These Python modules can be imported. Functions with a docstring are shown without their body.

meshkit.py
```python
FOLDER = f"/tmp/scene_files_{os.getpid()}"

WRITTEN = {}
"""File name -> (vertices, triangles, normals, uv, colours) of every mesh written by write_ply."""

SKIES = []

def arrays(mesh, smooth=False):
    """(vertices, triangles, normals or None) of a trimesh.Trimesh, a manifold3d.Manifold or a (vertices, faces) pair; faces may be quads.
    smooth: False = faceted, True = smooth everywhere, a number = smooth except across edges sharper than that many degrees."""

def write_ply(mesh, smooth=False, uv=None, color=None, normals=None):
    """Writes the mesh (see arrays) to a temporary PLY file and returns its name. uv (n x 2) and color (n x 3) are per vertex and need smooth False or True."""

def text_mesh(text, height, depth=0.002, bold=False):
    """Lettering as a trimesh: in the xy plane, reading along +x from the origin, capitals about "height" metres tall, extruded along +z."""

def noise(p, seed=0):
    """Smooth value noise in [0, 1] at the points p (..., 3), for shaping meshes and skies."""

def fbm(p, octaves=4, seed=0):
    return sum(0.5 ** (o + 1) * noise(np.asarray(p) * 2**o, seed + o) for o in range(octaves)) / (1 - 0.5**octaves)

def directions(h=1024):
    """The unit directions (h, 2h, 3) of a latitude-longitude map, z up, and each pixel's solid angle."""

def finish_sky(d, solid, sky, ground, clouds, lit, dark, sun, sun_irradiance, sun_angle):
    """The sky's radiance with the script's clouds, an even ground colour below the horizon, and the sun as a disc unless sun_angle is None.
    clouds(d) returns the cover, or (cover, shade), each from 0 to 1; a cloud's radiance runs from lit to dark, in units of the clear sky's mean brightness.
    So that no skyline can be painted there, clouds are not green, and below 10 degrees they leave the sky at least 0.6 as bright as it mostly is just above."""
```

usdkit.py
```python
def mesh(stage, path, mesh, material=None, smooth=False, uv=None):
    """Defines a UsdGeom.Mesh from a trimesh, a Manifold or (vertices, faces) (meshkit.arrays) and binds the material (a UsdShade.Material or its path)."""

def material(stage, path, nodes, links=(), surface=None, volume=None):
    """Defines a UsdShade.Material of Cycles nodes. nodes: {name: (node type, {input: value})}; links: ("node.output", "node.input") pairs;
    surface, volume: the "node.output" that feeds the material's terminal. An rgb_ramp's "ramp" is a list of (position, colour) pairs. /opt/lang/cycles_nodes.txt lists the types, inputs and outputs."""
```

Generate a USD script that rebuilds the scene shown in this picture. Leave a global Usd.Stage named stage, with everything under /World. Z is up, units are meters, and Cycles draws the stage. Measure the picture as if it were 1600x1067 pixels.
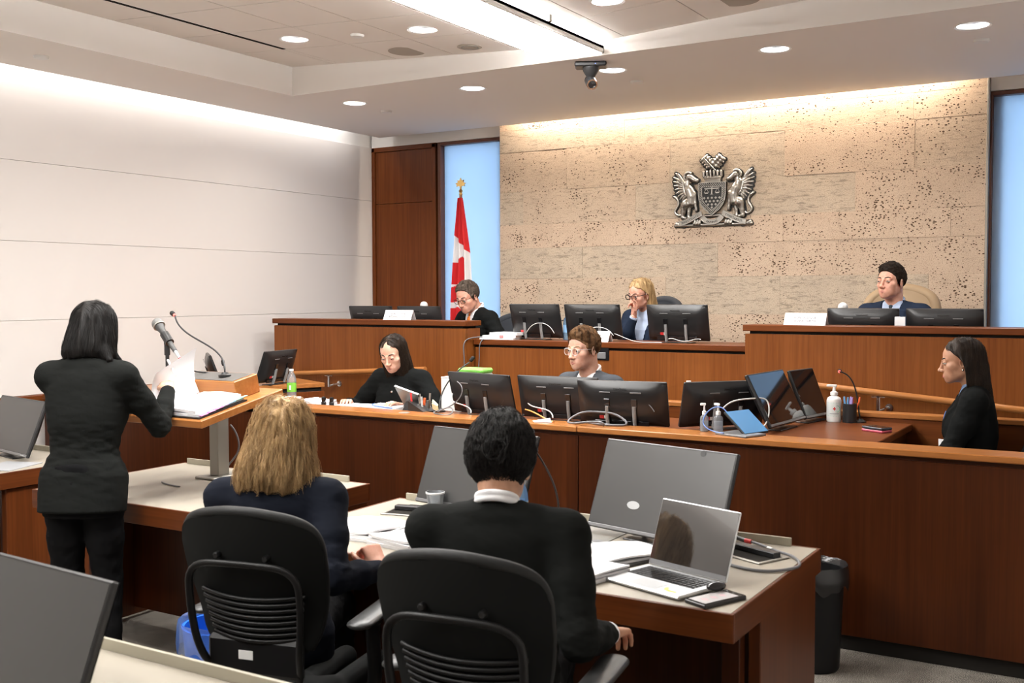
import math, random
import numpy as np, trimesh, usdkit, meshkit
from pxr import Usd, UsdGeom, UsdLux, UsdShade, Sdf, Gf, Vt
from shapely.geometry import Polygon, LineString, Point
from shapely.ops import unary_union

# ------------------------------------------------------------------ camera, sky, lights, exposure
stage = Usd.Stage.CreateInMemory()
UsdGeom.SetStageUpAxis(stage, 'Z'); UsdGeom.SetStageMetersPerUnit(stage, 1.0)
UsdGeom.Xform.Define(stage, '/World'); UsdGeom.Scope.Define(stage, '/World/Looks')
F_PX, YAW, PITCH, ROLL, EYE = 1665.0, math.radians(31.19), math.radians(-2.58), math.radians(-0.16), 1.65
def camera_axes():
    fw = np.array([-math.sin(YAW)*math.cos(PITCH), math.cos(YAW)*math.cos(PITCH), math.sin(PITCH)])
    r = np.array([math.cos(YAW), math.sin(YAW), 0]); u = np.cross(r, fw)
    r2 = r*math.cos(ROLL) + u*math.sin(ROLL)
    return r2, np.cross(r2, fw), fw
def make_camera(exposure):
    r, u, fw = camera_axes()
    cam = UsdGeom.Camera.Define(stage, '/World/camera')
    m = Gf.Matrix4d(*r, 0, *u, 0, *(-fw), 0, 0, 0, EYE, 1)
    cam.AddTransformOp().Set(m)
    cam.CreateHorizontalApertureAttr(36.0); cam.CreateVerticalApertureAttr(24.0075)
    cam.CreateFocalLengthAttr(F_PX/1600*36.0)
    cam.CreateFStopAttr(5.6); cam.CreateFocusDistanceAttr(6.6)
    cam.CreateClippingRangeAttr(Gf.Vec2f(0.05, 200))
    cam.CreateExposureAttr(exposure)
EXPOSURE = 0.36
make_camera(EXPOSURE)
ZC = 3.171                                   # the lower ceiling
XL, XR, YB, YREAR = -6.767, 0.50, 8.40, -3.2  # left wall, right wall, stone face, rear wall
XAX = -3.14                                  # the room's middle axis
def world_light(kind, path, pos, power, color, target=None, **size):
    L = kind.Define(stage, path)
    x = UsdGeom.Xformable(L)
    p = np.array(pos, float)
    if target is not None:
        z = p - np.array(target, float); z /= np.linalg.norm(z)
        a = np.array([0, 1.0, 0]) if abs(z[1]) < .9 else np.array([1.0, 0, 0])
        xx = np.cross(a, z); xx /= np.linalg.norm(xx); yy = np.cross(z, xx)
        x.AddTransformOp().Set(Gf.Matrix4d(*xx, 0, *yy, 0, *z, 0, *p, 1))
    else:
        x.AddTranslateOp().Set(Gf.Vec3d(*p))
    L.CreateIntensityAttr(power); L.CreateColorAttr(Gf.Vec3f(*color))
    for k, v in size.items():
        getattr(L, 'Create%sAttr' % k)(v)
    return L
sky = UsdLux.DomeLight.Define(stage, '/World/sky_light')
sky.CreateIntensityAttr(1.35); sky.CreateColorAttr(Gf.Vec3f(0.47, 0.71, 1.0))
LIGHT_DOWN, LIGHT_BAR, LIGHT_COVE, LIGHT_WASH = 1250.0, 25.0, 14.0, 280.0
# wall-washing strips hidden in the slots between the lower ceiling and the walls
world_light(UsdLux.RectLight, '/World/cove_light', (-6.62, 2.6, 3.40), LIGHT_COVE, (1.0, .97, .95), target=(-6.70, 2.6, 2.0), Width=0.08, Height=11.0)
world_light(UsdLux.RectLight, '/World/cove_light_001', (.35, 2.6, 3.40), LIGHT_COVE*.35, (1.0, .97, .95), target=(.43, 2.6, 2.0), Width=0.08, Height=11.0)
world_light(UsdLux.RectLight, '/World/washer_light_001', (-3.14, -2.95, 3.42), 60.0, (1.0, .95, .9), target=(-3.14, -3.05, 2.2), Width=6.0, Height=0.06)
world_light(UsdLux.RectLight, '/World/washer_light', (-3.14, 8.30, 3.42), LIGHT_WASH, (1.0, .87, .72), target=(-3.14, 8.345, 2.2), Width=3.7, Height=0.05)

# ------------------------------------------------------------------ naming and tagging
_used = {}
def numbered(parent, name):
    k = (parent, name); n = _used.get(k, 0); _used[k] = n + 1
    return '%s/%s' % (parent, name if n == 0 else '%s_%03d' % (name, n))
def tag(path, label=None, cat=None, group=None, kind=None):
    p = stage.GetPrimAtPath(path)
    for k, v in (('label', label), ('category', cat), ('group', group), ('kind', kind)):
        if v: p.SetCustomDataByKey(k, v)
    return path
def thing(name, label, cat, loc=(0, 0, 0), rotz=0.0, group=None, kind=None):
    path = numbered('/World', name)
    x = UsdGeom.Xform.Define(stage, path)
    x.AddTranslateOp().Set(Gf.Vec3d(*map(float, loc)))
    if rotz: x.AddRotateZOp().Set(float(rotz))
    return tag(path, label, cat, group, kind)
def part(parent, name, mesh, mat, smooth=30, label=None, kind=None, cols=None):
    path = numbered(parent, name)
    if isinstance(mesh, MB): mesh = mesh.get()
    m = usdkit.mesh(stage, path, mesh, M[mat] if isinstance(mat, str) else mat, smooth=smooth)
    if cols is not None:
        UsdGeom.PrimvarsAPI(m).CreatePrimvar('printColor', Sdf.ValueTypeNames.Color3fArray, 'vertex').Set(Vt.Vec3fArray.FromNumpy(np.asarray(cols, np.float32)))
    tag(path, label, None, None, kind)
    return path
def single(name, label, cat, mesh, mat, smooth=30, group=None, kind=None):
    path = part('/World', name, mesh, mat, smooth)
    return tag(path, label, cat, group, kind)
def struct(name, mesh, mat, smooth=30, parent='/World', label=None):
    path = part(parent, name, mesh, mat, smooth)
    if parent == '/World': tag(path, label, None, None, 'structure')
    return path
def shell(name, label=None):
    path = numbered('/World', name); UsdGeom.Xform.Define(stage, path)
    return tag(path, label, None, None, 'structure')
def copy_of(src, label, loc, rotz=0.0, group=None, name=None):
    was = stage.GetPrimAtPath(src).GetCustomData()
    nm = name or src.split('/')[-1]
    if nm[-4:-3] == '_' and nm[-3:].isdigit(): nm = nm[:-4]
    path = numbered('/World', nm)
    x = UsdGeom.Xform.Define(stage, path)
    x.GetPrim().GetReferences().AddInternalReference(src)
    x.ClearXformOpOrder()
    x.AddTranslateOp().Set(Gf.Vec3d(*map(float, loc)))
    x.AddRotateZOp().Set(float(rotz))
    x.GetPrim().SetInstanceable(True)
    return tag(path, label, was.get('category'), group or was.get('group'))
def curves(parent, name, pts, width, mat, label=None, tips=True):
    """pts: n x k x 3 strands"""
    path = numbered(parent, name)
    n, k = pts.shape[:2]
    c = UsdGeom.BasisCurves.Define(stage, path)
    c.CreateTypeAttr('linear')
    c.CreatePointsAttr(Vt.Vec3fArray.FromNumpy(pts.reshape(-1, 3).astype(np.float32)))
    c.CreateCurveVertexCountsAttr(Vt.IntArray.FromNumpy(np.full(n, k, np.int32)))
    w = np.full((n, k), width, np.float32)
    if tips: w *= np.linspace(1, .35, k)[None] ** .7
    c.CreateWidthsAttr(Vt.FloatArray.FromNumpy(w.ravel())); c.SetWidthsInterpolation('vertex')
    UsdShade.MaterialBindingAPI.Apply(c.GetPrim()).Bind(M[mat])
    tag(path, label)
    return path

# ------------------------------------------------------------------ mesh tools
def rotm(ax, deg):
    return trimesh.transformations.rotation_matrix(math.radians(deg), ax)[:3, :3]
def unit(v):
    v = np.asarray(v, float); return v/np.linalg.norm(v)
class MB:
    """collects shapes into one mesh"""
    def __init__(s): s.v, s.f, s.n = [], [], 0
    def add(s, v, f):
        v = np.asarray(v, float); f = np.asarray(f, int)
        if f.shape[1] == 4: f = np.vstack([f[:, [0, 1, 2]], f[:, [0, 2, 3]]])
        s.v.append(v); s.f.append(f + s.n); s.n += len(v); return s
    def mesh(s, m, R=None, t=(0, 0, 0)):
        v = np.array(m.vertices)
        if R is not None: v = v @ np.asarray(R).T
        return s.add(v + np.asarray(t, float), m.faces)
    def box(s, lo, hi, b=0.003, R=None, t=(0, 0, 0)):
        lo, hi = np.minimum(lo, hi).astype(float), np.maximum(lo, hi).astype(float)
        v, f = cbox(lo, hi, b)
        if R is not None: v = v @ np.asarray(R).T
        return s.add(v + np.asarray(t, float), f)
    def tube(s, pts, r, sides=10, cap=True, flat=None):
        v, f = tube(pts, r, sides, cap, flat); return s.add(v, f)
    def lathe(s, prof, sides=24, t=(0, 0, 0), R=None):
        v, f = lathe(prof, sides)
        if R is not None: v = v @ np.asarray(R).T
        return s.add(v + np.asarray(t, float), f)
    def prism(s, poly, z0, z1, R=None, t=(0, 0, 0)):
        for g in getattr(poly, 'geoms', [poly]):
            if g.area < 1e-9: continue
            m = trimesh.creation.extrude_polygon(g, z1 - z0, engine='earcut')
            v = np.array(m.vertices) + [0, 0, z0]
            if R is not None: v = v @ np.asarray(R).T
            s.add(v + np.asarray(t, float), m.faces)
        return s
    def move(s, R=None, t=(0, 0, 0)):
        for i in range(len(s.v)):
            if R is not None: s.v[i] = s.v[i] @ np.asarray(R).T
            s.v[i] = s.v[i] + np.asarray(t, float)
        return s
    def get(s): return trimesh.Trimesh(np.vstack(s.v), np.vstack(s.f), process=False)
_corner_dirs = [(a, b, c) for a in (0, 1) for b in (0, 1) for c in (0, 1)]
_cb_cache = {}
def cbox(lo, hi, b):
    """chamfered box"""
    b = min(b, *(0.45*(hi - lo)))
    if b <= 0: 
        m = trimesh.creation.box(hi - lo); return np.array(m.vertices) + (lo + hi)/2, np.array(m.faces)
    if 'f' not in _cb_cache:
        pts = []
        for a, bb, c in _corner_dirs:
            for ax in range(3):
                p = [(-1, 1)[a]*1.0, (-1, 1)[bb]*1.0, (-1, 1)[c]*1.0]
                q = [x*.8 for x in p]; q[ax] = p[ax]; pts.append(q)
        pts = np.array(pts)
        hull = trimesh.convex.convex_hull(pts)
        idx = [int(np.argmin(((pts - v)**2).sum(1))) for v in hull.vertices]
        _cb_cache['f'] = np.array(idx)[hull.faces]
    v = []
    for cc in _corner_dirs:
        for ax in range(3):
            p = [0, 0, 0]
            for k in range(3):
                e = (lo, hi)[cc[k]][k]
                p[k] = e if k == ax else e + (b, -b)[cc[k]]
            v.append(p)
    return np.array(v), _cb_cache['f']
def tube(pts, r, sides=10, cap=True, flat=None):
    p = np.asarray(pts, float); n = len(p)
    r = np.broadcast_to(np.asarray(r, float), (n,))
    t = np.gradient(p, axis=0); t /= np.linalg.norm(t, axis=1, keepdims=True) + 1e-12
    a0 = np.array([0, 0, 1.0]) if abs(t[0][2]) < .9 else np.array([1.0, 0, 0])
    if flat is not None: a0 = np.asarray(flat[0], float)
    A = []
    a = a0 - t[0]*(a0 @ t[0]); a /= np.linalg.norm(a)
    for i in range(n):
        a = a - t[i]*(a @ t[i]); a /= np.linalg.norm(a) + 1e-12; A.append(a)
    A = np.array(A); B = np.cross(t, A)
    th = np.arange(sides)*2*np.pi/sides
    sa = 1.0 if flat is None else flat[1]
    v = p[:, None] + r[:, None, None]*(sa*np.cos(th)[None, :, None]*A[:, None] + np.sin(th)[None, :, None]*B[:, None])
    i, j = np.meshgrid(np.arange(n - 1), np.arange(sides), indexing='ij')
    q = np.stack([i*sides + j, i*sides + (j + 1) % sides, (i + 1)*sides + (j + 1) % sides, (i + 1)*sides + j], -1).reshape(-1, 4)
    v = v.reshape(-1, 3); f = np.vstack([q[:, [0, 1, 2]], q[:, [0, 2, 3]]])
    if cap:
        v = np.vstack([v, p[0], p[-1]]); k = n*sides
        f = np.vstack([f, [[k, (j + 1) % sides, j] for j in range(sides)], [[k + 1, (n - 1)*sides + j, (n - 1)*sides + (j + 1) % sides] for j in range(sides)]])
    return v, f
def lathe(prof, sides=24):
    pr = np.asarray(prof, float); n = len(pr)
    th = np.arange(sides)*2*np.pi/sides
    v = np.stack([pr[:, None, 0]*np.cos(th), pr[:, None, 0]*np.sin(th), np.broadcast_to(pr[:, None, 1], (n, sides))], -1).reshape(-1, 3)
    i, j = np.meshgrid(np.arange(n - 1), np.arange(sides), indexing='ij')
    q = np.stack([i*sides + j, i*sides + (j + 1) % sides, (i + 1)*sides + (j + 1) % sides, (i + 1)*sides + j], -1).reshape(-1, 4)
    return v, np.vstack([q[:, [0, 1, 2]], q[:, [0, 2, 3]]])
def spline(pts, n=24):
    from scipy.interpolate import CubicSpline
    p = np.asarray(pts, float)
    t = np.r_[0, np.cumsum(np.linalg.norm(np.diff(p, axis=0), axis=1))]
    return CubicSpline(t, p)(np.linspace(0, t[-1], n))
def sheet(P, thick=0.0):
    """grid of points (n,m,3) -> mesh, closed when thick"""
    n, m = P.shape[:2]
    i, j = np.meshgrid(np.arange(n - 1), np.arange(m - 1), indexing='ij')
    q = np.stack([i*m + j, i*m + j + 1, (i + 1)*m + j + 1, (i + 1)*m + j], -1).reshape(-1, 4)
    f = np.vstack([q[:, [0, 1, 2]], q[:, [0, 2, 3]]]); v = P.reshape(-1, 3)
    if not thick: return v, f
    du = np.gradient(P, axis=0); dv = np.gradient(P, axis=1)
    N = np.cross(du, dv); N /= np.linalg.norm(N, axis=2, keepdims=True) + 1e-12
    v2 = (P - N*thick).reshape(-1, 3); k = n*m
    rim = [(a*m, (a + 1)*m) for a in range(n - 1)] + [((a + 1)*m + m - 1, a*m + m - 1) for a in range(n - 1)] + [(b + 1, b) for b in range(m - 1)] + [((n - 1)*m + b, (n - 1)*m + b + 1) for b in range(m - 1)]
    side = []
    for a, b in rim: side += [[a, b, b + k], [a, b + k, a + k]]
    return np.vstack([v, v2]), np.vstack([f, f[:, ::-1] + k, np.array(side)[:, ::-1]])

# ------------------------------------------------------------------ smooth solids on a grid
class Solid:
    def __init__(s, lo, hi, h):
        s.h = h; s.lo = np.asarray(lo, np.float32); n = np.ceil((np.asarray(hi) - s.lo)/h).astype(int) + 1
        s.ax = [s.lo[k] + h*np.arange(n[k], dtype=np.float32) for k in range(3)]
        s.f = np.full(n, 1.0, np.float32)
    def win(s, lo, hi, m):
        sl, gr = [], []
        for k in range(3):
            a = max(0, int((lo[k] - m - s.lo[k])/s.h)); b = min(len(s.ax[k]), int((hi[k] + m - s.lo[k])/s.h) + 2)
            if b <= a: return None, None
            sl.append(slice(a, b)); gr.append(s.ax[k][a:b])
        return tuple(sl), (gr[0][:, None, None], gr[1][None, :, None], gr[2][None, None, :])
    def mix(s, sl, d, k, op):
        f = s.f[sl]
        if op == 'sub':
            d = -d
            h = np.clip(.5 - .5*(f - d)/k, 0, 1); s.f[sl] = f + (d - f)*h + k*h*(1 - h)
        else:
            h = np.clip(.5 + .5*(f - d)/k, 0, 1); s.f[sl] = f + (d - f)*h - k*h*(1 - h)
    def cone(s, a, b, ra, rb, k=.02, op='add', flat=None):
        a = np.asarray(a, np.float32); b = np.asarray(b, np.float32)
        r = max(ra, rb); sl, g = s.win(np.minimum(a, b) - r, np.maximum(a, b) + r, 2*k + 3*s.h)
        if sl is None: return s
        ab = b - a; L = float(ab @ ab) + 1e-12
        p = [g[i] - a[i] for i in range(3)]
        t = np.clip((p[0]*ab[0] + p[1]*ab[1] + p[2]*ab[2])/L, 0, 1)
        q = [p[i] - t*ab[i] for i in range(3)]
        if flat is not None:        # (direction, factor): squash along a direction
            w, c = np.asarray(flat[0], np.float32), flat[1]
            dot = q[0]*w[0] + q[1]*w[1] + q[2]*w[2]
            q = [q[i] + dot*w[i]*(1/c - 1) for i in range(3)]
            d = (np.sqrt(q[0]**2 + q[1]**2 + q[2]**2) - (ra + (rb - ra)*t))*min(1, c**.5)
        else:
            d = np.sqrt(q[0]**2 + q[1]**2 + q[2]**2) - (ra + (rb - ra)*t)
        s.mix(sl, d.astype(np.float32), k, op); return s
    def ell(s, c, r, R=None, k=.02, op='add'):
        c = np.asarray(c, np.float32); r = np.asarray(r, np.float32); m = float(r.max()) if R is not None else r
        sl, g = s.win(c - m, c + m, 2*k + 3*s.h)
        if sl is None: return s
        p = [g[i] - c[i] for i in range(3)]
        if R is not None:
            R = np.asarray(R, np.float32); p = [p[0]*R[0, i] + p[1]*R[1, i] + p[2]*R[2, i] for i in range(3)]
        k0 = np.sqrt(sum((p[i]/r[i])**2 for i in range(3))); k1 = np.sqrt(sum((p[i]/r[i]**2)**2 for i in range(3))) + 1e-9
        s.mix(sl, (k0*(k0 - 1)/k1).astype(np.float32), k, op); return s
    def loft(s, rows, k=.02, e=2.3, op='add'):
        """rows: (z, x0, y0, half width, half depth)"""
        r = np.array(sorted(rows), np.float32); z0, z1 = r[0, 0], r[-1, 0]
        lo = [(r[:, 1] - r[:, 3]).min(), (r[:, 2] - r[:, 4]).min(), z0]; hi = [(r[:, 1] + r[:, 3]).max(), (r[:, 2] + r[:, 4]).max(), z1]
        sl, g = s.win(lo, hi, 2*k + 3*s.h)
        if sl is None: return s
        from scipy.interpolate import PchipInterpolator
        z = np.clip(g[2].ravel(), z0, z1); I = [PchipInterpolator(r[:, 0], r[:, c])(z).astype(np.float32)[None, None] for c in (1, 2, 3, 4)]
        q = (np.abs((g[0] - I[0])/I[2])**e + np.abs((g[1] - I[1])/I[3])**e)**(1/e)
        d = (q - 1)*np.minimum(I[2], I[3]); dz = np.maximum(np.maximum(z0 - g[2], g[2] - z1), 0)
        d = np.where(dz > 0, np.hypot(np.maximum(d, 0), dz), d)
        s.mix(sl, d.astype(np.float32), k, op); return s
    def cut(s, fn):
        s.f = np.maximum(s.f, fn(s.ax[0][:, None, None], s.ax[1][None, :, None], s.ax[2][None, None, :]).astype(np.float32)); return s
    def grow(s, fn):
        s.f = s.f - fn(s.ax[0][:, None, None], s.ax[1][None, :, None], s.ax[2][None, None, :]).astype(np.float32); return s
    def mesh(s):
        f = s.f.copy()
        for k in range(3):      # close at the borders
            ix = [slice(None)]*3
            for e in (0, -1):
                ix[k] = e; f[tuple(ix)] = np.maximum(f[tuple(ix)], s.h*.5)
        ins = f < 0
        c8 = [(a, b, c) for a in (0, 1) for b in (0, 1) for c in (0, 1)]
        n = np.array(f.shape) - 1
        cs = [ins[a:a + n[0], b:b + n[1], c:c + n[2]] for a, b, c in c8]
        tot = sum(x.astype(np.int8) for x in cs); act = (tot > 0) & (tot < 8)
        I = np.argwhere(act); idx = np.full(act.shape, -1, np.int64); idx[act] = np.arange(len(I))
        fv = np.stack([f[I[:, 0] + a, I[:, 1] + b, I[:, 2] + c] for a, b, c in c8], 1)
        acc = np.zeros((len(I), 3)); cnt = np.zeros(len(I))
        for i in range(8):
            for j in range(i + 1, 8):
                d = np.array(c8[j]) - np.array(c8[i])
                if np.abs(d).sum() != 1: continue
                m = (fv[:, i] < 0) != (fv[:, j] < 0)
                t = fv[m, i]/(fv[m, i] - fv[m, j])
                acc[m] += np.array(c8[i]) + t[:, None]*d; cnt[m] += 1
        v = s.lo + s.h*(I + acc/cnt[:, None]); F = []
        for k in range(3):
            a, b = (k + 1) % 3, (k + 2) % 3
            lo = [slice(None)]*3; hi = [slice(None)]*3; lo[k] = slice(0, -1); hi[k] = slice(1, None)
            x0, x1 = ins[tuple(lo)], ins[tuple(hi)]
            E = np.argwhere(x0 != x1); E = E[(E[:, a] > 0) & (E[:, b] > 0) & (E[:, a] < f.shape[a] - 1) & (E[:, b] < f.shape[b] - 1)]
            da = np.zeros(3, int); db = np.zeros(3, int); da[a] = 1; db[b] = 1
            q = np.stack([idx[tuple((E - da - db).T)], idx[tuple((E - db).T)], idx[tuple(E.T)], idx[tuple((E - da).T)]], 1)
            fl = x0[tuple(E.T)]; q[~fl] = q[~fl][:, ::-1]; F.append(q)
        F = np.vstack(F)
        return v, np.vstack([F[:, [0, 1, 2]], F[:, [0, 2, 3]]])
def normals(v, f):
    n = np.zeros_like(v); c = np.cross(v[f[:, 1]] - v[f[:, 0]], v[f[:, 2]] - v[f[:, 0]])
    for k in range(3): np.add.at(n, f[:, k], c)
    return n/(np.linalg.norm(n, axis=1, keepdims=True) + 1e-12)
def join(*vf):
    V, F, n = [], [], 0
    for v, f in vf: V.append(v); F.append(np.asarray(f) + n); n += len(v)
    return np.vstack(V), np.vstack(F)

# ------------------------------------------------------------------ materials
M = {}
def mat(name, nodes, links=(), surface='p.BSDF'):
    M[name] = usdkit.material(stage, '/World/Looks/' + name, nodes, links, surface=surface)
def plain(name, color, rough=.5, metal=0.0, spec=.5, bump=None, **kw):
    d = dict(base_color=color, roughness=rough, metallic=metal, specular_ior_level=spec, **kw)
    nodes = {'p': ('principled_bsdf', d)}; links = []
    if bump:
        nodes.update({'g': ('geometry', {}), 'n': ('noise_texture', {'scale': bump[0], 'detail': 3.0}), 'b': ('bump', {'strength': bump[1], 'distance': bump[2]})})
        links = [('g.position', 'n.vector'), ('n.fac', 'b.height'), ('b.normal', 'p.normal')]
    mat(name, nodes, links)
def wood(name, axis, ramp, rough=.38, coat=.05, fine=1.0, sheen=.20):
    sc = [55.0*fine]*3; sc[axis] = 1.3*fine
    s2 = [5.0]*3; s2[axis] = .35
    s3 = [260.0*fine]*3; s3[axis] = 9.0
    mat(name, {'g': ('geometry', {}), 'm': ('mapping', {'scale': sc}), 'm2': ('mapping', {'scale': s2}), 'm3': ('mapping', {'scale': s3}),
               'n': ('noise_texture', {'scale': 1.0, 'detail': 3.0, 'roughness': .55, 'distortion': .3}),
               'n2': ('noise_texture', {'scale': 1.0, 'detail': 2.0}), 'n3': ('noise_texture', {'scale': 1.0, 'detail': 1.0}),
               'a': ('math', {'math_type': 'multiply_add', 'value2': .46, 'value3': .10}), 'a2': ('math', {'math_type': 'multiply_add', 'value2': .38}),
               'a3': ('math', {'math_type': 'multiply_add', 'value2': .12}),
               'r': ('rgb_ramp', {'ramp': ramp}), 'p': ('principled_bsdf', {'roughness': rough, 'coat_weight': coat, 'coat_roughness': .18, 'specular_ior_level': sheen})},
        [('g.position', 'm.vector'), ('g.position', 'm2.vector'), ('g.position', 'm3.vector'), ('m.vector', 'n.vector'), ('m2.vector', 'n2.vector'), ('m3.vector', 'n3.vector'),
         ('n.fac', 'a.value1'), ('n2.fac', 'a2.value1'), ('a.value', 'a2.value3'), ('n3.fac', 'a3.value1'), ('a2.value', 'a3.value3'), ('a3.value', 'r.fac'), ('r.color', 'p.base_color')])
CH = [(.30, (.070, .0168, .0034)), (.55, (.122, .031, .0062)), (.80, (.182, .053, .0112))]
for nm, ax in (('cherry_x', 0), ('cherry_y', 1), ('cherry_z', 2)): wood(nm, ax, CH)
LT = [(.30, (.22, .075, .019)), (.55, (.33, .125, .035)), (.80, (.43, .185, .058))]
for nm, ax in (('maple_x', 0), ('maple_y', 1), ('maple_z', 2)): wood(nm, ax, LT, rough=.25)
DK = [(.30, (.020, .0045, .0012)), (.55, (.041, .0094, .0021)), (.80, (.072, .0178, .004))]
for nm, ax in (('mahogany_x', 0), ('mahogany_y', 1), ('mahogany_z', 2)): wood(nm, ax, DK, rough=.35)
plain('bin_black', (.008, .008, .0085), .4, spec=.2)
WL = [(.30, (.045, .0105, .0024)), (.55, (.080, .0198, .0044)), (.80, (.125, .0345, .0078))]
for nm, ax in (('walnut_x', 0), ('walnut_y', 1), ('walnut_z', 2)): wood(nm, ax, WL)
plain('white_paint', (.72, .70, .675), .75, spec=.25)
plain('ceiling_paint', (.85, .82, .785), .8, spec=.2)
plain('ceiling_tile', (.86, .825, .785), .9, spec=.15, bump=(220.0, .12, .002))
plain('fabric_panel', (.64, .605, .58), .95, spec=.1, bump=(900.0, .25, .001))
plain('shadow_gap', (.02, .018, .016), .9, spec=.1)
plain('laminate', (.305, .275, .225), .42, spec=.3, bump=(400.0, .05, .0005))
plain('olive_metal', (.36, .33, .255), .4, metal=.0, spec=.5)
plain('grey_metal', (.30, .285, .255), .45, metal=.6)
plain('chrome', (.75, .75, .74), .18, metal=1.0)
plain('black_plastic', (.016, .016, .017), .38)
plain('black_gloss', (.010, .010, .011), .12)
plain('grey_plastic', (.16, .16, .165), .35)
plain('light_grey', (.45, .46, .47), .35)
plain('white_plastic', (.80, .80, .78), .4)
plain('paper', (.74, .74, .755), .8, spec=.2)
plain('paper_edge', (.70, .70, .72), .85, spec=.2)
plain('ink', (.06, .06, .08), .7)
plain('screen', (.012, .012, .013), .05, spec=.9)
plain('screen_matte', (.036, .036, .036), .32, spec=.8)
plain('red_plastic', (.55, .03, .03), .35)
plain('leather_black', (.010, .0105, .0105), .6, spec=.25, bump=(300.0, .15, .001))
plain('mesh_black', (.011, .011, .012), .6, bump=(700.0, .3, .001))
plain('gold', (.85, .58, .22), .25, metal=1.0)
mat('screen_blue', {'e': ('emission', {'color': (.2, .3, 1.0), 'strength': 2.0})}, surface='e.emission')
plain('aluminium', (.62, .63, .64), .32, metal=.9)
plain('frame_dark', (.10, .028, .010), .4)

# ------------------------------------------------------------------ people
def skin(name, c, c2):
    mat(name, {'g': ('geometry', {}), 'n': ('noise_texture', {'scale': 38.0, 'detail': 3.0}), 'r': ('rgb_ramp', {'ramp': [(.35, c), (.7, c2)]}),
               'p': ('principled_bsdf', {'roughness': .52, 'subsurface_weight': .12, 'subsurface_radius': (1.0, .35, .2), 'subsurface_scale': .006, 'specular_ior_level': .4})},
        [('g.position', 'n.vector'), ('n.fac', 'r.fac'), ('r.color', 'p.base_color')])
skin('skin_fair', (.60, .33, .235), (.68, .41, .31)); skin('skin_pink', (.58, .285, .20), (.66, .36, .27)); skin('skin_tan', (.40, .205, .125), (.48, .26, .165))
skin('skin_ivory', (.60, .36, .25), (.67, .43, .32))
plain('lip_rose', (.40, .115, .10), .4); plain('lip_soft', (.43, .165, .125), .45)
plain('eye_white', (.72, .68, .64), .2); plain('eye_dark', (.02, .012, .008), .1); plain('brow_dark', (.035, .02, .012), .8); plain('brow_fair', (.20, .115, .055), .8)
def cloth(name, c, rough=.9, sc=900.0, st=.25, sheen=.0):
    mat(name, {'g': ('geometry', {}), 'n': ('noise_texture', {'scale': sc, 'detail': 2.0}), 'n2': ('noise_texture', {'scale': 22.0, 'detail': 3.0, 'distortion': .8}),
               'b2': ('bump', {'strength': .25, 'distance': .006}), 'b': ('bump', {'strength': st, 'distance': .0012}),
               'p': ('principled_bsdf', {'base_color': c, 'roughness': rough, 'sheen_weight': sheen, 'sheen_roughness': .4, 'specular_ior_level': .08})},
        [('g.position', 'n.vector'), ('g.position', 'n2.vector'), ('n2.fac', 'b2.height'), ('b2.normal', 'b.normal'), ('n.fac', 'b.height'), ('b.normal', 'p.normal')])
cloth('suit_black', (.0065, .0072, .0072)); cloth('suit_charcoal', (.0085, .0092, .0086)); cloth('suit_navy', (.0072, .0088, .0145)); cloth('suit_navy_light', (.016, .024, .044)); cloth('suit_grey', (.055, .06, .068))
cloth('trouser_black', (.005, .005, .0055)); cloth('shirt_white', (.80, .80, .82), st=.1); cloth('shirt_blue', (.42, .50, .66), st=.1); cloth('blouse_blue', (.16, .24, .38), st=.1)
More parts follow.
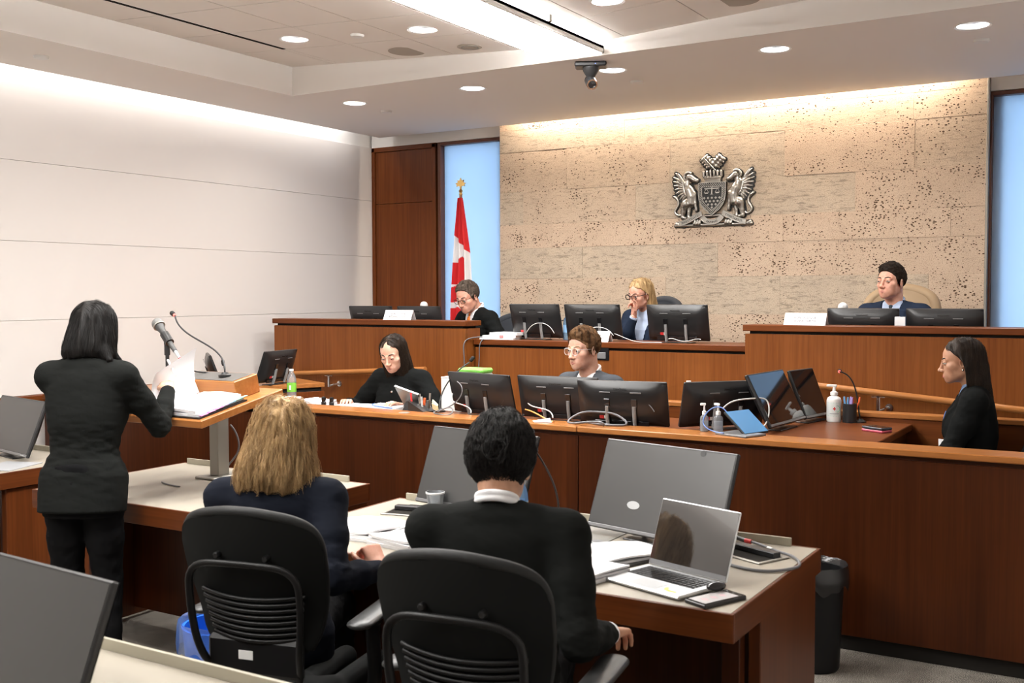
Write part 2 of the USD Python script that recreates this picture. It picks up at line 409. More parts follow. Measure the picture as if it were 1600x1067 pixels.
cloth('tie_orange', (.72, .20, .035), .6); cloth('tie_dark', (.03, .045, .06), .6)
plain('shoe_black', (.012, .012, .012), .25)
def hairmat(name, c, c2, rough=.33, sc=(60., 60., 6.)):
    mat(name, {'g': ('geometry', {}), 'm': ('mapping', {'scale': sc}), 'n': ('noise_texture', {'scale': 1.0, 'detail': 3.0}), 'r': ('rgb_ramp', {'ramp': [(.35, c), (.65, c2)]}),
               'p': ('principled_bsdf', {'roughness': rough + .08, 'specular_ior_level': .22})},
        [('g.position', 'm.vector'), ('m.vector', 'n.vector'), ('n.fac', 'r.fac'), ('r.color', 'p.base_color')])
hairmat('hair_black', (.0045, .0038, .0035), (.0095, .0078, .007), .42); hairmat('hair_darkbrown', (.012, .0075, .005), (.032, .019, .012), .42)
hairmat('hair_brown', (.06, .030, .013), (.24, .13, .06), .42); hairmat('hair_greybrown', (.055, .040, .030), (.15, .115, .09), .4)
hairmat('hair_blond', (.21, .125, .055), (.50, .335, .165), .4, (90., 90., 5.)); hairmat('hair_golden', (.27, .165, .070), (.50, .345, .175), .38)

def xf_pts(v, R, t): return v @ np.asarray(R).T + np.asarray(t)
def head_solid(p):
    """p: jaw, chin, nose, lid ... in the head's own frame: eyes at the origin's height, +y ahead"""
    j = p.get('jaw', 1.0)*(1 - .06*p.get('fem', 0.0)); nz = p.get('nose', 1.0); lid = p.get('lid', .0022); fem = p.get('fem', 0.0)
    S = Solid((-.10, -.13, -.235), (.10, .135, .128), .003)
    S.ell((0, -.018, .034), (.0735, .094, .083), k=.02)
    S.ell((0, .028, .028), (.061, .056, .058), k=.03)
    S.ell((0, .032, -.040), (.0570*j, .056, .072), k=.025)
    for q in (-1, 1):
        S.cone((q*.043*j, -.010, -.056), (q*.020*j, .060, -.097), .0165, .0150, k=.022)
        S.ell((q*.044, .050, -.026), (.022, .025, .018), k=.022)
        S.ell((q*.035*j, .026, -.060), (.019, .034, .028), k=.03)
        S.cone((q*.044, .068, .016), (q*.012, .084, .011), .009, .0085, k=.012)
        S.ell((q*.0765, -.010, -.012), (.008, .020, .033), R=rotm([0, 0, 1], -q*22) @ rotm([1, 0, 0], -12), k=.006)
        S.ell((q*.0855, -.003, -.010), (.006, .010, .017), R=rotm([0, 0, 1], -q*22), k=.004, op='sub')
    S.ell((0, .070*1, -.100), (.020, .017, .016 + .003*(1 - fem)), k=.014)
    S.ell((0, .073, -.071), (.032, .022, .026), k=.015)
    for q in (-1, 1):
        S.ell((q*.0325, .099, -.003), (.0215, .016, .0135), k=.010, op='sub')
    S.cone((0, .087, .008), (0, .104 + .006*(nz - 1), -.038), .0070, .0098, k=.010)
    S.ell((0, .1065 + .010*(nz - 1), -.041), (.0115*nz, .0115*nz, .010), k=.007)
    for q in (-1, 1):
        S.ell((q*.0125*nz, .096, -.045), (.0078, .0105, .0082), k=.006)
        S.ell((q*.0062, .1035, -.0545), (.0040, .0055, .0035), k=.003, op='sub')
        c = np.array([q*.0325, .0775, -.003])
        for lo_, hi_ in ((lid, .02), (-.02, -.0046)):
            sl, g = S.win(c - .0148, c + .0148, .02)
            d = np.sqrt((g[0] - c[0])**2 + (g[1] - c[1])**2 + (g[2] - c[2])**2) - .0143
            zz = g[2] - c[2] + 0*d; d = np.maximum(d, np.maximum(lo_ - zz - .10*np.abs(g[0] - c[0]), zz - hi_))
            S.mix(sl, d.astype(np.float32), .0022, 'add')
    S.cone((-.019, .0955, -.0745), (.019, .0955, -.0745), .0022, .0022, k=.004, op='sub')
    S.cone((0, -.030, -.070), (0, -.052, -.235), .0485 - .006*fem, .0545 - .008*fem, k=.03)
    S.cone((0, -.045, -.02), (0, -.060, -.20), .047 - .006*fem, .053 - .008*fem, k=.03)
    return S
def front_y(S, x, z):
    i = int(round((x - S.lo[0])/S.h)); k = int(round((z - S.lo[2])/S.h)); col = S.f[i, :, k]
    ins = np.nonzero(col < 0)[0]
    if not len(ins): return 0.0
    a = ins[-1]
    if a + 1 >= len(col): return float(S.ax[1][a])
    return float(S.ax[1][a] + S.h*col[a]/(col[a] - col[a + 1]))
def sample(S, p):
    from scipy.ndimage import map_coordinates
    return map_coordinates(S.f, ((p - S.lo)/S.h).T, order=1, mode='nearest')
def grad(S, p, e=.004):
    g = np.stack([sample(S, p + e*d) - sample(S, p - e*d) for d in np.eye(3)], 1)
    return g/(np.linalg.norm(g, axis=1, keepdims=True) + 1e-9)
def strands(S, roots, want, steps, ds, off, rng, wig=.25, stick=1.0):
    """strands that follow the surface of a solid towards want(p)"""
    p = roots.copy(); out = []; N = len(p); d = None
    ph = rng.random((N, 3))*6.28
    for i in range(steps):
        n = grad(S, p)
        p = p + n*((off - sample(S, p))*stick)[:, None].clip(-.02, .02)
        out.append(p.copy())
        w = want(p, i/steps) + wig*np.sin(ph + i*.55)*.5
        t = w - n*(w*n).sum(1, keepdims=True); t /= np.linalg.norm(t, axis=1, keepdims=True) + 1e-6
        d = t if d is None else .5*d + .5*t
        p = p + d*ds[:, None]
    return np.stack(out, 1)
def surf_roots(v, f, n, rng, ok=None):
    a = np.linalg.norm(np.cross(v[f[:, 1]] - v[f[:, 0]], v[f[:, 2]] - v[f[:, 0]]), axis=1)
    if ok is not None: a = a*ok(v[f].mean(1))
    i = rng.choice(len(f), n, p=a/a.sum()); b = rng.dirichlet((1, 1, 1), n)
    return (v[f[i]]*b[:, :, None]).sum(1)

def hand_mesh(side, curl, s=1.0, spread=4.0, thumb=(35, 25), h=.0028):
    """wrist at the origin, fingers towards +y, back of the hand towards +z; side +1: thumb at -x (a right hand, palm down)"""
    S = Solid((-.085*s, -.05, -.10*s), (.085*s, .215*s, .05), h)
    q = -side
    xs = [q*.031, q*.0105, -q*.0105, -q*.029]; L = [.072, .080, .074, .058]; rr = [.0088, .0092, .0088, .0076]
    S.cone((0, -.045, 0), (0, .012*s, 0), .0245*s, .025*s, k=.012, flat=((0, 0, 1), .72))
    for i in range(4):
        kn = np.array([xs[i], .089 - .004*abs(i - 1.2), .003])*s
        S.cone(np.array([xs[i]*.55, .016, 0])*s, kn, .0145*s, .0115*s, k=.012, flat=((0, 0, 1), .85))
        a = 0.0; p = kn; c = curl[i] if np.ndim(curl[0]) else curl
        yaw = math.radians(-(i - 1.4)*spread*q)
        for seg, (fr, ca) in enumerate(zip((.46, .30, .24), c)):
            a += math.radians(ca)
            d = np.array([math.sin(yaw)*math.cos(a), math.cos(yaw)*math.cos(a), -math.sin(a)])
            n = p + d*L[i]*fr*s
            S.cone(p, n, rr[i]*s*(1 - .08*seg), rr[i]*s*(.93 - .09*seg), k=.003); p = n
    t0 = np.array([q*.024, .020, -.006])*s; a, b = map(math.radians, thumb)
    d = np.array([q*math.sin(a), math.cos(a), -.45]); d /= np.linalg.norm(d); t1 = t0 + d*.042*s
    d2 = np.array([q*math.sin(a - b), math.cos(a - b), -.35]); d2 /= np.linalg.norm(d2); t2 = t1 + d2*.032*s
    d3 = np.array([q*math.sin(a - 1.6*b), math.cos(a - 1.6*b), -.30]); d3 /= np.linalg.norm(d3); t3 = t2 + d3*.024*s
    S.cone(t0, t1, .0150*s, .0112*s, k=.010); S.cone(t1, t2, .0105*s, .0095*s, k=.003); S.cone(t2, t3, .0096*s, .0075*s, k=.003)
    return S.mesh()
def frame(y, z):
    y = unit(y); z = np.asarray(z, float); z = unit(z - y*(z @ y)); return np.stack([np.cross(y, z), y, z], 1)
def two_bone(a, w, l1, l2, hint):
    d = w - a; L = np.linalg.norm(d); L2 = min(L, (l1 + l2)*.995); u = d/L
    w = a + u*L2; x = (l1*l1 - l2*l2 + L2*L2)/(2*L2); y = math.sqrt(max(l1*l1 - x*x, 0))
    h = np.asarray(hint, float); h = h - u*(h @ u); h /= np.linalg.norm(h)
    return a + u*x + h*y, w
RELAX = (28, 32, 22); FIST = (72, 85, 50); GRIP = (48, 60, 35)
def person(label, at, floor, heading, spec, group=None):
    """at: the hips' place; the person's own frame is +y ahead, +x to their right"""
    g = spec.get; s = g('s', 1.0); sit = g('sit', True); fem = g('fem', 0.0); rng = np.random.default_rng(g('seed', 1))
    hip = g('hip', .47 if sit else .80*s)
    P = thing('person', label, 'person', (at[0], at[1], floor), heading, group)
    ch, sh = math.cos(math.radians(heading)), math.sin(math.radians(heading))
    def local(w): x, y = w[0] - at[0], w[1] - at[1]; return np.array([ch*x + sh*y, -sh*x + ch*y, w[2] - floor])
    Rt = rotm([0, 1, 0], g('side', 0)) @ rotm([1, 0, 0], -g('lean', 0)); Tt = np.array([0, 0, hip])
    to_l = lambda v: xf_pts(v, Rt, Tt)
    to_t = lambda v: (np.asarray(v) - Tt) @ Rt
    # head
    hs = g('hs', 1.0)*(1 - .055*fem); hy, hp, hr = g('head', (0, 0, 0))
    Rh = Rt @ rotm([0, 0, 1], hy) @ rotm([1, 0, 0], hp) @ rotm([0, 1, 0], hr)
    neck_t = np.array([0, -.012, .600])*s*np.array([1, 1, g('torso', 1.0)])
    piv = np.array([0, -.045, -.11])*hs      # the head turns about the top of the neck
    hc = to_l(neck_t + np.array([0, .008 + g('jut', 0), .024 + g('neck', 0)])*s) - Rh @ piv
    HS = head_solid(dict(fem=fem, **g('face', {})))
    to_h = lambda v: xf_pts(np.asarray(v, float)*hs, Rh, hc)
    hv, hf = HS.mesh(); bodyparts = [(to_h(hv), hf)]
    bodyparts.append(tube([to_t_l for to_t_l in (hc + Rh @ (np.array([0, -.045, -.13])*hs), to_l(neck_t + [0, -.004, -.02]), to_l(neck_t + [0, 0, -.12]))], [.044*hs, .052*s, .058*s], 20))
    # torso and arms
    tz = g('torso', 1.0); wS = g('shoulder', .178 - .020*fem)*s; zS = .528*s*tz
    wd = g('wide', 1.0)*s
    rows = [(0.0, .178 + .006*fem, .128), (.09, .180 + .004*fem, .130), (.21, .164 - .022*fem, .116 - .014*fem), (.34, .176 - .014*fem, .124), (.45, .184 - .012*fem, .116), (.525, .160 - .012*fem, .092), (.570, .108 - .008*fem, .075), (.612, .063, .060)]
    belly = g('belly', 0)
    rows = [(z*s*tz, 0, (-.012 if z > .5 else 0.0)*s, a*wd, (b + belly*math.exp(-((z - .18)/.14)**2))*s) for z, a, b in rows]
    hem = g('hem', None)
    arms = {}
    l1, l2 = .288*s, .255*s
    for q, nm in ((1, 'r'), (-1, 'l')):
        A = np.array([q*wS, -.012*s, zS])
        w = g('hand_' + nm); W = to_t(local(w)) if w is not None else np.array([q*.20, .22, .12])*s
        h = g('elbow_' + nm, (q*.8, -.5, -.8))
        E, W = two_bone(A, W, l1, l2, h); arms[q] = (A, E, W)
    allp = np.array([x for a in arms.values() for x in a]); m = .16
    lo = np.minimum(allp.min(0) - m, [-.26*s, -.2*s, -.05]); hi = np.maximum(allp.max(0) + m, [.26*s, .2*s, .68*s*tz]); lo[2] = min(lo[2], (hem if hem is not None else 0) - .03)
    J = Solid(lo, hi, g('res', .008))
    if hem is not None: rows = [(hem*s, 0, -.005, g('hemw', .188)*s, .135*s)] + [r for r in rows if r[0] > 0.03 and r[0] > hem*s]
    J.loft(rows, k=.02)
    lo_arm = g('arm', 1.0)
    if fem:
        for q in (-1, 1): J.ell((q*.075*s, .080*s, .375*s*tz), (.070*s, .060*s, .075*s), k=.05)
    SH = Solid(J.lo, J.lo + J.h*(np.array(J.f.shape) - 1), J.h); SH.f = J.f.copy() + .009      # what is worn beneath
    nk = neck_t
    wear = g('wear', 'suit')
    vz = g('vz', .34)*s*tz; slope = g('vslope', .30)
    if wear == 'suit':       # jacket: open at the front in a V, lapels standing proud of it, a collar behind the neck
        def lap(x, y, z):
            e = np.abs(x) - (z - vz)*slope
            return np.where((y > 0) & (e > 0) & (e < .050*s) & (z > vz) & (z < zS + .02), .0075, 0)
        J.cone(nk + [-.052*s, -.048*s, -.030*s], nk + [.052*s, -.048*s, -.030*s], .022*s, .022*s, k=.02)
        for q in (-1, 1): J.cone(nk + [q*.058*s, -.035*s, -.028*s], nk + [q*.062*s, .035*s, -.050*s], .022*s, .016*s, k=.02)
        J.grow(lap)
        J.cut(lambda x, y, z: np.minimum(np.minimum((z - vz)*slope - np.abs(x), y - .0), .02) + 0*x)
    elif wear == 'round':    # buttoned up with a wide collar
        for q in (-1, 1): J.cone(nk + [q*.045*s, -.045*s, -.028*s], nk + [q*.085*s, .035*s, -.055*s], .026*s, .020*s, k=.012)
    for q, (A, E, W) in arms.items():
        J.cone(A*np.array([.55, 1, 1]) + [0, 0, .015*s], A + [0, 0, -.004], .062*s, .060*s, k=.035)
        J.cone(A, A + (E - A)*.5, .062*s*lo_arm, .058*s*lo_arm, k=.03); J.cone(A + (E - A)*.5, E, .058*s*lo_arm, .050*s*lo_arm, k=.02)
        J.cone(E, E + (W - E)*.5, .050*s*lo_arm, .044*s*lo_arm, k=.02); J.cone(E + (W - E)*.5, W - unit(W - E)*.02, .044*s*lo_arm, .036*s*lo_arm, k=.02)
    jv, jf = J.mesh(); n = normals(jv, jf)
    el = np.zeros(len(jv))
    for q, (A, E, W) in arms.items():
        el = np.maximum(el, np.exp(-(((jv - E)/.09)**2).sum(1))); el = np.maximum(el, .7*np.exp(-(((jv - A - [0, .03, -.07])/.08)**2).sum(1)))
    el = np.maximum(el, .55*np.exp(-((jv[:, 2] - .20*s)/.10)**2))
    w1 = meshkit.fbm(jv*np.array([16, 16, 42]) + g('seed', 1)*7.3, 3) - .5
    jv = jv + n*(w1*(.004 + .022*el))[:, None]
    part(P, g('top_name', 'jacket'), (to_l(jv), jf), g('top', 'suit_black'), smooth=True)
    if wear == 'suit' and g('shirt'):
        SH.cut(lambda x, y, z: np.maximum(.26*s - z, np.abs(x) - .14*s) + 0*y)
        sv, sf = SH.mesh(); part(P, 'shirt', (to_l(sv), sf), g('shirt'), smooth=True)
        mb = MB()
        C = Solid(nk + np.array([-.11, -.11, -.06]), nk + np.array([.11, .12, .07]), .003)
        for q in (-1, 1):
            path = [nk + np.array([q*x, y, z])*s for x, y, z in ((.0, -.064, .028), (.035, -.056, .024), (.054, -.022, .012), (.048, .018, -.008), (.012, .050, -.030))]
            pp = spline(path, 34)
            for a, b in zip(pp[:-1], pp[1:]): C.cone(a + [0, 0, -.006], b + [0, 0, -.006], .0065, .0065, k=.006); C.cone(a + [0, 0, .010], b + [0, 0, .010], .0055, .0055, k=.006)
            if not g('nopoint'):
                for t in np.linspace(0, 1, 6): C.cone(nk + np.array([q*(.012 + .030*t), .052 - .001*t, -.026 + .004*t])*s, nk + np.array([q*(.030 + .022*t), .058 + .004*t, -.062 + .010*t])*s, .0045, .004, k=.004)
        cv, cf = C.mesh(); part(P, 'collar', (to_l(cv), cf), g('shirt'), smooth=True)
    if g('tie'):
        T = Solid(nk + np.array([-.06, -.02, -.30]), nk + np.array([.06, .20, .03]), .003)
        zs = np.linspace(nk[2] - .052*s, vz + .005, 12)
        pts = []
        for z in zs: pts.append(np.array([0, max(front_y(SH, 0, z), .062*s), z]))
        T.cone(nk + [0, .056*s, -.034*s], nk + [0, .068*s, -.064*s], .019*s, .013*s, k=.006, flat=((0, 1, 0), .75))
        for i in range(len(pts) - 1):
            a, b = pts[i], pts[i + 1]; w = .014 + .018*i/11
            T.cone(a + [-w*.55, .004, 0], b + [-w*.55, .004, 0], .009, .009, k=.01, flat=((0, 1, 0), .5)); T.cone(a + [w*.55, .004, 0], b + [w*.55, .004, 0], .009, .009, k=.01, flat=((0, 1, 0), .5))
        part(P, 'tie', (lambda m: (to_l(m[0]), m[1]))(T.mesh()), g('tie'), smooth=True)
    if g('buttons'):
        mb = MB()
        for z in g('buttons'):
            y = front_y(J, 0, z*s*tz); mb.lathe([(0, .004), (.007, .003), (.008, 0), (0, -.002)], 12, t=(0, y, z*s*tz), R=rotm([1, 0, 0], -90))
        m_ = mb.get(); part(P, 'button', (to_l(np.array(m_.vertices)), m_.faces), 'chrome', smooth=40)
    # hands
    for q, nm in ((1, 'r'), (-1, 'l')):
        A, E, W = arms[q]; E, W, A = to_l(E), to_l(W), to_l(A)
        hd = g('hdir_' + nm); hn = g('hnorm_' + nm, (0, 0, 1))
        y = unit(W - E) if hd is None else unit(hd)
        H, Hf = hand_mesh(q, g('curl_' + nm, RELAX), s*(1 - .06*fem)*g('hand', 1.0), thumb=g('thumb_' + nm, (35, 25)))
        bodyparts.append((xf_pts(H, frame(y, hn), W + y*.012), Hf))
        bodyparts.append(tube([A, E, W, W + y*.02], [.042*s, .036*s, .026*s, .023*s], 12))
        if g('cuff'):
            c = MB(); ar = unit(W - E); c.tube([W - ar*.06, W + ar*.004], .033*s, 18); part(P, 'cuff', c, g('cuff'), smooth=40)
    core = Solid((-.2, -.16, -.02), (.2, .16, .64*s*tz), .014); core.loft([(z, a, b, c*.86, d*.82) for z, a, b, c, d in rows if z > .02], k=.02); cv, cf = core.mesh(); bodyparts.append((to_l(cv), cf))
    part(P, 'body', join(*bodyparts), g('skin', 'skin_fair'), smooth=True)
    # legs
    Lg = Solid((-.30, -.25, -.02), (.30, .75 if sit else .25, hip + .22), .010)
    feet = []
    if sit:
        Lg.ell((0, .0, hip + .075*s), (.172*s, .135*s, .10*s), k=.03)
        for q in (-1, 1):
            K = np.array([q*.11*s, .43*s, hip + .055*s]); An = np.array([q*.12*s, .40*s + g('foot', .0), .09])
            Lg.cone((q*.085*s, .02, hip + .075*s), K, .085*s, .064*s, k=.03); Lg.cone(K, An, .062*s, .050*s, k=.02); feet.append(An)
    else:
        Lg.loft([(hip - .06, 0, -.005, .165*s, .118*s), (hip + .06, 0, -.005, .160*s, .115*s), (hip + .16, 0, 0, .135*s, .10*s)], k=.03)
        for q in (-1, 1):
            K = np.array([q*.085*s, .035, .44*s + .0]) + np.array(g('knee', (0, 0, 0))); An = np.array([q*.10*s, -.02 + g('stride', 0)*q, .09])
            Lg.cone((q*.082*s, 0, hip + .01), (np.array([q*.082*s, 0, hip + .01]) + K)/2, .088*s, .076*s, k=.02); Lg.cone((np.array([q*.082*s, 0, hip + .01]) + K)/2, K, .076*s, .062*s, k=.02); Lg.cone(K, An, .062*s, .056*s, k=.02); feet.append(An)
    Lg.cut(lambda x, y, z: .045 - z + 0*x + 0*y)
    lv, lf = Lg.mesh(); n = normals(lv, lf); lv = lv + n*((meshkit.fbm(lv*np.array([22, 22, 30]), 3) - .5)*.012)[:, None]
    part(P, 'trousers', (lv, lf), g('legs', 'trouser_black'), smooth=True)
    for An in feet:
        F = Solid(An + np.array([-.07, -.10, -.10]), An + np.array([.07, .24, .03]), .007)
        F.cone(An + [0, -.02, -.045], An + [0, .03, -.045], .040, .042, k=.02); F.cone(An + [0, .03, -.050], An + [0, .17, -.062], .040, .030, k=.03); F.cut(lambda x, y, z: .004 - z + 0*x + 0*y)
        part(P, 'shoe', F.mesh(), 'shoe_black', smooth=True)
    # face
    for q in (-1, 1):
        e = MB(); c = np.array([q*.0325, .0775, -.003])
        e.mesh(trimesh.creation.icosphere(3, .0131), t=c); m_ = e.get(); ey = part(P, 'eye', (to_h(np.array(m_.vertices)), m_.faces), 'eye_white', smooth=True)
        gz = unit(np.array(g('gaze', (0, 1, 0)))); iv = trimesh.creation.icosphere(2, .0066); e = MB(); e.mesh(iv, t=c + gz*.0079); m_ = e.get()
        part(ey, 'iris', (to_h(np.array(m_.vertices)), m_.faces), 'eye_dark', smooth=True)
        b = []
        for t in np.linspace(0, 1, 8):
            x = q*(.0135 + .037*t); z = .0165 + .0075*math.sin(2.4*t) - .002*t + g('brow', 0); b.append([x, front_y(HS, x, z) + .0005, z])
        part(P, 'eyebrow', (lambda m: (to_h(m[0]), m[1]))(tube(b, np.array([.0018, .0028, .0031, .0031, .0029, .0025, .0019, .0012])*g('browt', 1.0), 8, flat=((0, 0, 1), 1.25))), g('brow_mat', 'brow_dark'), smooth=True)
    for q in (-1, 1):
        c = np.array([q*.0325, .0775, -.003]); lid_ = g('face', {}).get('lid', .0022); la = [c + np.array([.0152*math.sin(a), .0152*math.cos(a)*.98, lid_ - .10*abs(.0152*math.sin(a)) - .0008]) for a in np.linspace(-1.05, 1.05, 13)]
        part(P, 'eyelashes', (lambda m: (to_h(m[0]), m[1]))(tube(la, np.array([.0006] + [.0011]*11 + [.0006]), 6)), 'eye_dark', smooth=True)
    Lp = Solid((-.035, .05, -.095), (.035, .12, -.055), .0016)
    y0 = front_y(HS, 0, -.067); y1 = min(front_y(HS, .021, -.068), front_y(HS, -.021, -.068))
    for q in (-1, 1):
        Lp.cone((0, y0 - .0028, -.0705), (q*.022, y1 - .0018, -.0745), .0048, .0016, k=.003); Lp.cone((0, y0 - .0030, -.0797), (q*.0200, y1 - .0016, -.0758), .0056, .0018, k=.003)
    Lp.cone((-.02, .115, -.0748), (.02, .115, -.0748), .0008, .0008)
    part(P, 'lips', (lambda m: (to_h(m[0]), m[1]))(Lp.mesh()), g('lips', 'lip_soft'), smooth=True)
    if g('glasses'):
        glasses(P, to_h, *g('glasses'))
    # hair
    g('hair')(P, to_h, HS, rng, Rh, g('hair_mat', 'hair_black'))
    return P, dict(to_h=to_h, to_l=to_l, to_t=to_t, local=local, J=J, hc=hc)
def glasses(P, to_h, matn, w, h, thick, rnd):
    f = MB()
    for q in (-1, 1):
        th = np.linspace(0, 2*np.pi, 29)[:-1]; e = rnd
        x = np.sign(np.cos(th))*np.abs(np.cos(th))**e*w; z = np.sign(np.sin(th))*np.abs(np.sin(th))**e*h
        pts = np.stack([q*(w + .010) + x, .1035 - .10*np.abs((q*(w + .010) + x))**1.5, z - .006], 1)
        pts = np.vstack([pts, pts[:2]]); f.tube(pts, thick, 8, cap=False)
        f.tube([(q*(2*w + .010), .098, .006), (q*.073, .085, .006), (q*.078, .02, .004), (q*.080, -.012, -.002), (q*.079, -.03, -.02)], thick*.9, 8)
    f.tube([(-.012, .104, .002), (0, .107, .005), (.012, .104, .002)], thick*.9, 8)
    m = f.get(); gp = part(P, 'glasses', (to_h(np.array(m.vertices)), m.faces), matn, smooth=50)
    L = MB()
    for q in (-1, 1):
        th = np.linspace(0, 2*np.pi, 25)[:-1]
        x = np.sign(np.cos(th))*np.abs(np.cos(th))**rnd*w; z = np.sign(np.sin(th))*np.abs(np.sin(th))**rnd*h
        pts = np.stack([q*(w + .010) + x, .1035 - .10*np.abs((q*(w + .010) + x))**1.5, z - .006], 1); c = pts.mean(0)
        L.add(np.vstack([pts, c]), [[k, (k + 1) % 24, 24] for k in range(24)])
    m = L.get(); part(gp, 'lens', (to_h(np.array(m.vertices)), m.faces), 'lens_glass', smooth=False)
mat('lens_glass', {'t': ('transparent_bsdf', {}), 'g': ('glossy_bsdf', {'roughness': .03}), 'm': ('mix_closure', {'fac': .06})}, [('t.BSDF', 'm.closure1'), ('g.BSDF', 'm.closure2')], surface='m.closure')

# ---- hair styles: a mass on the head, and strands over it
YL = np.array([-.12, -.09, -.06, -.03, -.005, .012, .030, .050, .070, .085, .12])
def hairline(y, tab): return np.interp(y, YL, tab)
def crop(top=.020, side=.006, nape=0.0, tab=(-.075, -.080, -.070, -.045, -.010, -.022, .012, .040, .058, .070, .10), comb=(.25, .9, .25), rough=None, wig=.25, n=2600, length=.030, width=.0013, lift=.004, quiff=0.0, part_x=None, recede=0.0):
    def make(P, to_h, HS, rng, Rh, mt):
        S = Solid((-.105, -.135, -.11), (.105, .125, .16), .0035)
        S.ell((0, -.020, .034), (.0735 + side, .094 + side, .083 + side*.8), k=.02)
        S.ell((0, -.004, .048), (.066 + side, .080 + side, .070 + top), k=.02)
        if quiff: S.ell((quiff[0], .045, .082 + quiff[1]*.4), (.048, .038, .022 + quiff[1]), k=.02)
        S.cut(lambda x, y, z: hairline(y + recede*np.abs(x)*0 - .25*np.maximum(np.abs(x) - .045, 0), tab) + nape*np.maximum(np.abs(x) - .022, 0)*(y < -.03) - z)
        S.f = S.f + ((meshkit.noise(np.stack(np.broadcast_arrays(*[a.reshape([-1 if i == k else 1 for i in range(3)]) for k, a in enumerate(S.ax)]), -1)*np.array([70, 30, 70])) - .5)*(rough or .006 + .35*lift)).astype(np.float32)
        v, f = S.mesh(); hp = part(P, 'hair', (to_h(v), f), mt, smooth=True)
        R = surf_roots(v, f, n, rng, lambda c: (c[:, 2] > hairline(c[:, 1], tab) + .002)*(np.linalg.norm((c - [0, -.02, .03])/[.07, .09, .08], axis=1) > .98))
        cm = np.array(comb)
        def want(p, t):
            w = np.zeros_like(p) + cm
            if part_x is not None: w[:, 0] = np.where(p[:, 0] > part_x, 1, -1)*np.abs(cm[0])
            back = p[:, 1] < -.02; low = p[:, 2] < .03
            w[back] = np.array([0, -.1, -1.0]); w[low & ~back] = np.array([0, -.6, -.8]); return w + rng.normal(0, .18, p.shape)
        st = strands(S, R, want, 7, length/7*rng.uniform(.6, 1.3, n), rng.uniform(.0, lift, n), rng, wig=wig)
        curves(hp, 'hair_strand', to_h(st.reshape(-1, 3)).reshape(st.shape), width, mt)
    return make
def long_hair(mass, n=3800, length=.16, width=.0015, cutface=None, flow=None, ends=None, jitter=.004, rough=.006, wig=.30):
    """mass(S): adds the hair's bulk; cutface: keeps the face free"""
    def make(P, to_h, HS, rng, Rh, mt):
        S = Solid((-.20, -.21, -.42), (.20, .15, .16), .0045)
        mass(S)
        if cutface: S.cut(cutface)
        X = np.stack(np.broadcast_arrays(*[a.reshape([-1 if i == k else 1 for i in range(3)]) for k, a in enumerate(S.ax)]), -1)
        S.f = S.f + ((meshkit.noise(X*np.array([60, 60, 8])) - .5)*rough*2).astype(np.float32)
        v, f = S.mesh(); hp = part(P, 'hair', (to_h(v), f), mt, smooth=True)
        down = np.array([0, 0, -1.0]) @ Rh
        R = surf_roots(v, f, n, rng)
        nn = grad(S, R); keep = (nn @ down) < .75; R = R[keep]
        def want(p, t):
            w = np.zeros_like(p) + down
            top = np.clip((p[:, 2] - .02)/.09, 0, 1)[:, None]
            out = np.stack([np.sign(p[:, 0] - (flow or 0.0))*1.0, -.35 + 0*p[:, 0], 0*p[:, 0]], 1)
            return w + top*out*1.5
        st = strands(S, R, want, 11, length/11*rng.uniform(.5, 1.3, len(R)), rng.normal(.001, jitter, len(R)), rng, wig=wig)
        if cutface:
            q = st.reshape(-1, 3); val = cutface(q[:, 0], q[:, 1], q[:, 2]).reshape(st.shape[:2]); st = st[val.max(1) < .0035]
        curves(hp, 'hair_strand', to_h(st.reshape(-1, 3)).reshape(st.shape), width, mt)
    return make

# ------------------------------------------------------------------ the room
# carpet: woven grey-brown tiles
mat('carpet', {'g': ('geometry', {}), 'm': ('mapping', {'scale': (1, 1, 1)}), 'w': ('wave_texture', {'scale': 60.0, 'distortion': 9.0, 'detail': 2.0, 'detail_scale': 2.0, 'bands_direction': 'x'}),
               'n': ('noise_texture', {'scale': 260.0, 'detail': 2.0}), 'n2': ('noise_texture', {'scale': 9.0, 'detail': 3.0}), 'a': ('math', {'math_type': 'multiply_add', 'value2': .45}), 'a2': ('math', {'math_type': 'multiply_add', 'value2': .35}),
               'a3': ('math', {'math_type': 'multiply_add', 'value2': .3, 'value3': 0.0}),
               'r': ('rgb_ramp', {'ramp': [(.25, (.045, .04, .034)), (.55, (.19, .172, .148)), (.85, (.42, .39, .345))]}), 'b': ('bump', {'strength': .5, 'distance': .004}), 'p': ('principled_bsdf', {'roughness': .95, 'specular_ior_level': .1})},
    [('g.position', 'w.vector'), ('g.position', 'n.vector'), ('g.position', 'n2.vector'), ('n2.fac', 'a3.value1'), ('w.fac', 'a.value1'), ('a3.value', 'a.value3'), ('n.fac', 'a2.value1'), ('a.value', 'a2.value3'), ('a2.value', 'r.fac'), ('r.color', 'p.base_color'), ('a2.value', 'b.height'), ('b.normal', 'p.normal')])
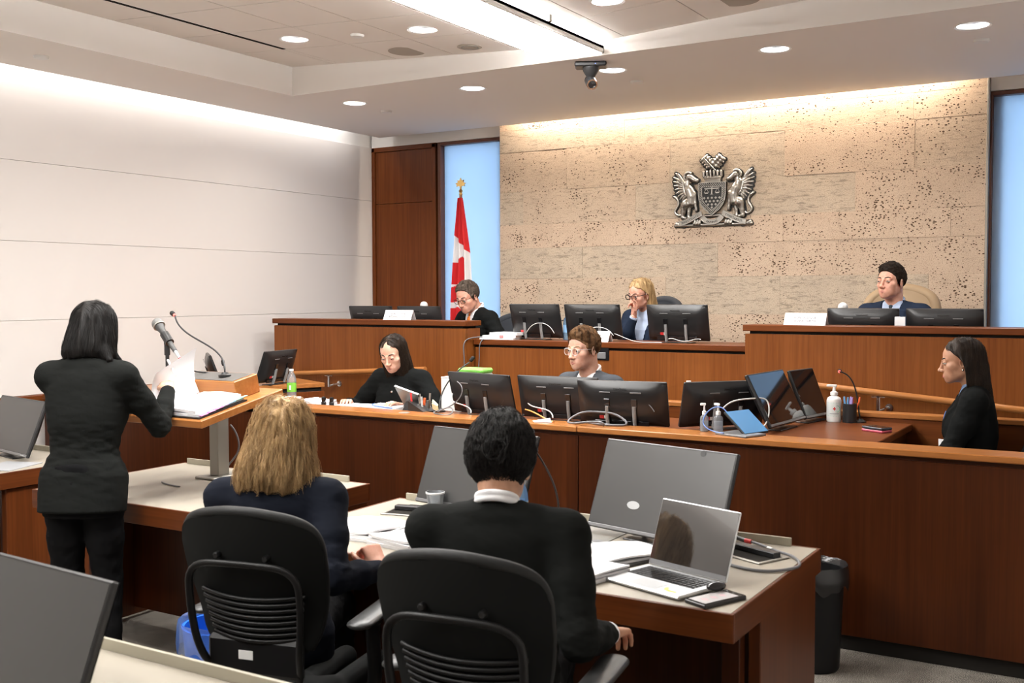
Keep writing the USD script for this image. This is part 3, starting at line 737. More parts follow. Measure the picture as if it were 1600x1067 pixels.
def stone(name, base, base2, dark, pit_scale, thr, vein):
    # granular travertine: speckle, slanting veins, oval pits
    nodes = {'g': ('geometry', {}), 'oi': ('object_info', {}), 'ad': ('vector_math', {'math_type': 'multiply_add', 'vector2': (1, 1, 1)}), 'cx': ('combine_xyz', {}), 'mu': ('math', {'math_type': 'multiply', 'value2': 40.0}),
             'n1': ('noise_texture', {'scale': 130.0, 'detail': 3.0, 'roughness': .7}), 'n2': ('noise_texture', {'scale': 3.2, 'detail': 3.0, 'distortion': .6}),
             'mv': ('mapping', {'rotation': (0, .42, 0), 'scale': (5.0, 5.0, 26.0)}), 'nv': ('noise_texture', {'scale': 1.6, 'detail': 6.0, 'roughness': .75, 'distortion': 1.6}),
             'mp': ('mapping', {'rotation': (0, .45, 0), 'scale': (pit_scale*.62, pit_scale*.62, pit_scale)}), 'vo': ('voronoi_texture', {'scale': 1.0, 'randomness': 1.0}), 'sz': ('noise_texture', {'scale': 7.0, 'detail': 2.0}),
             'th': ('math', {'math_type': 'multiply_add', 'value2': thr*2.2, 'value3': -thr*.50}), 'pit': ('math', {'math_type': 'less_than'}),
             'rb': ('rgb_ramp', {'ramp': [(.3, base2), (.7, base)]}), 'rs': ('rgb_ramp', {'ramp': [(.30, (.62, .60, .58)), (.5, (1, 1, 1)), (.75, (1.06, 1.05, 1.03))]}),
             'rv': ('rgb_ramp', {'ramp': [(.40, (1 - vein, 1 - vein, 1 - vein)), (.47, (1, 1, 1))]}),
             'm1': ('mix', {'mix_type': 'multiply', 'fac': 1.0}), 'm2': ('mix', {'mix_type': 'multiply', 'fac': 1.0}), 'm3': ('mix', {'color2': dark}), 'hh': ('math', {'math_type': 'multiply_add', 'value2': -1.0}),
             'b': ('bump', {'strength': .6, 'distance': .004}), 'p': ('principled_bsdf', {'roughness': .8, 'specular_ior_level': .25})}
    links = [('oi.random', 'mu.value1'), ('mu.value', 'cx.x'), ('mu.value', 'cx.z'), ('g.position', 'ad.vector1'), ('cx.vector', 'ad.vector3')]
    links += [('ad.vector', k + '.vector') for k in ('n1', 'n2', 'mv', 'mp', 'sz')] + [('mv.vector', 'nv.vector'), ('mp.vector', 'vo.vector'), ('sz.fac', 'th.value1'), ('vo.distance', 'pit.value1'), ('th.value', 'pit.value2'),
              ('n2.fac', 'rb.fac'), ('n1.fac', 'rs.fac'), ('nv.fac', 'rv.fac'), ('rb.color', 'm1.color1'), ('rs.color', 'm1.color2'), ('m1.color', 'm2.color1'), ('rv.color', 'm2.color2'), ('m2.color', 'm3.color1'), ('pit.value', 'm3.fac'),
              ('m3.color', 'p.base_color'), ('pit.value', 'hh.value1'), ('n1.fac', 'hh.value3'), ('hh.value', 'b.height'), ('b.normal', 'p.normal')]
    mat(name, nodes, links)
stone('stone_pitted', (.58, .445, .335), (.52, .395, .295), (.10, .06, .037), 66.0, .36, .10)
stone('stone_veined', (.54, .44, .335), (.47, .385, .30), (.12, .085, .055), 60.0, .16, .38)
stone('stone_mixed', (.56, .44, .33), (.50, .39, .295), (.09, .055, .035), 55.0, .30, .25)
mat('frosted_glass', {'d': ('translucent_bsdf', {'color': (.80, .86, .92)}), 'q': ('diffuse_bsdf', {'color': (.42, .50, .60)}), 'gl': ('glossy_bsdf', {'roughness': .25, 'color': (.7, .75, .8)}), 'm': ('mix_closure', {'fac': .35}), 'f': ('fresnel', {'IOR': 1.35}), 'm2': ('mix_closure', {})},
    [('d.BSDF', 'm.closure1'), ('q.BSDF', 'm.closure2'), ('f.fac', 'm2.fac'), ('m.closure', 'm2.closure1'), ('gl.BSDF', 'm2.closure2')], surface='m2.closure')
mat('lamp_lens', {'e': ('emission', {'color': (1.0, .985, .96), 'strength': LIGHT_BAR})}, surface='e.emission')
mat('lamp_glow', {'e': ('emission', {'color': (1.0, .97, .95), 'strength': 40.0})}, surface='e.emission')
plain('lamp_reflector', (.80, .82, .86), .22, metal=.9)

struct('floor', MB().box((XL - .2, YREAR - .2, -.12), (XR + .2, YB + .3, 0), 0), 'carpet', label='grey brown woven carpet floor')
# left wall: long fabric panels in rows, a wooden bumper rail, a painted strip above
w = shell('wall_left', 'pale fabric panelled side wall under a bright cove')
part(w, 'wall_base', MB().box((XL - .15, YREAR, 0), (XL - .02, YB + .3, 3.75), 0), 'white_paint')
rows = [(.945, 1.471), (1.471, 2.023), (2.023, 2.579), (2.579, 3.109)]
for a, b in rows: part(w, 'fabric_panel', MB().box((XL - .02, YREAR, a + .001), (XL, YB + .07, b - .001), .0015), 'fabric_panel')
part(w, 'fabric_panel', MB().box((XL - .02, YREAR, .11), (XL, YB + .07, .892), .003), 'fabric_panel')
part(w, 'bumper_rail', MB().box((XL - .02, YREAR, .894), (XL + .035, 6.70, .945), .006), 'cherry_y')
struct('baseboard_left', MB().box((XL - .02, YREAR, 0), (XL + .008, YB, .11), .003), 'cherry_y', label='dark wooden baseboard of the panelled wall')
w = shell('wall_right', 'white painted wall beside the bench')
part(w, 'wall_base', MB().box((XR, YREAR, 0), (XR + .12, YB + .3, 3.75), 0), 'white_paint')
w = shell('wall_rear', 'white painted wall behind the counsel tables')
part(w, 'wall_base', MB().box((XL - .15, YREAR - .12, 0), (XR + .12, YREAR, 3.75), 0), 'white_paint')
part(w, 'wood_wainscot', MB().box((XL, YREAR, 0), (XR, YREAR + .03, 1.0), .004), 'cherry_z')
# back wall: stone facing in courses between two frosted windows and two wooden panels
w = shell('wall_back', 'pitted travertine wall behind the bench')
SX0, SX1 = -5.212, -1.079
part(w, 'wall_base', MB().box((XL - .1, YB + .16, 0), (-5.95, YB + .3, 3.75), 0).box((SX0 - .002, YB + .05, 0), (SX1 + .002, YB + .3, 3.75), 0).box((-5.30, YB + .16, 0), (SX0, YB + .3, 3.75), 0).box((SX1, YB + .16, 0), (-.98, YB + .3, 3.75), 0).box((-.36, YB + .16, 0), (XR, YB + .3, 3.75), 0)
     .box((-5.96, YB + .14, 3.10), (-5.25, YB + .3, 3.75), 0).box((-1.05, YB + .14, 3.10), (-.33, YB + .3, 3.75), 0).box((-5.96, YB + .14, 0), (-5.25, YB + .3, .9), 0).box((-1.05, YB + .14, 0), (-.33, YB + .3, .9), 0), 'white_paint')
part(w, 'plaster_strip', MB().box((XL, YB + .075, 3.105), (SX0, YB + .14, 3.7), 0).box((SX1, YB + .075, 3.105), (XR, YB + .14, 3.7), 0), 'white_paint')
part(w, 'joint_backing', MB().box((SX0 + .002, YB + .012, .3), (SX1 - .002, YB + .06, 3.6), 0), 'stone_veined')
rng = random.Random(11); z = .40; row = 0
HH = [.215, .30, .36, .20, .31, .275]
while z < 3.55:
    h = HH[row % 6]; x = SX0; k = 0; off = [0, .55, .25, .7, .4][row % 5]
    while x < SX1 - .01:
        L = (off if k == 0 and off > .1 else rng.choice([.86, .98, 1.12, 1.25])); x2 = min(SX1, x + L)
        if SX1 - x2 < .22: x2 = SX1
        m_ = rng.choice(['stone_pitted', 'stone_pitted', 'stone_veined', 'stone_mixed'] if row % 2 == 0 else ['stone_veined', 'stone_veined', 'stone_mixed', 'stone_pitted'])
        d = rng.uniform(-.0012, .0012)
        part(w, 'stone_block', MB().box((x + .0005, YB + d, z + .0005), (x2 - .0005, YB + .03, z + h - .0005), .0008), m_, smooth=False)
        x = x2; k += 1
    z += h; row += 1
part(w, 'stone_edge_trim', MB().box((SX1, YB - .004, .3), (SX1 + .016, YB + .085, 3.6), .002), 'grey_metal')
WY = YB + .08
def wood_panel(x0, x1):
    part(w, 'panel_stile', MB().box((x0, WY - .012, .3), (x0 + .035, WY + .08, 3.10), .003), 'cherry_z'); part(w, 'panel_stile', MB().box((x1 - .045, WY - .012, .3), (x1, WY + .08, 3.10), .003), 'cherry_z')
    part(w, 'panel_head', MB().box((x0, WY - .012, 3.06), (x1, WY + .08, 3.105), .003), 'cherry_x')
    for a, b in ((.35, 1.4), (1.404, 2.542), (2.546, 3.058)): part(w, 'wood_panel', MB().box((x0 + .037, WY + .006, a), (x1 - .047, WY + .05, b), .002), 'cherry_z')
wood_panel(XL + .0, -5.985); wood_panel(-.31, XR)
def window(x0, x1, label):
    n = shell(numbered('/w', 'window')[3:].replace('window', 'window_1' if x0 < -3 else 'window_2'), label)
    f = .035 if x0 < -3 else .014
    part(n, 'window_frame', MB().box((x0, WY - .02, .9), (x0 + f, WY + .12, 3.10), .003).box((x1 - f*.3, WY - .02, .9), (x1, WY + .12, 3.10), .003).box((x0 + f, WY - .02, 3.07), (x1 - f*.3, WY + .12, 3.10), .003).box((x0 + f, WY - .02, .9), (x1 - f*.3, WY + .12, .95), .003), 'frame_dark')
    part(n, 'window_pane', MB().box((x0 + f*.6, WY + .05, .93), (x1 - f*.2, WY + .062, 3.08), 0), 'frosted_glass', smooth=False)
window(-5.955, SX0 + .004, 'tall frosted blue window beside the flag')
window(SX1 + .016, -.30, 'tall frosted blue window at the right of the stone wall')

# ceilings
plain('tile_joint', (.07, .063, .055), .8, spec=.1)
c = shell('ceiling', 'lowered plaster ceiling around a shallow folded tray of square tiles')
CX0, CX1, CY1, CY0 = -5.72, -.56, 6.20, -1.6
from shapely.geometry import box as sbox
SLOPE = .055; ZMID = 3.39 - SLOPE*(XAX - .08 - CX0)
def ztray(x): return 3.39 - SLOPE*(x - CX0) if x < -3.22 else ZMID + SLOPE*(x + 3.22)
DL = [('round downlight nearest the wooden corner panel', (-5.52, 6.70, ZC), 1), ('round downlight above the left bench, second from the corner', (-4.38, 6.68, ZC), 1), ('round downlight right behind the black camera', (-3.22, 6.65, ZC), 1),
      ('round downlight in front of the middle of the stone wall', (-2.08, 6.62, ZC), 1), ('round downlight at the far right, in front of the stone', (-.935, 6.64, ZC), 1),
      ('round downlight in the tiled ceiling beside the black air slot', (-4.954, 5.40, ztray(-4.954) - .001), 0), ('round downlight in the tiled ceiling left of the long lamp', (-3.944, 5.457, ztray(-3.944) - .001), 0),
      ('round downlight in the tiled ceiling right of the long lamp, cut by the frame', (-2.666, 5.443, ztray(-2.666) - .001), 0)]
hid = [(x, y, ztray(x) - .001) for x in (-4.954, -3.944, -2.40) for y in (3.7, 1.95, .2)]
ALLDL = [d[1] for d in DL] + hid
holes = unary_union([Point(l[0], l[1]).buffer(.088, 20) for l in ALLDL])
low = unary_union([sbox(-6.53, CY1, .26, 8.30), sbox(-6.53, YREAR, CX0, CY1), sbox(CX1, YREAR, .26, CY1), sbox(CX0, YREAR, CX1, CY0)]).difference(holes)
part(c, 'lower_ceiling', MB().prism(low, ZC, ZC + .10), 'ceiling_paint', smooth=False)
def tilted(poly, th, up=0.0):
    mb = MB().prism(poly, 0, th)
    for v in mb.v: v[:, 2] += np.array([ztray(x - (1e-6 if x > -3.22 - 1e-9 and x < -3.22 + 1e-9 and poly.centroid.x < -3.22 else 0)) for x in v[:, 0]]) + up
    return mb
part(c, 'tray_side', MB().box((CX0 - .04, CY0, ZC - .001), (CX0 + .003, CY1, 3.62), 0).box((CX1 - .003, CY0, ZC - .001), (CX1 + .04, CY1, 3.62), 0).box((CX0 - .04, CY1 - .003, ZC - .001), (CX1 + .04, CY1 + .04, 3.62), 0).box((CX0, CY0 - .04, ZC + .01), (CX1, CY0, 3.62), 0), 'ceiling_paint', smooth=False)
part(c, 'cove_back', MB().box((-6.53, YREAR, ZC + .10), (-6.50, 8.30, 3.55), 0).box((.23, YREAR, ZC + .10), (.26, 8.30, 3.55), 0).box((.2, YREAR, 3.55), (XR + .1, YB + .3, 3.62), 0).box((XL - .1, YREAR, 3.55), (-6.4, YB + .3, 3.62), 0).box((-6.5, 8.27, ZC + .10), (.23, 8.30, 3.55), 0).box((XL, 8.2, 3.55), (XR, YB + .3, 3.62), 0), 'white_paint', smooth=False)
part(c, 'ceiling_deck', MB().box((XL - .2, YREAR - .2, 3.66), (XR + .2, YB + .35, 3.75), 0), 'ceiling_paint', smooth=False)
cols = [CX0, -5.246, -4.712, -4.205, -3.69, -3.22, -2.913, -2.358, -1.80, -1.24, CX1]
SLOT = (-5.300, -5.246)
yr = [CY0] + [CY1 - .545*k for k in range(14, -1, -1)]; yr = [y for y in yr if y >= CY0]
for i in range(len(cols) - 1):
    x0, x1 = cols[i], cols[i + 1]
    if i == 0: x1 = SLOT[0]
    for j in range(len(yr) - 1):
        if yr[j + 1] - yr[j] < .05: continue
        y0, y1 = yr[j] + .0035, yr[j + 1] - .0035; a, b = x0 + .0035, x1 - .0035
        part(c, 'ceiling_tile', tilted(sbox(a, y0, b, y1).difference(holes), .007), 'ceiling_tile', smooth=False)
    if i == 0:
        for j in range(len(yr) - 1):
            part(c, 'ceiling_tile', tilted(sbox(SLOT[1] if False else SLOT[0] + .002, yr[j] + .002, SLOT[1] - .002, yr[j + 1] - .002), .007), 'ceiling_tile', smooth=False) if yr[j] > 5.64 else None
part(c, 'tile_grid', join(*[(lambda m: (np.array(m.vertices), np.array(m.faces)))(tilted(sbox(a, CY0, b, CY1).difference(holes), .02, .0075).get()) for a, b in ((CX0, -3.22), (-3.22, CX1))]), 'tile_joint', smooth=False)
d = thing('air_slot', 'long black linear air slot in the tiled ceiling', 'air vent')
part(d, 'slot_throat', MB().box((SLOT[0] + .001, CY0 + .1, ztray(-5.27) + .0015), (SLOT[1] - .001, 5.648, ztray(-5.27) + .0065), 0), 'shadow_gap', smooth=False)
for x in SLOT: part(d, 'slot_flange', MB().box((x - .005, CY0 + .1, ztray(x) - .0015), (x + .002, 5.66, ztray(x) + .001), .0004), 'ceiling_paint', smooth=False)

# the long lamp under the fold of the tray
t = thing('linear_lamp', 'long bright luminaire hung beneath the fold of the tiled ceiling', 'lamp')
LX0, LX1, LYE = -3.44, -3.045, 6.172
part(t, 'housing', MB().box((LX0, CY0 + .3, ZC + .012), (LX0 + .012, LYE, ZC + .05), .002).box((LX1 - .012, CY0 + .3, ZC + .004), (LX1, LYE, ZC + .05), .002).box((LX0, LYE - .012, ZC + .004), (LX1, LYE, ZC + .05), .002).box((LX0, CY0 + .3, ZC + .03), (LX1, LYE, ZC + .05), .002), 'white_paint')
part(t, 'lens', MB().box((LX0 + .012, CY0 + .31, ZC), (LX1 - .012, LYE - .012, ZC + .02), .002), 'lamp_lens', smooth=False)
part(t, 'glow_strip', MB().box((LX1 - .05, CY0 + .31, ZC + .055), (LX1 - .012, LYE - .03, ZC + .066), .002).box((LX0 + .012, CY0 + .31, ZC + .055), (LX0 + .05, LYE - .03, ZC + .066), .002), 'lamp_glow', smooth=False)
for y in (5.45, 3.4, 1.4):
    for x in (LX1 - .06, LX0 - .006): part(t, 'hanger', MB().box((x, y, ZC + .05), (x + .066, y + .03, ZC + .11), .002), 'grey_metal')

# recessed downlights, each with its lamp
def downlight_proto(label, loc, group):
    t = thing('downlight', label, 'ceiling light', loc, 0, group)
    part(t, 'trim_ring', MB().lathe([(.086, .0), (.100, -.004), (.102, 0), (.098, .006), (.086, .004)], 40), 'white_plastic', smooth=40)
    part(t, 'reflector', MB().lathe([(.086, 0), (.080, .03), (.068, .065), (.052, .085), (.0, .088)], 40), 'lamp_reflector', smooth=60)
    for k in range(4):
        a = k*math.pi/2 + .4; part(t, 'lamp_tube', MB().tube([(.025*math.cos(a), .025*math.sin(a), .08), (.03*math.cos(a), .03*math.sin(a), .03)], .010, 10), 'lamp_white')
    return t
mat('lamp_white', {'e': ('emission', {'color': (1.0, .985, .97), 'strength': 6.0})}, surface='e.emission')
dl0 = downlight_proto(DL[0][0], DL[0][1], 'downlights in the plaster ceiling')
for lb, loc, pl_ in DL[1:]: copy_of(dl0, lb, loc, 0, 'downlights in the plaster ceiling' if pl_ else 'downlights in the tiled ceiling')
for k_, loc in enumerate(hid): copy_of(dl0, 'round downlight above the counsel tables, %s row from the bench, %s from the side wall' % (('first', 'second', 'third')[k_ % 3], ('first', 'second', 'third')[k_//3]), loc, 0, 'downlights above the counsel tables')
for i, loc in enumerate(ALLDL):
    L = world_light(UsdLux.DiskLight, '/World/downlight_lamp_%03d' % i, (loc[0], loc[1], loc[2] + .028), LIGHT_DOWN, (1.0, .955, .90), Radius=.034)
    UsdLux.ShapingAPI.Apply(L.GetPrim()).CreateShapingConeAngleAttr(58.0); UsdLux.ShapingAPI(L.GetPrim()).CreateShapingConeSoftnessAttr(.5)
# small ceiling discs
def disc(name, label, cat, x, y, z, r, m_='white_plastic', th=.008, group=None):
    t = thing(name, label, cat, (x, y, z), 0, group); part(t, 'cover_plate', MB().lathe([(0, -th), (r*.9, -th), (r, -th*.4), (r, 0), (0, 0)], 30), m_, smooth=40)
    return t
for lb, x, y in (('small round sprinkler cap above the pale side wall', -6.13, 4.33), ('small round sprinkler cap above the left bench', -5.52, 7.11), ('small round sprinkler cap beyond the camera and downlight', -3.235, 7.085), ('small round sprinkler cap at the far right of the ceiling', -.94, 7.03)):
    disc('sprinkler_cap', lb, 'sprinkler', x, y, ZC, .047, 'white_plastic', .016, 'sprinkler caps in the plaster ceiling')
plain('speaker_grille', (.42, .375, .32), .8, bump=(1500., .4, .001))
for lb, x, y in (('large round speaker grille in the tiled ceiling left of the long lamp', -4.459, 5.987), ('large round speaker grille in the tiled ceiling right of the long lamp', -2.088, 5.92)):
    disc('ceiling_speaker', lb, 'ceiling speaker', x, y, ztray(x), .135, 'speaker_grille', .004, 'ceiling speakers')
t = disc('ceiling_speaker', 'small ringed speaker grille in the tile nearest the long lamp', 'ceiling speaker', -3.955, 6.001, ztray(-3.955), .085, 'speaker_grille', .006)
part(t, 'grille_ring', MB().lathe([(.05, -.009), (.058, -.009), (.058, -.005), (.05, -.005)], 30), 'grey_metal')
disc('smoke_detector', 'small white detector disc in the tile between two downlights', 'detector', -4.45, 5.434, ztray(-4.45), .045, 'white_plastic', .016)
# camera under the ceiling
t = thing('security_camera', 'black pan and tilt camera hanging from the ceiling before the stone wall', 'camera', (-3.235, 6.36, ZC), 24)
part(t, 'mounting_plate', MB().box((-.105, -.06, -.032), (.105, .07, 0), .008), 'black_plastic')
part(t, 'status_light', MB().box((.03, -.064, -.02), (.036, -.058, -.014), .001), 'screen_blue')
part(t, 'yoke', MB().lathe([(.055, -.032), (.052, -.055), (.03, -.09), (.024, -.10), (0, -.10)], 28), 'black_plastic', smooth=40)
R_ = rotm([0, 0, 1], 14) @ rotm([1, 0, 0], 118)
hb = part(t, 'camera_head', MB().lathe([(0, -.05), (.030, -.05), (.036, -.04), (.036, .045), (.033, .05), (0, .05)], 28, R=R_, t=(0, -.012, -.128)), 'black_plastic', smooth=40)
part(hb, 'lens_ring', MB().lathe([(.026, .05), (.034, .05), (.035, .058), (.026, .058)], 28, R=R_, t=(0, -.012, -.128)), 'chrome', smooth=40)
part(hb, 'lens', MB().lathe([(0, .054), (.014, .053), (.026, .050)], 28, R=R_, t=(0, -.012, -.128)), 'screen', smooth=40)

# ------------------------------------------------------------------ benches and counters
def wood_block(parent, name, lo, hi, m_, b=.003, **k): return part(parent, name, MB().box(lo, hi, b), m_, **k)
# judges' bench: two higher wings and a lower middle; a shadow gap under every cap
BY, BM, ZW, ZM = 6.80, 6.916, 1.441, 1.297
def bench(label, x0, x1, y, ztop, panels, dp=.21):
    t = thing('bench', label, 'bench')
    part(t, 'cap', MB().box((x0 - .012, y - .012, ztop - .042), (x1 + .012, y + dp, ztop), .004), 'cherry_x')
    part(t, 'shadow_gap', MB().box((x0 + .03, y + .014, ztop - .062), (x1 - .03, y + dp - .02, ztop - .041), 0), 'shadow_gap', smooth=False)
    n = len(panels) - 1
    for i in range(n): part(t, 'front_panel', MB().box((panels[i] + .0012, y, .02), (panels[i + 1] - .0012, y + .025, ztop - .060), .002), 'bench_z')
    part(t, 'end_panel', MB().box((x0, y + .026, .02), (x0 + .025, y + dp, ztop - .060), .002), 'bench_z'); part(t, 'end_panel', MB().box((x1 - .025, y + .026, .02), (x1, y + dp, ztop - .060), .002), 'bench_z')
    part(t, 'desk_top', MB().box((x0 + .03, y + dp, ztop - .20), (x1 - .03, y + .62, ztop - .165), .004), 'cherry_x')
    return t
wood('bench_z', 2, [(.30, (.100, .027, .0055)), (.55, (.175, .052, .0105)), (.80, (.255, .084, .019))], rough=.36)
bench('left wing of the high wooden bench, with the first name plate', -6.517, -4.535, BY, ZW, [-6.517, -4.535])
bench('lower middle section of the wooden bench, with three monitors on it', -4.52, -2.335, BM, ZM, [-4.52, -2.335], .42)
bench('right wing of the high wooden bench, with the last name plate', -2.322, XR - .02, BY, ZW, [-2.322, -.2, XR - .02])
struct('trim_1', MB().box((XL + .02, 6.95, 0), (XR - .002, 8.36, .46), 0), 'carpet', label='raised carpeted floor behind the bench')
def rail(label, a, b, brs):
    t = thing('handrail', label, 'handrail')
    part(t, 'rail', MB().tube([a, b], .021, 20), 'maple_x', smooth=40)
    for f in brs:
        p = np.array(a) + (np.array(b) - np.array(a))*f
        br = part(t, 'bracket', MB().box(p + [-.04, -.006, -.030], p + [.04, .006, -.021], .002).box(p + [-.010, -.006, -.12], p + [.012, .006, -.02], .003).tube([p + [0, 0, -.112], p + [.03, .02, -.10], p + [.05, .078, -.095]], .008, 10), 'chrome')
        part(br, 'wall_plate', MB().lathe([(0, .0), (.024, 0), (.024, .006), (0, .006)], 20, R=rotm([1, 0, 0], 90), t=p + [.05, .079, -.095]), 'chrome')
rail('round wooden handrail along the left wing of the bench', (-6.30, 6.72, .974), (-4.855, 6.72, 1.063), (.32, .85))
rail('round wooden handrail falling to the right along the right wing', (-1.90, 6.72, 1.071), (.35, 6.72, .895), (.2, .75))
struct('trim_2', MB().box((XL + .02, 5.10, 0), (XR - .002, 6.30, .06), 0), 'carpet', label='raised carpeted floor of the clerks')
# clerks' counter
t = thing('clerk_counter', 'long dark wooden counter with a lighter cap across the room', 'counter')
CY, CZ = 4.93, .955
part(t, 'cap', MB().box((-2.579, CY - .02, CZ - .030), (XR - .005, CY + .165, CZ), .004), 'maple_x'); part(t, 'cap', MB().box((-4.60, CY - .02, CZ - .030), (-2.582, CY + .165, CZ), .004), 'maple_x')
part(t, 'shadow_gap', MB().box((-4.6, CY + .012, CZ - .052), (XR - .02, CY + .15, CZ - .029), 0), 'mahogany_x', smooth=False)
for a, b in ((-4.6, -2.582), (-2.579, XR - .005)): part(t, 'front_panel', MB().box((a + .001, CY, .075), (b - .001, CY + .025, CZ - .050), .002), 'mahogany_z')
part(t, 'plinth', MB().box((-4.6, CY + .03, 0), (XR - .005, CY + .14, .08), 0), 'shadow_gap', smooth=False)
part(t, 'desk_top', MB().box((-1.72, CY + .166, CZ - .065), (-1.14, 6.135, CZ - .028), .004), 'cherry_x', label='glossy reddish desk top'); part(t, 'desk_top', MB().box((-5.35, CY + .166, CZ - .065), (-2.452, 5.47, CZ - .028), .004), 'cherry_x'); part(t, 'desk_top', MB().box((-2.45, CY + .166, CZ - .065), (-1.722, 5.75, CZ - .028), .004), 'cherry_x')
part(t, 'back_ledge', MB().box((-2.9, 6.142, .70), (XR - .02, 6.22, .948), .002), 'cherry_x'); part(t, 'ledge_cap', MB().box((-2.9, 6.136, .950), (XR - .02, 6.235, .978), .003), 'maple_x')
for x in (-5.3, -4.0, -2.6, -1.76): part(t, 'desk_leg', MB().box((x, 5.2, .062), (x + .035, 5.44, CZ - .066), .002), 'mahogany_z')
part(t, 'desk_leg', MB().box((-1.18, 5.3, .062), (-1.145, 6.0, CZ - .066), .002), 'mahogany_z')
part(t, 'cable_grommet', MB().lathe([(0, .002), (.03, .002), (.034, 0), (0, 0)], 24, t=(-3.76, CY + .06, CZ)), 'grey_metal')
# the counter's left arm, turned a little towards the room
t = thing('clerk_counter', 'left arm of the wooden counter that ends at the side wall', 'counter')
A, B = np.array([-4.605, CY]), np.array([-6.72, 4.66]); d = (B - A)/np.linalg.norm(B - A); nrm = np.array([-d[1], d[0]]); nrm = nrm if nrm[1] > 0 else -nrm; L = np.linalg.norm(B - A)
Rr = np.array([[d[0], nrm[0], 0], [d[1], nrm[1], 0], [0, 0, 1.0]]); T0 = (A[0], A[1], 0)
part(t, 'cap', MB().box((0, -.02, CZ - .030), (L - .06, .165, CZ), .004, R=Rr, t=T0), 'cherry_x'); part(t, 'front_panel', MB().box((0, 0, .075), (L - .06, .025, CZ - .05), .002, R=Rr, t=T0), 'mahogany_z')
part(t, 'core', MB().box((.01, .03, 0), (L - .09, .15, CZ - .029), 0, R=Rr, t=T0), 'shadow_gap', smooth=False)
# side desk by the wall
t = thing('side_desk', 'wooden side desk with a dark reveal beside the bench, two monitors on it', 'desk')
A, B = np.array([-5.72, 5.68]), np.array([-5.46, 6.24]); d = (B - A)/np.linalg.norm(B - A); nrm = np.array([-d[1], d[0]]); Rr = np.array([[d[0], nrm[0], 0], [d[1], nrm[1], 0], [0, 0, 1.0]]); L = np.linalg.norm(B - A)
T0 = (A[0], A[1], 0)
part(t, 'desk_top', MB().box((-.7, 0, .935), (L, .62, .97), .004, R=Rr, t=T0), 'maple_y'); part(t, 'shadow_gap', MB().box((-.68, .02, .905), (L - .02, .60, .936), 0, R=Rr, t=T0), 'shadow_gap', smooth=False); part(t, 'front_panel', MB().box((-.7, .004, .062), (L - .003, .03, .906), .002, R=Rr, t=T0), 'cherry_z')
part(t, 'end_panel', MB().box((L - .03, .03, .062), (L - .005, .6, .906), .002, R=Rr, t=T0), 'cherry_z')

# ------------------------------------------------------------------ counsel tables
def counsel_table(label, x0, x1, y0, y1, strips=(), modesty=True, ends=True):
    t = thing('counsel_table', label, 'table'); Z = .74
    part(t, 'laminate_top', MB().box((x0 + .012, y0 + .012, Z - .02), (x1 - .012, y1 - .012, Z), .001), 'laminate')
    e = .012
    part(t, 'wood_edge', MB().box((x0, y0, Z - .085), (x1, y0 + e, Z + .0005), .002), 'walnut_x'); part(t, 'wood_edge', MB().box((x0, y1 - e, Z - .085), (x1, y1, Z + .0005), .002), 'walnut_x')
    part(t, 'wood_edge', MB().box((x0, y0 + e, Z - .085), (x0 + e, y1 - e, Z + .0005), .002), 'walnut_y'); part(t, 'wood_edge', MB().box((x1 - e, y0 + e, Z - .085), (x1, y1 - e, Z + .0005), .002), 'walnut_y')
    part(t, 'subtop', MB().box((x0 + e, y0 + e, Z - .084), (x1 - e, y1 - e, Z - .0205), 0), 'mahogany_x', smooth=False)
    for x, s_ in ((x0 + .018, 1), (x1 - .018, -1)):
        if ends: part(t, 'end_panel', MB().box((min(x, x + s_*.04), y0 + .30, .02), (max(x, x + s_*.04), y1 - .002, Z - .087), .003), 'walnut_z'); part(t, 'leg_post', MB().box((min(x + s_*.05, x + s_*.11), y0 + .25, .02), (max(x + s_*.05, x + s_*.11), y0 + .30, Z - .087), .003), 'mahogany_z')
    if modesty: part(t, 'modesty_panel', MB().box((x0 + .06, y0 + .52, .06), (x1 - .06, y0 + .545, Z - .087), .002), 'mahogany_z')
    for a, b in strips: part(t, 'cable_strip', MB().box((a, y1 - .026, Z), (b, y1 - .016, Z + .030), .001), 'olive_metal')
    return t
counsel_table('counsel table in front at the right, with laptop and papers', -2.882, -1.006, 2.868, 3.784, [(-2.826, -1.107)])
counsel_table('middle counsel table that carries the lectern', -4.495, -3.216, 3.075, 3.995, [(-4.45, -4.24), (-3.62, -3.33)])
counsel_table('left counsel table by the pale wall, with one monitor', -6.55, -5.02, 3.00, 3.90, [(-6.4, -5.28)])
counsel_table('nearest counsel table cut by the bottom of the frame', -3.4, -1.3, .86, 1.79, [(-3.3, -1.4)])

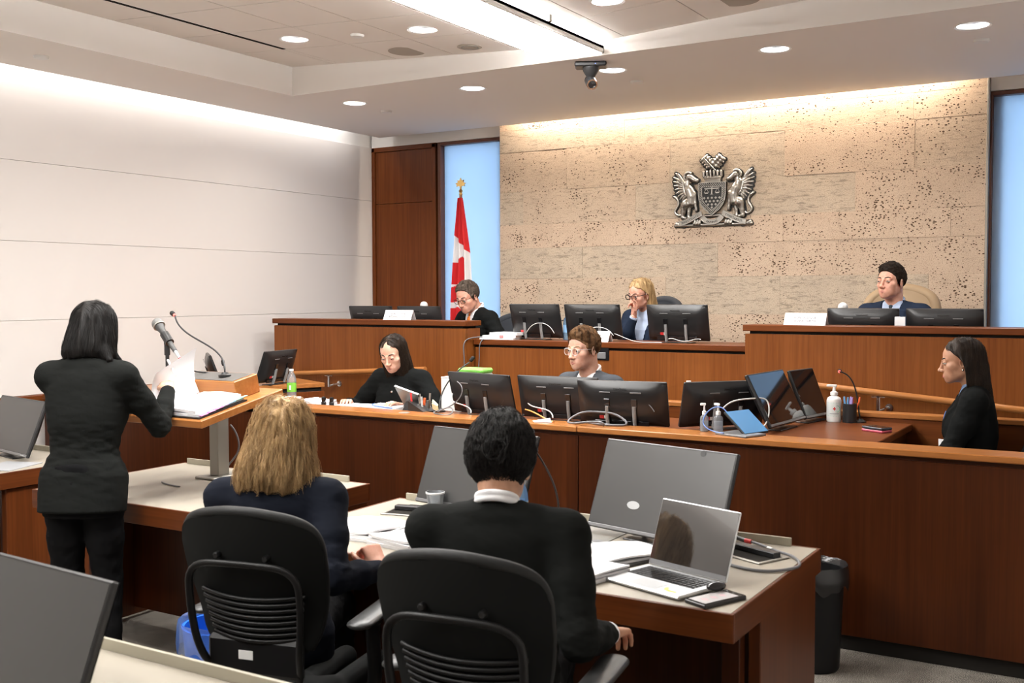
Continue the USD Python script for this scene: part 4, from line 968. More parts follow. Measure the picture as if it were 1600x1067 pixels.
# ------------------------------------------------------------------ monitors: screen towards -y, leaning back
def monitor(name, label, loc, rot, lean=14.0, face='screen', w=.515, h=.305, base=.006, group=None, chin=.018, strut=True, words=True, sticker=True):
    t = thing(name, label, 'monitor', loc, rot, group)
    base = .050*math.sin(math.radians(lean)) + .004; R = rotm([1, 0, 0], -lean); T = (0, 0, base)
    hw = w/2
    def PB(mb): return mb.move(R, T)
    part(t, 'front_frame', PB(MB().box((-hw, -.012, 0), (hw, .006, h), .004)), 'black_plastic')
    pan = part(t, 'screen', PB(MB().box((-hw + .008, -.0135, chin), (hw - .008, -.0115, h - .008), 0)), face, smooth=False)
    part(t, 'chin_bar', PB(MB().box((-hw + .002, -.016, .002), (hw - .002, -.011, chin - .002), .002)), 'grey_plastic')
    for k in range(3): part(t, 'front_button', PB(MB().box((hw - .07 + k*.016, -.018, .006), (hw - .062 + k*.016, -.0155, .010), .001)), 'light_grey')
    # back shell: a shallow pillow
    n, m_ = 19, 15; u = np.linspace(-1, 1, n); v = np.linspace(-1, 1, m_)
    G = np.zeros((n, m_, 3))
    for i, a in enumerate(u):
        for j, b in enumerate(v): G[i, j] = (a*(hw - .001), .006 + .040*(1 - abs(a)**6)*(1 - abs(b)**5)*(1 - .25*max(b, 0)), h/2 + b*(h/2 - .001))
    bs = MB(); vv, ff = sheet(G); bs.add(vv, ff[:, ::-1]); shellp = part(t, 'back_shell', PB(bs), 'monitor_back', smooth=40)
    for k in (-.085, .085): part(shellp, 'vent_slot', PB(MB().box((k - .030, .0405, h*.80 - .004), (k + .030, .0435, h*.80 + .003), .001)), 'grey_plastic')
    part(shellp, 'port_recess', PB(MB().box((-.15, .042, h*.06), (.15, .0462, h*.16), .001)), 'black_gloss')
    if words: 
        tm = meshkit.text_mesh('ViewSonic', .011, .001); tv = np.array(tm.vertices); tv[:, 0] -= tv[:, 0].mean(); tv = np.stack([-tv[:, 0], .0432 + tv[:, 2], h*.86 + tv[:, 1]], 1)
        part(shellp, 'back_lettering', (tv @ R.T + T, tm.faces), 'black_gloss', smooth=False)
    if strut:
        for k in (-.075, .075):
            a = R @ np.array([k, .050, h*.50]) + T; b = R @ np.array([k, .056, .012]) + T; b[2] = .0125; a2 = R @ np.array([k, .05, h*.62]) + T
            part(shellp, 'strut_socket', PB(MB().box((k - .016, .044, h*.47), (k + .016, .050, h*.66), .002)), 'black_gloss')
            part(t, 'support_strut', MB().tube([a, (a + b)/2 + [0, .004, 0], b], .011, 8, flat=((1, 0, 0), 1.0)), 'strut_grey')
    part(t, 'foot_bar', MB().box((-.12, -.012, 0), (.12, .058*1.2, .006), .002), 'black_plastic')
    if sticker:
        part(shellp, 'red_sticker', PB(MB().box((.098, .0445, h*.20), (.122, .0465, h*.27), 0)), 'red_plastic', smooth=False)
        part(shellp, 'white_sticker', PB(MB().box((.076, .0445, h*.20), (.096, .0465, h*.27), 0)), 'white_plastic', smooth=False)
    return t
plain('monitor_back', (.013, .013, .014), .33); plain('strut_grey', (.22, .22, .22), .4)

plain('note_pink', (.75, .25, .25), .7)
plain('note_yellow', (.80, .68, .16), .7)
plain('tab_blue', (.16, .42, .72), .5)
plain('tab_green', (.25, .62, .45), .5)
plain('tab_pink', (.72, .18, .50), .5)
plain('tab_purple', (.36, .28, .62), .5)
plain('foam_black', (.012, .012, .012), .9, bump=(900., .5, .001))
mat('red_lamp', {'p': ('principled_bsdf', {'base_color': (.75, .10, .09), 'emission_color': (1., .16, .12), 'emission_strength': 1.2, 'roughness': .4})})
plain('dome_white', (.62, .62, .62), .35)
plain('olive_dark', (.09, .085, .08), .45)
plain('grey_body', (.05, .05, .05), .45)
plain('grille_grey', (.17, .17, .165), .5, metal=.3, bump=(1400., .6, .001))
mat('clear_plastic', {'t': ('transparent_bsdf', {'color': (.93, .95, .97)}), 'g': ('glossy_bsdf', {'roughness': .06}), 'f': ('fresnel', {'IOR': 1.5}), 'd': ('diffuse_bsdf', {'color': (.7, .74, .78)}), 'm': ('mix_closure', {}), 'm2': ('mix_closure', {'fac': .18})},
    [('f.fac', 'm.fac'), ('t.BSDF', 'm.closure1'), ('g.BSDF', 'm.closure2'), ('m.closure', 'm2.closure1'), ('d.BSDF', 'm2.closure2')], surface='m2.closure')
mat('gel_clear', {'t': ('transparent_bsdf', {'color': (.86, .91, .96)}), 'd': ('diffuse_bsdf', {'color': (.75, .8, .86)}), 'm': ('mix_closure', {'fac': .2})}, [('t.BSDF', 'm.closure1'), ('d.BSDF', 'm.closure2')], surface='m.closure')
plain('label_pale', (.72, .76, .74), .45)
plain('label_grey', (.42, .46, .47), .6)
plain('pen_red', (.65, .05, .04), .4)
plain('pen_orange', (.85, .16, .05), .4)
plain('cover_blue', (.035, .19, .42), .45)
plain('cable_blue', (.12, .22, .55), .5)
plain('case_pink', (.52, .09, .14), .4)
plain('case_navy', (.05, .055, .07), .4)
plain('label_green', (.18, .48, .05), .45)
plain('label_blue', (.25, .48, .75), .45)
mat('bottle_blue', {'t': ('transparent_bsdf', {'color': (.62, .80, .95)}), 'g': ('glossy_bsdf', {'roughness': .05}), 'f': ('fresnel', {'IOR': 1.45}), 'd': ('diffuse_bsdf', {'color': (.30, .50, .75)}), 'm': ('mix_closure', {}), 'm2': ('mix_closure', {'fac': .28})},
    [('f.fac', 'm.fac'), ('t.BSDF', 'm.closure1'), ('g.BSDF', 'm.closure2'), ('m.closure', 'm2.closure1'), ('d.BSDF', 'm2.closure2')], surface='m2.closure')
plain('tablet_back', (.085, .085, .075), .3, metal=.4)
plain('note_yellow_pale', (.72, .66, .42), .8)
plain('cable_white', (.55, .55, .54), .45)
plain('cable_orange', (.78, .30, .08), .45)
plain('cable_grey', (.13, .13, .14), .4)
plain('lid_green', (.22, .62, .10), .4)
plain('pad_grey', (.50, .51, .52), .3, metal=.6)
plain('laptop_screen', (.012, .012, .013), .04, spec=1.0, coat_weight=1.0, coat_ior=1.9, coat_roughness=.02)
plain('face_grey', (.42, .40, .40), .5)
plain('pink_grey', (.52, .36, .38), .5)
plain('cup_white', (.66, .67, .67), .35)
plain('folder_grey', (.30, .31, .33), .5)
plain('mat_grey', (.20, .19, .17), .5)
plain('wallet_brown', (.035, .015, .010), .4)
plain('bag_black', (.014, .014, .015), .16)
plain('bin_blue', (.008, .12, .58), .4)
mat('bag_clear', {'t': ('transparent_bsdf', {'color': (.80, .86, .95)}), 'g': ('glossy_bsdf', {'roughness': .12}), 'd': ('diffuse_bsdf', {'color': (.10, .25, .72)}), 'm': ('mix_closure', {'fac': .25}), 'm2': ('mix_closure', {'fac': .22})}, [('t.BSDF', 'm.closure1'), ('g.BSDF', 'm.closure2'), ('m.closure', 'm2.closure1'), ('d.BSDF', 'm2.closure2')], surface='m2.closure')
# ------------------------------------------------------------------ monitors on the benches and counters
DZ = CZ - .028
mk = dict(w=.455, h=.262)
g_ = 'monitors seen from behind'
jz = ZM - .0
monitor('monitor', 'black monitor nearest the paper pile on the middle bench, seen from behind', (-4.055, 7.09, jz), 180 - 5, group=g_, **mk)
m0 = stage.GetPrimAtPath('/World/monitor').GetPath().pathString
copy_of(m0, 'black monitor behind the clerk with clear glasses, middle one of three on the middle bench', (-3.57, 7.09, jz), 180, g_)
copy_of(m0, 'black monitor in front of the blond judge, at the right end of the middle bench', (-2.90, 7.09, jz), 181, g_)
copy_of(m0, 'black monitor top showing right of the last name plate on the right wing', (-1.635, 7.16, ZW - .165), 180, g_)
copy_of(m0, 'black monitor top at the far right of the right wing, by the blue window', (-1.140, 7.16, ZW - .165), 181, g_)
copy_of(m0, 'black monitor top left of the first name plate on the left wing', (-5.70, 7.16, ZW - .165), 180, g_)
copy_of(m0, 'black monitor top right of the first name plate on the left wing', (-5.20, 7.17, ZW - .165), 176, g_)
ck = dict(w=.495, h=.248)
c0 = monitor('monitor', 'black monitor back right of the dark haired woman clerk, beside the black desk organiser', (-3.375, 5.27, DZ), 169, lean=15, group='clerk monitors seen from behind', **ck)
copy_of(c0, 'black monitor back straight in front of the clerk with clear glasses', (-2.875, 5.29, DZ), 184, 'clerk monitors seen from behind')
copy_of(c0, 'black monitor back overlapping the one before the bespectacled clerk, second from the right', (-2.435, 5.19, DZ), 188, 'clerk monitors seen from behind')
copy_of(c0, 'black monitor back behind the two small pump bottles', (-1.985, 5.43, DZ), 229, 'clerk monitors seen from behind')
f0 = monitor('monitor', 'dark monitor with its screen to the right, beside the tilted blue tablet', (-1.668, 5.58, DZ), 86, lean=27, w=.50, h=.30, sticker=False)
monitor('monitor', 'dark monitor reflecting the big pump bottle, furthest right on the clerk desk', (-1.625, 5.985, DZ), 80, lean=22, w=.29, h=.285, strut=False, sticker=False, words=False)
monitor('monitor', 'black monitor back on the side desk behind the lectern', (-5.72, 5.94, .97), 180 + 100, lean=20, w=.43, h=.25)
monitor('monitor', 'dark monitor on the side desk, its edge just behind the lectern box', (-5.83, 5.52, .97), 180 - 40, lean=20, w=.40, h=.24)
# counsel monitors, screens towards the viewer
k0 = dict(face='screen_matte', lean=21, strut=True, words=False, sticker=False, base=.004)
q0 = monitor('monitor', 'grey reflecting monitor behind the laptop, with a white oval label low on its screen', (-1.555, 3.535, .74), -14, w=.595, h=.345, **k0)
qs = part(q0, 'oval_label', MB().lathe([(0, .0007), (.020, .0007), (.020, 0), (0, 0)], 28, R=rotm([1, 0, 0], -21) @ np.diag([1.45, 1, .75]) @ rotm([1, 0, 0], 90), t=tuple(rotm([1, 0, 0], -21) @ np.array([-.10, -.0138, .105]) + [0, 0, .0219])), 'light_grey', smooth=False)
part(q0, 'sensor_mark', MB().lathe([(0, .0006), (.012, .0006), (.012, 0), (0, 0)], 20, R=rotm([1, 0, 0], -21) @ rotm([1, 0, 0], 90), t=tuple(rotm([1, 0, 0], -21) @ np.array([.155, -.0138, .330]) + [0, 0, .0219])), 'black_plastic', smooth=False)
monitor('monitor', 'grey reflecting monitor behind the black haired man, on the front table', (-2.41, 3.62, .74), -8, w=.575, h=.335, **k0)
monitor('monitor', 'grey reflecting monitor cut by the left edge, on the left counsel table', (-5.52, 3.62, .74), -12, w=.60, h=.32, **k0)
monitor('monitor', 'large grey monitor close up at the bottom left corner', (-2.125, 1.385, .74), -4, w=.50, h=.30, **k0)
# ------------------------------------------------------------------ name plates, papers on the bench
def name_plate(label, loc, rot, lines, w=.27, h=.078):
    t = thing('name_plate', label, 'name plate', loc, rot, 'judges name plates')
    f = MB()
    for s_ in (-1, 1):
        P = np.array([[(-w/2, s_*.038, 0), (w/2, s_*.038, 0)], [(-w/2, 0, h), (w/2, 0, h)]], float); v, q = sheet(P if s_ < 0 else P[:, ::-1], .0012); f.add(v, q)
    part(t, 'folded_card', f, 'paper', smooth=False)
    n = np.array([0, -h, .038]); n /= np.linalg.norm(n); up = np.array([0, .038, h]); up /= np.linalg.norm(up)
    for i, (s_, dx) in enumerate(lines):
        m = meshkit.text_mesh(s_, .0145, .0006); v = np.array(m.vertices); v[:, 0] -= (v[:, 0].min() + v[:, 0].max())/2 - dx
        c = np.array([0, -.038, 0]) + up*(.046 - i*.0245) + n*.0017
        part(t, 'lettering', (c + v[:, :1]*np.array([1, 0, 0]) + v[:, 1:2]*up + v[:, 2:]*n, m.faces), 'ink', smooth=False)
    return t
name_plate('white folded name plate on the left wing of the bench', (-5.205, 6.855, ZW), 2, [('HON. JUSTICE', 0), ('MICHAEL U. EZRI', 0)])
name_plate('white folded name plate on the right wing of the bench', (-1.935, 6.855, ZW), -1, [('HON. JUSTICE', 0), ('GUY R. SMITH', 0)])
name_plate('white folded name plate half hidden by the head of the clerk with glasses', (-3.52, 6.975, ZM), -2, [('HON. JUSTICE', 0), ('OTHEYTE', .05)])
def stack(name, label, cat, loc, rot, sheets, mat_='paper', group=None, seed=0, curl=0.0):
    """sheets: (w, d, thickness, dx, dy, rot, material)"""
    t = thing(name, label, cat, loc, rot, group); z = 0.0
    for i, (w, d, th, dx, dy, r, m_) in enumerate(sheets):
        G = np.zeros((9, 9, 3)); u = np.linspace(-.5, .5, 9)
        for a in range(9):
            for b in range(9): G[a, b] = (u[a]*w, u[b]*d, z + th + (curl*(abs(u[a])*2)**3*math.sin(3.1*u[b] + seed) if i == len(sheets) - 1 else 0))
        G[:, :, :2] = G[:, :, :2] @ rotm([0, 0, 1], r)[:2, :2].T + (dx, dy)
        v, q = sheet(G, th - .0004); part(t, 'paper_sheaf', (v, q), m_, smooth=35); z += th
    return t
L_ = (.216, .279)
t = stack('paper_pile', 'pile of clipped papers with a pink note on the middle bench beside the monitor', 'papers', (-4.33, 7.02, ZM), 4, [(.29, .23, .014, 0, 0, 0, 'paper'), (.28, .22, .018, .01, .01, 3, 'paper'), (.24, .22, .022, .05, .02, -2, 'paper_edge')])
part(t, 'pink_note', MB().box((.03, -.118, .014), (.062, -.1145, .036), .0005), 'note_pink')
part(t, 'note_pink_slip', MB().box((.03, -.119, .0142), (.062, -.1146, .034), .0004), 'note_pink')
# ------------------------------------------------------------------ microphones
def gooseneck(label, base, pts, tip_dir, ring=True, base_r=.03, cap_len=.045):
    t = thing('gooseneck_microphone', label, 'microphone', base)
    part(t, 'base', MB().lathe([(0, .02), (base_r*.45, .02), (base_r*.6, .012), (base_r, .008), (base_r, 0), (0, 0)], 24), 'black_plastic', smooth=40)
    p = spline([(0, 0, .015)] + list(pts), 26); part(t, 'neck', MB().tube(p, .0042, 10), 'black_plastic', smooth=50)
    d = unit(tip_dir); e = p[-1]
    if ring: part(t, 'light_ring', MB().tube([e, e + d*.010], .0075, 14), 'red_lamp', smooth=40)
    part(t, 'foam_head', MB().tube([e + d*.009, e + d*.014, e + d*(cap_len - .006), e + d*cap_len], [.008, .0115, .0115, .007], 14), 'foam_black', smooth=50)
    return t
gooseneck('thin black gooseneck microphone on the middle bench before the stone wall', (-4.06, 7.30, ZM - .165), [(.0, 0, .20), (.04, .0, .27), (.11, 0, .31)], (.9, -.1, .45), ring=False)
gooseneck('black gooseneck microphone behind the clerk monitor, by the green lidded box', (-3.60, 5.13, CZ), [(-.03, .06, .10), (.01, .15, .22), (.06, .22, .28)], (.5, .3, .75), ring=False)
gooseneck('red ringed gooseneck microphone arching over the two dark desk monitors', (-1.40, 6.06, DZ), [(-.02, -.02, .16), (-.06, -.05, .262), (-.10, -.08, .285)], (-.2, .98, .05), cap_len=.04)
gooseneck('black gooseneck microphone behind the seated man on the front table', (-2.035, 3.715, .74), [(-.005, 0, .10), (-.07, .01, .22), (-.16, .02, .32), (-.23, .03, .40)], (-.8, 0, .6), ring=False)
gooseneck('red ringed gooseneck microphone cut by the left edge of the frame', (-5.16, 3.10, .74), [(.0, 0, .16), (.08, .01, .255), (.27, .035, .270)], (1, .12, .02))
gooseneck('small gooseneck microphone standing beyond the lectern box', (-5.42, 5.16, CZ), [(.0, .02, .10), (-.02, .03, .20)], (-.3, 0, 1), ring=False, cap_len=.05)
for lb, loc in (('white round webcam head above the monitor on the left wing', (-5.30, 7.32, ZW - .165)), ('white round webcam head above the middle monitor of the middle bench', (-3.62, 7.30, ZM - .165)), ('white round webcam head beside the monitor right of the last name plate', (-1.80, 7.25, ZW - .165))):
    t = thing('webcam', lb, 'webcam', loc, 0, 'round webcams on the bench'); hh = 1.572 - loc[2] if loc[2] > 1.2 else 1.545 - loc[2]
    part(t, 'stem', MB().lathe([(0, 0), (.05, 0), (.05, .008), (.008, .012), (.008, hh - .03), (0, hh - .03)], 20), 'grey_plastic', smooth=40); part(t, 'ball_head', MB().mesh(trimesh.creation.icosphere(3, .033), t=(0, 0, hh - .02)), 'dome_white', smooth=True)
# ------------------------------------------------------------------ lectern with its papers and microphones
LXa, LXb, LYa, LYb, LZa, LZb = -4.28, -3.575, 3.27, 3.785, 1.095, 1.197
sl = (LZb - LZa)/(LYb - LYa)
def on_board(x, y, up=0.0): return np.array([x, y, LZa + sl*(y - LYa) + up])
RB = rotm([1, 0, 0], math.degrees(math.atan(sl)))
t = thing('lectern', 'wooden table lectern on a grey post with a sloping top', 'lectern')
ln = math.hypot(LYb - LYa, LZb - LZa)
part(t, 'sloping_top', MB().box((LXa, 0, -.036), (LXb, ln, 0), .004, R=RB, t=(0, LYa, LZa)), 'maple_x')
part(t, 'microphone_box', MB().box((-4.06, ln - .215, 0), (-3.665, ln - .06, .088), .003, R=RB, t=(0, LYa, LZa)), 'maple_x')
part(t, 'box_inlay', MB().box((-4.045, ln - .205, .0885), (-3.685, ln - .072, .0905), .001, R=RB, t=(0, LYa, LZa)), 'olive_dark')
part(t, 'post', MB().box((-4.015, 3.725, .752), (-3.955, 3.80, 1.115), .003), 'grey_metal'); part(t, 'post_foot', MB().box((-4.05, 3.66, .741), (-3.92, 3.86, .752), .003), 'grey_metal'); part(t, 'bracket_plate', MB().box((-4.12, 3.55, 1.10), (-3.86, 3.76, 1.112), .003, R=None), 'grey_metal')
bx = lambda x, y: np.array([x, LYa, LZa]) + RB @ np.array([0, y, .0905])
b0 = bx(-3.80, ln - .14)
gooseneck('long gooseneck microphone with a red ring on the lectern box', b0, [(0, 0, .03), (-.03, .02, .07), (-.20, .04, .16), (-.405, .06, .285)], (-.85, .02, .50), cap_len=.035)
t = thing('handheld_microphone', 'grey ball headed handheld microphone on a short black desk stand', 'microphone', (-4.16, 3.60, 0))
zb = on_board(0, 3.60)[2]
part(t, 'stand_base', MB().lathe([(0, .03), (.045, .03), (.065, .02), (.07, .0), (0, 0)], 28, t=(.0, .0, zb), R=None), 'black_plastic', smooth=40)
part(t, 'stand_tube', MB().tube([(0, 0, zb + .02), (-.015, .01, zb + .25)], .0095, 14).tube([(-.013, .009, zb + .19), (-.016, .011, zb + .255)], .014, 14), 'black_plastic')
d = unit((-.62, .12, .52)); c0_ = np.array([-.015, .01, zb + .275])
part(t, 'clip', MB().tube([c0_ - [0, 0, .03], c0_ + [0, 0, -.005]], .015, 12).tube([c0_ - d*.035, c0_ + d*.03], .022, 16), 'black_plastic')
bd = part(t, 'body', MB().tube([c0_ - d*.10, c0_ - d*.05, c0_ + d*.06, c0_ + d*.085], [.011, .0125, .017, .024], 20), 'grey_body', smooth=40)
part(bd, 'grille', MB().mesh(trimesh.creation.icosphere(3, .0295), t=c0_ + d*.108), 'grille_grey', smooth=True); part(bd, 'grille_band', MB().tube([c0_ + d*.088, c0_ + d*.094], [.030, .030], 24), 'grey_metal')
part(t, 'plug', MB().tube([c0_ - d*.10, c0_ - d*.15], [.009, .007], 14), 'light_grey'); part(t, 'plug_sleeve', MB().tube([c0_ - d*.15, c0_ - d*.175], [.008, .005], 14), 'red_plastic')
part(t, 'cable', MB().tube(spline([c0_ - d*.17, c0_ - d*.22 + [.01, .02, -.01], (.20, .12, zb + .10), (.27, .18, zb + .02)], 20), .0035, 8), 'black_plastic')
# binder with open papers, one page lifted
t = thing('binder', 'open binder of white papers with coloured tabs on the lectern', 'binder')
def lay(x0, x1, y0, y1, up, th, m_, nm='paper_sheaf', bend=0.0):
    G = np.zeros((11, 9, 3)); 
    for i, a in enumerate(np.linspace(0, 1, 11)):
        for j, b in enumerate(np.linspace(0, 1, 9)): G[i, j] = on_board(x0 + a*(x1 - x0), y0 + b*(y1 - y0), up + th + bend*math.sin(math.pi*a)**2)
    v, f = sheet(G, th*.97); part(t, nm, (v, f), m_, smooth=35)
lay(-4.16, -3.60, 3.285, 3.575, .001, .006, 'black_plastic', 'cover')
lay(-3.875, -3.615, 3.29, 3.565, .008, .012, 'paper_edge'); lay(-3.875, -3.63, 3.29, 3.565, .021, .014, 'paper', bend=.006); lay(-4.15, -3.885, 3.29, 3.565, .008, .012, 'paper', bend=.004)
for k, (m_, y) in enumerate((('tab_pink', 3.30), ('tab_pink', 3.345), ('tab_pink', 3.39), ('tab_purple', 3.43), ('tab_blue', 3.465), ('tab_green', 3.505), ('tab_green', 3.54))):
    p0 = on_board(-3.617, y, .010 + .0022*k); part(t, 'index_tab', MB().box((0, 0, 0), (.016, .042, .0024), .0006, R=RB, t=p0), m_)
G = np.zeros((12, 9, 3))
for i, a in enumerate(np.linspace(0, 1, 12)):
    for j, b in enumerate(np.linspace(0, 1, 9)):
        th = math.radians(118 - 30*a + 6*b); G[i, j] = on_board(-3.90 + .215*a*math.cos(th), 3.30 + .262*b, .030 + .215*a*math.sin(th)*(.75 + .25*b))
v, f = sheet(G, .0006); part(t, 'lifted_page', (v, f), 'paper', smooth=True)
t = thing('loose_papers', 'loose white sheets left of the binder on the lectern', 'papers')
lay(-4.27, -4.165, 3.30, 3.60, .001, .003, 'paper')
# ------------------------------------------------------------------ things on the clerk counter
def pump_bottle(name, label, loc, rot, r, h, clear, group=None, big=False):
    t = thing(name, label, 'bottle', loc, rot, group); nk = r*.42
    part(t, 'bottle_body', MB().lathe([(0, 0), (r*.92, 0), (r, .006), (r, h*.80), (r*.86, h*.90), (nk, h*.97), (nk, h), (0, h)], 32), 'clear_plastic' if clear else 'white_plastic', smooth=40)
    if clear: part(t, 'gel', MB().lathe([(0, .003), (r*.9, .004), (r*.9, h*.62), (0, h*.62)], 28), 'gel_clear', smooth=40)
    part(t, 'pump_collar', MB().lathe([(0, h), (nk*1.25, h), (nk*1.25, h + .016), (nk*.6, h + .020), (nk*.45, h + .045), (0, h + .045)], 20), 'white_plastic', smooth=40)
    part(t, 'pump_head', MB().box((-nk*2.4, -nk*.5, h + .045), (nk*.9, nk*.5, h + .058), .003), 'white_plastic')
    if big:
        lb = part(t, 'label_print', MB().add(*(lambda a: (np.array([(r*1.004*math.sin(x), -r*1.004*math.cos(x), z) for x in np.linspace(-1.2, 1.2, 15) for z in (h*.22, h*.74)]), np.array([[2*i, 2*i + 2, 2*i + 3, 2*i + 1] for i in range(14)])))(0)), 'label_pale', smooth=40)
        def patch(a0, a1, z0, z1, m_, nm): part(lb, nm, MB().add(np.array([(r*1.010*math.sin(x), -r*1.010*math.cos(x), z) for x in np.linspace(a0, a1, 7) for z in (z0, z1)]), np.array([[2*i, 2*i + 2, 2*i + 3, 2*i + 1] for i in range(6)])), m_, smooth=40)
        patch(-.10, .28, h*.48, h*.53, 'red_plastic', 'cross'); patch(.04, .15, h*.44, h*.57, 'red_plastic', 'cross'); patch(-.55, .75, h*.30, h*.335, 'label_grey', 'print_line'); patch(-1.1, 1.1, h*.715, h*.725, 'tab_green', 'print_line'); patch(-1.1, 1.1, h*.225, h*.235, 'tab_green', 'print_line')
        th = np.linspace(-.6, 2.6, 15); ar = MB(); ar.tube([(r*1.012*math.sin(.45 + .42*math.cos(x)), -r*1.012*math.cos(.45 + .42*math.cos(x)), h*.50 + .018*math.sin(x)) for x in th - 1.0], .0016, 6); part(lb, 'ring_print', ar, 'tab_green')
    return t
pump_bottle('pump_bottle', 'large white pump bottle with a red cross on the clerk desk', (-1.540, 6.03, DZ), 12, .040, .150, False, big=True)
pump_bottle('pump_bottle', 'small clear pump bottle on the counter, left one of two', (-1.935, 5.06, CZ), 20, .021, .085, True, 'small clear pump bottles')
pump_bottle('pump_bottle', 'small clear pump bottle on the counter, right one by the blue tablet', (-1.862, 5.06, CZ), -15, .024, .088, True, 'small clear pump bottles')
pump_bottle('pump_bottle', 'white pump bottle on the far counter beyond the lectern', (-5.80, 5.00, CZ), 20, .030, .115, False)
t = thing('pen_holder', 'black pen holder with coloured markers beside the large pump bottle', 'pen holder', (-1.455, 6.035, DZ))
part(t, 'cup', MB().lathe([(0, 0), (.038, 0), (.038, .105), (.034, .105), (.034, .008), (0, .008)], 28), 'black_plastic', smooth=40)
for i, (m_, dx, dy, lx, ly) in enumerate((('tab_blue', -.018, .006, -.012, .0), ('tab_purple', .0, .01, .0, .012), ('pen_red', .012, -.008, .006, .0), ('pen_orange', .018, .012, .030, .0), ('tab_blue', -.008, -.014, .004, -.01), ('tab_purple', .004, -.02, .014, -.004))):
    part(t, 'marker', MB().tube([(dx*.5, dy*.5, .01), (dx + lx, dy + ly, .118), (dx + lx*1.15, dy + ly*1.15, .142)], [.0055, .006, .0045], 12), m_)
# tilted tablet on a wooden wedge, blue cover seen
t = thing('tablet', 'blue backed tablet propped on a grey stand beside the dark screens', 'tablet', (-1.735, 5.035, CZ), 0)
part(t, 'stand_plate', MB().box((-.085, -.095, 0), (.105, .06, .010), .002, R=rotm([0, 0, 1], -20)), 'grey_plastic')
R_ = rotm([0, 0, 1], -20) @ rotm([0, 1, 0], -52)
part(t, 'tablet_case', MB().box((-.012, -.09, 0), (0.0, .095, .165), .003, R=R_, t=(.07, .03, .008)), 'black_plastic'); part(t, 'blue_cover', MB().box((.0005, -.086, .004), (.003, .091, .161), .001, R=R_, t=(.07, .03, .008)), 'cover_blue')
part(t, 'charging_cable', MB().tube(spline([R_ @ np.array([-.004, -.07, .162]) + [.07, .03, .008], (-.165, .0, .11), (-.185, -.03, .05), (-.11, -.055, .012), (-.06, -.08, .012)], 24), .0032, 8), 'cable_blue')
def phone(name, label, loc, rot, m_, w=.074, d=.150, h=.009, extra=None):
    t = thing(name, label, 'phone', loc, rot); part(t, 'phone_case', MB().box((-w/2, -d/2, 0), (w/2, d/2, h), .0035), m_); part(t, 'glass_face', MB().box((-w/2 + .003, -d/2 + .003, h - .0004), (w/2 - .003, d/2 - .003, h + .0006), 0), 'screen', smooth=False); return t
phone('mobile_phone', 'pink cased phone lying under another phone on the clerk desk', (-1.235, 5.70, DZ), 62, 'case_pink', .078, .135, .013)
t = phone('mobile_phone', 'dark phone lying on top of the pink cased phone', (-1.235, 5.705, DZ + .0145), 58, 'case_navy', .078, .138, .012); part(t, 'camera_bump', MB().box((-.02, .015, .0125), (.018, .04, .0145), .001), 'black_gloss')
# left part of the counter
t = thing('water_bottle', 'clear water bottle with a green label on the counter', 'bottle', (-5.03, 5.41, DZ))
def water_bottle(t, lab, cap, body, h=.215, r=.032):
    part(t, 'bottle_body', MB().lathe([(0, 0), (r*.9, 0), (r, .008), (r*.96, .03), (r, .05), (r, h*.60), (r*.97, h*.66), (r*.80, h*.78), (r*.42, h*.90), (r*.40, h*.93), (0, h*.93)], 30), body, smooth=40)
    part(t, 'label_band', MB().lathe([(r*1.01, h*.28), (r*1.015, h*.29), (r*1.015, h*.56), (r*1.01, h*.57)], 30), lab, smooth=40); part(t, 'bottle_cap', MB().lathe([(0, h*.93), (r*.46, h*.93), (r*.46, h), (0, h)], 20), cap, smooth=40)
water_bottle(t, 'label_green', 'white_plastic', 'clear_plastic')
part(t, 'label_patch', MB().box((.010, -.034, .075), (.024, -.0325, .105), 0), 'white_plastic')
for lb, x in (('small black desk stamp on the counter, left one of two', -4.50), ('small black desk stamp on the counter, right one of two', -4.435)):
    t = thing('desk_stamp', lb, 'stamp', (x, 5.13, DZ), 10, 'black desk stamps'); part(t, 'stamp_body', MB().box((-.014, -.012, 0), (.014, .012, .045), .006), 'black_plastic'); part(t, 'grip', MB().lathe([(0, .075), (.012, .072), (.015, .060), (.011, .045), (0, .045)], 16), 'black_gloss', smooth=40)
stack('paper_pile', 'white papers on the counter below the green labelled bottle', 'papers', (-4.70, 5.24, DZ), -8, [(.28, .20, .012, 0, 0, 0, 'paper'), (.216, .19, .012, .03, .0, 5, 'paper_edge'), (.216, .19, .012, .02, .01, -6, 'paper')], curl=.004)
stack('paper_pile', 'low pile of white papers right of the two black stamps', 'papers', (-4.30, 5.19, DZ), 3, [(.20, .15, .016, 0, 0, 0, 'paper'), (.19, .15, .014, .0, .0, 3, 'paper_edge')])
stack('paper_pile', 'stack of white cards behind the green labelled water bottle', 'papers', (-4.92, 5.28, DZ), 0, [(.12, .10, .02, 0, 0, 0, 'paper'), (.10, .10, .02, 0, 0, 6, 'paper')])
t = thing('document_folder', 'white document with a blue binding on the counter before the woman clerk', 'folder', (-4.055, 5.125, CZ - .027), -4)
part(t, 'paper_sheaf', MB().box((-.13, -.02, 0), (.13, .16, .030), .001, R=rotm([1, 0, 0], 3)), 'paper'); 
part(t, 'blue_band', MB().tube(spline([(-.125, .10, .036), (-.06, .02, .036), (.02, -.005, .035), (.125, -.018, .033)], 20), .004, 8), 'cable_blue')
t = thing('tablet_easel', 'dark tablet leaning back on the counter in front of the woman clerk', 'tablet', (-3.86, 5.20, DZ), -16)
R_ = rotm([1, 0, 0], 35)
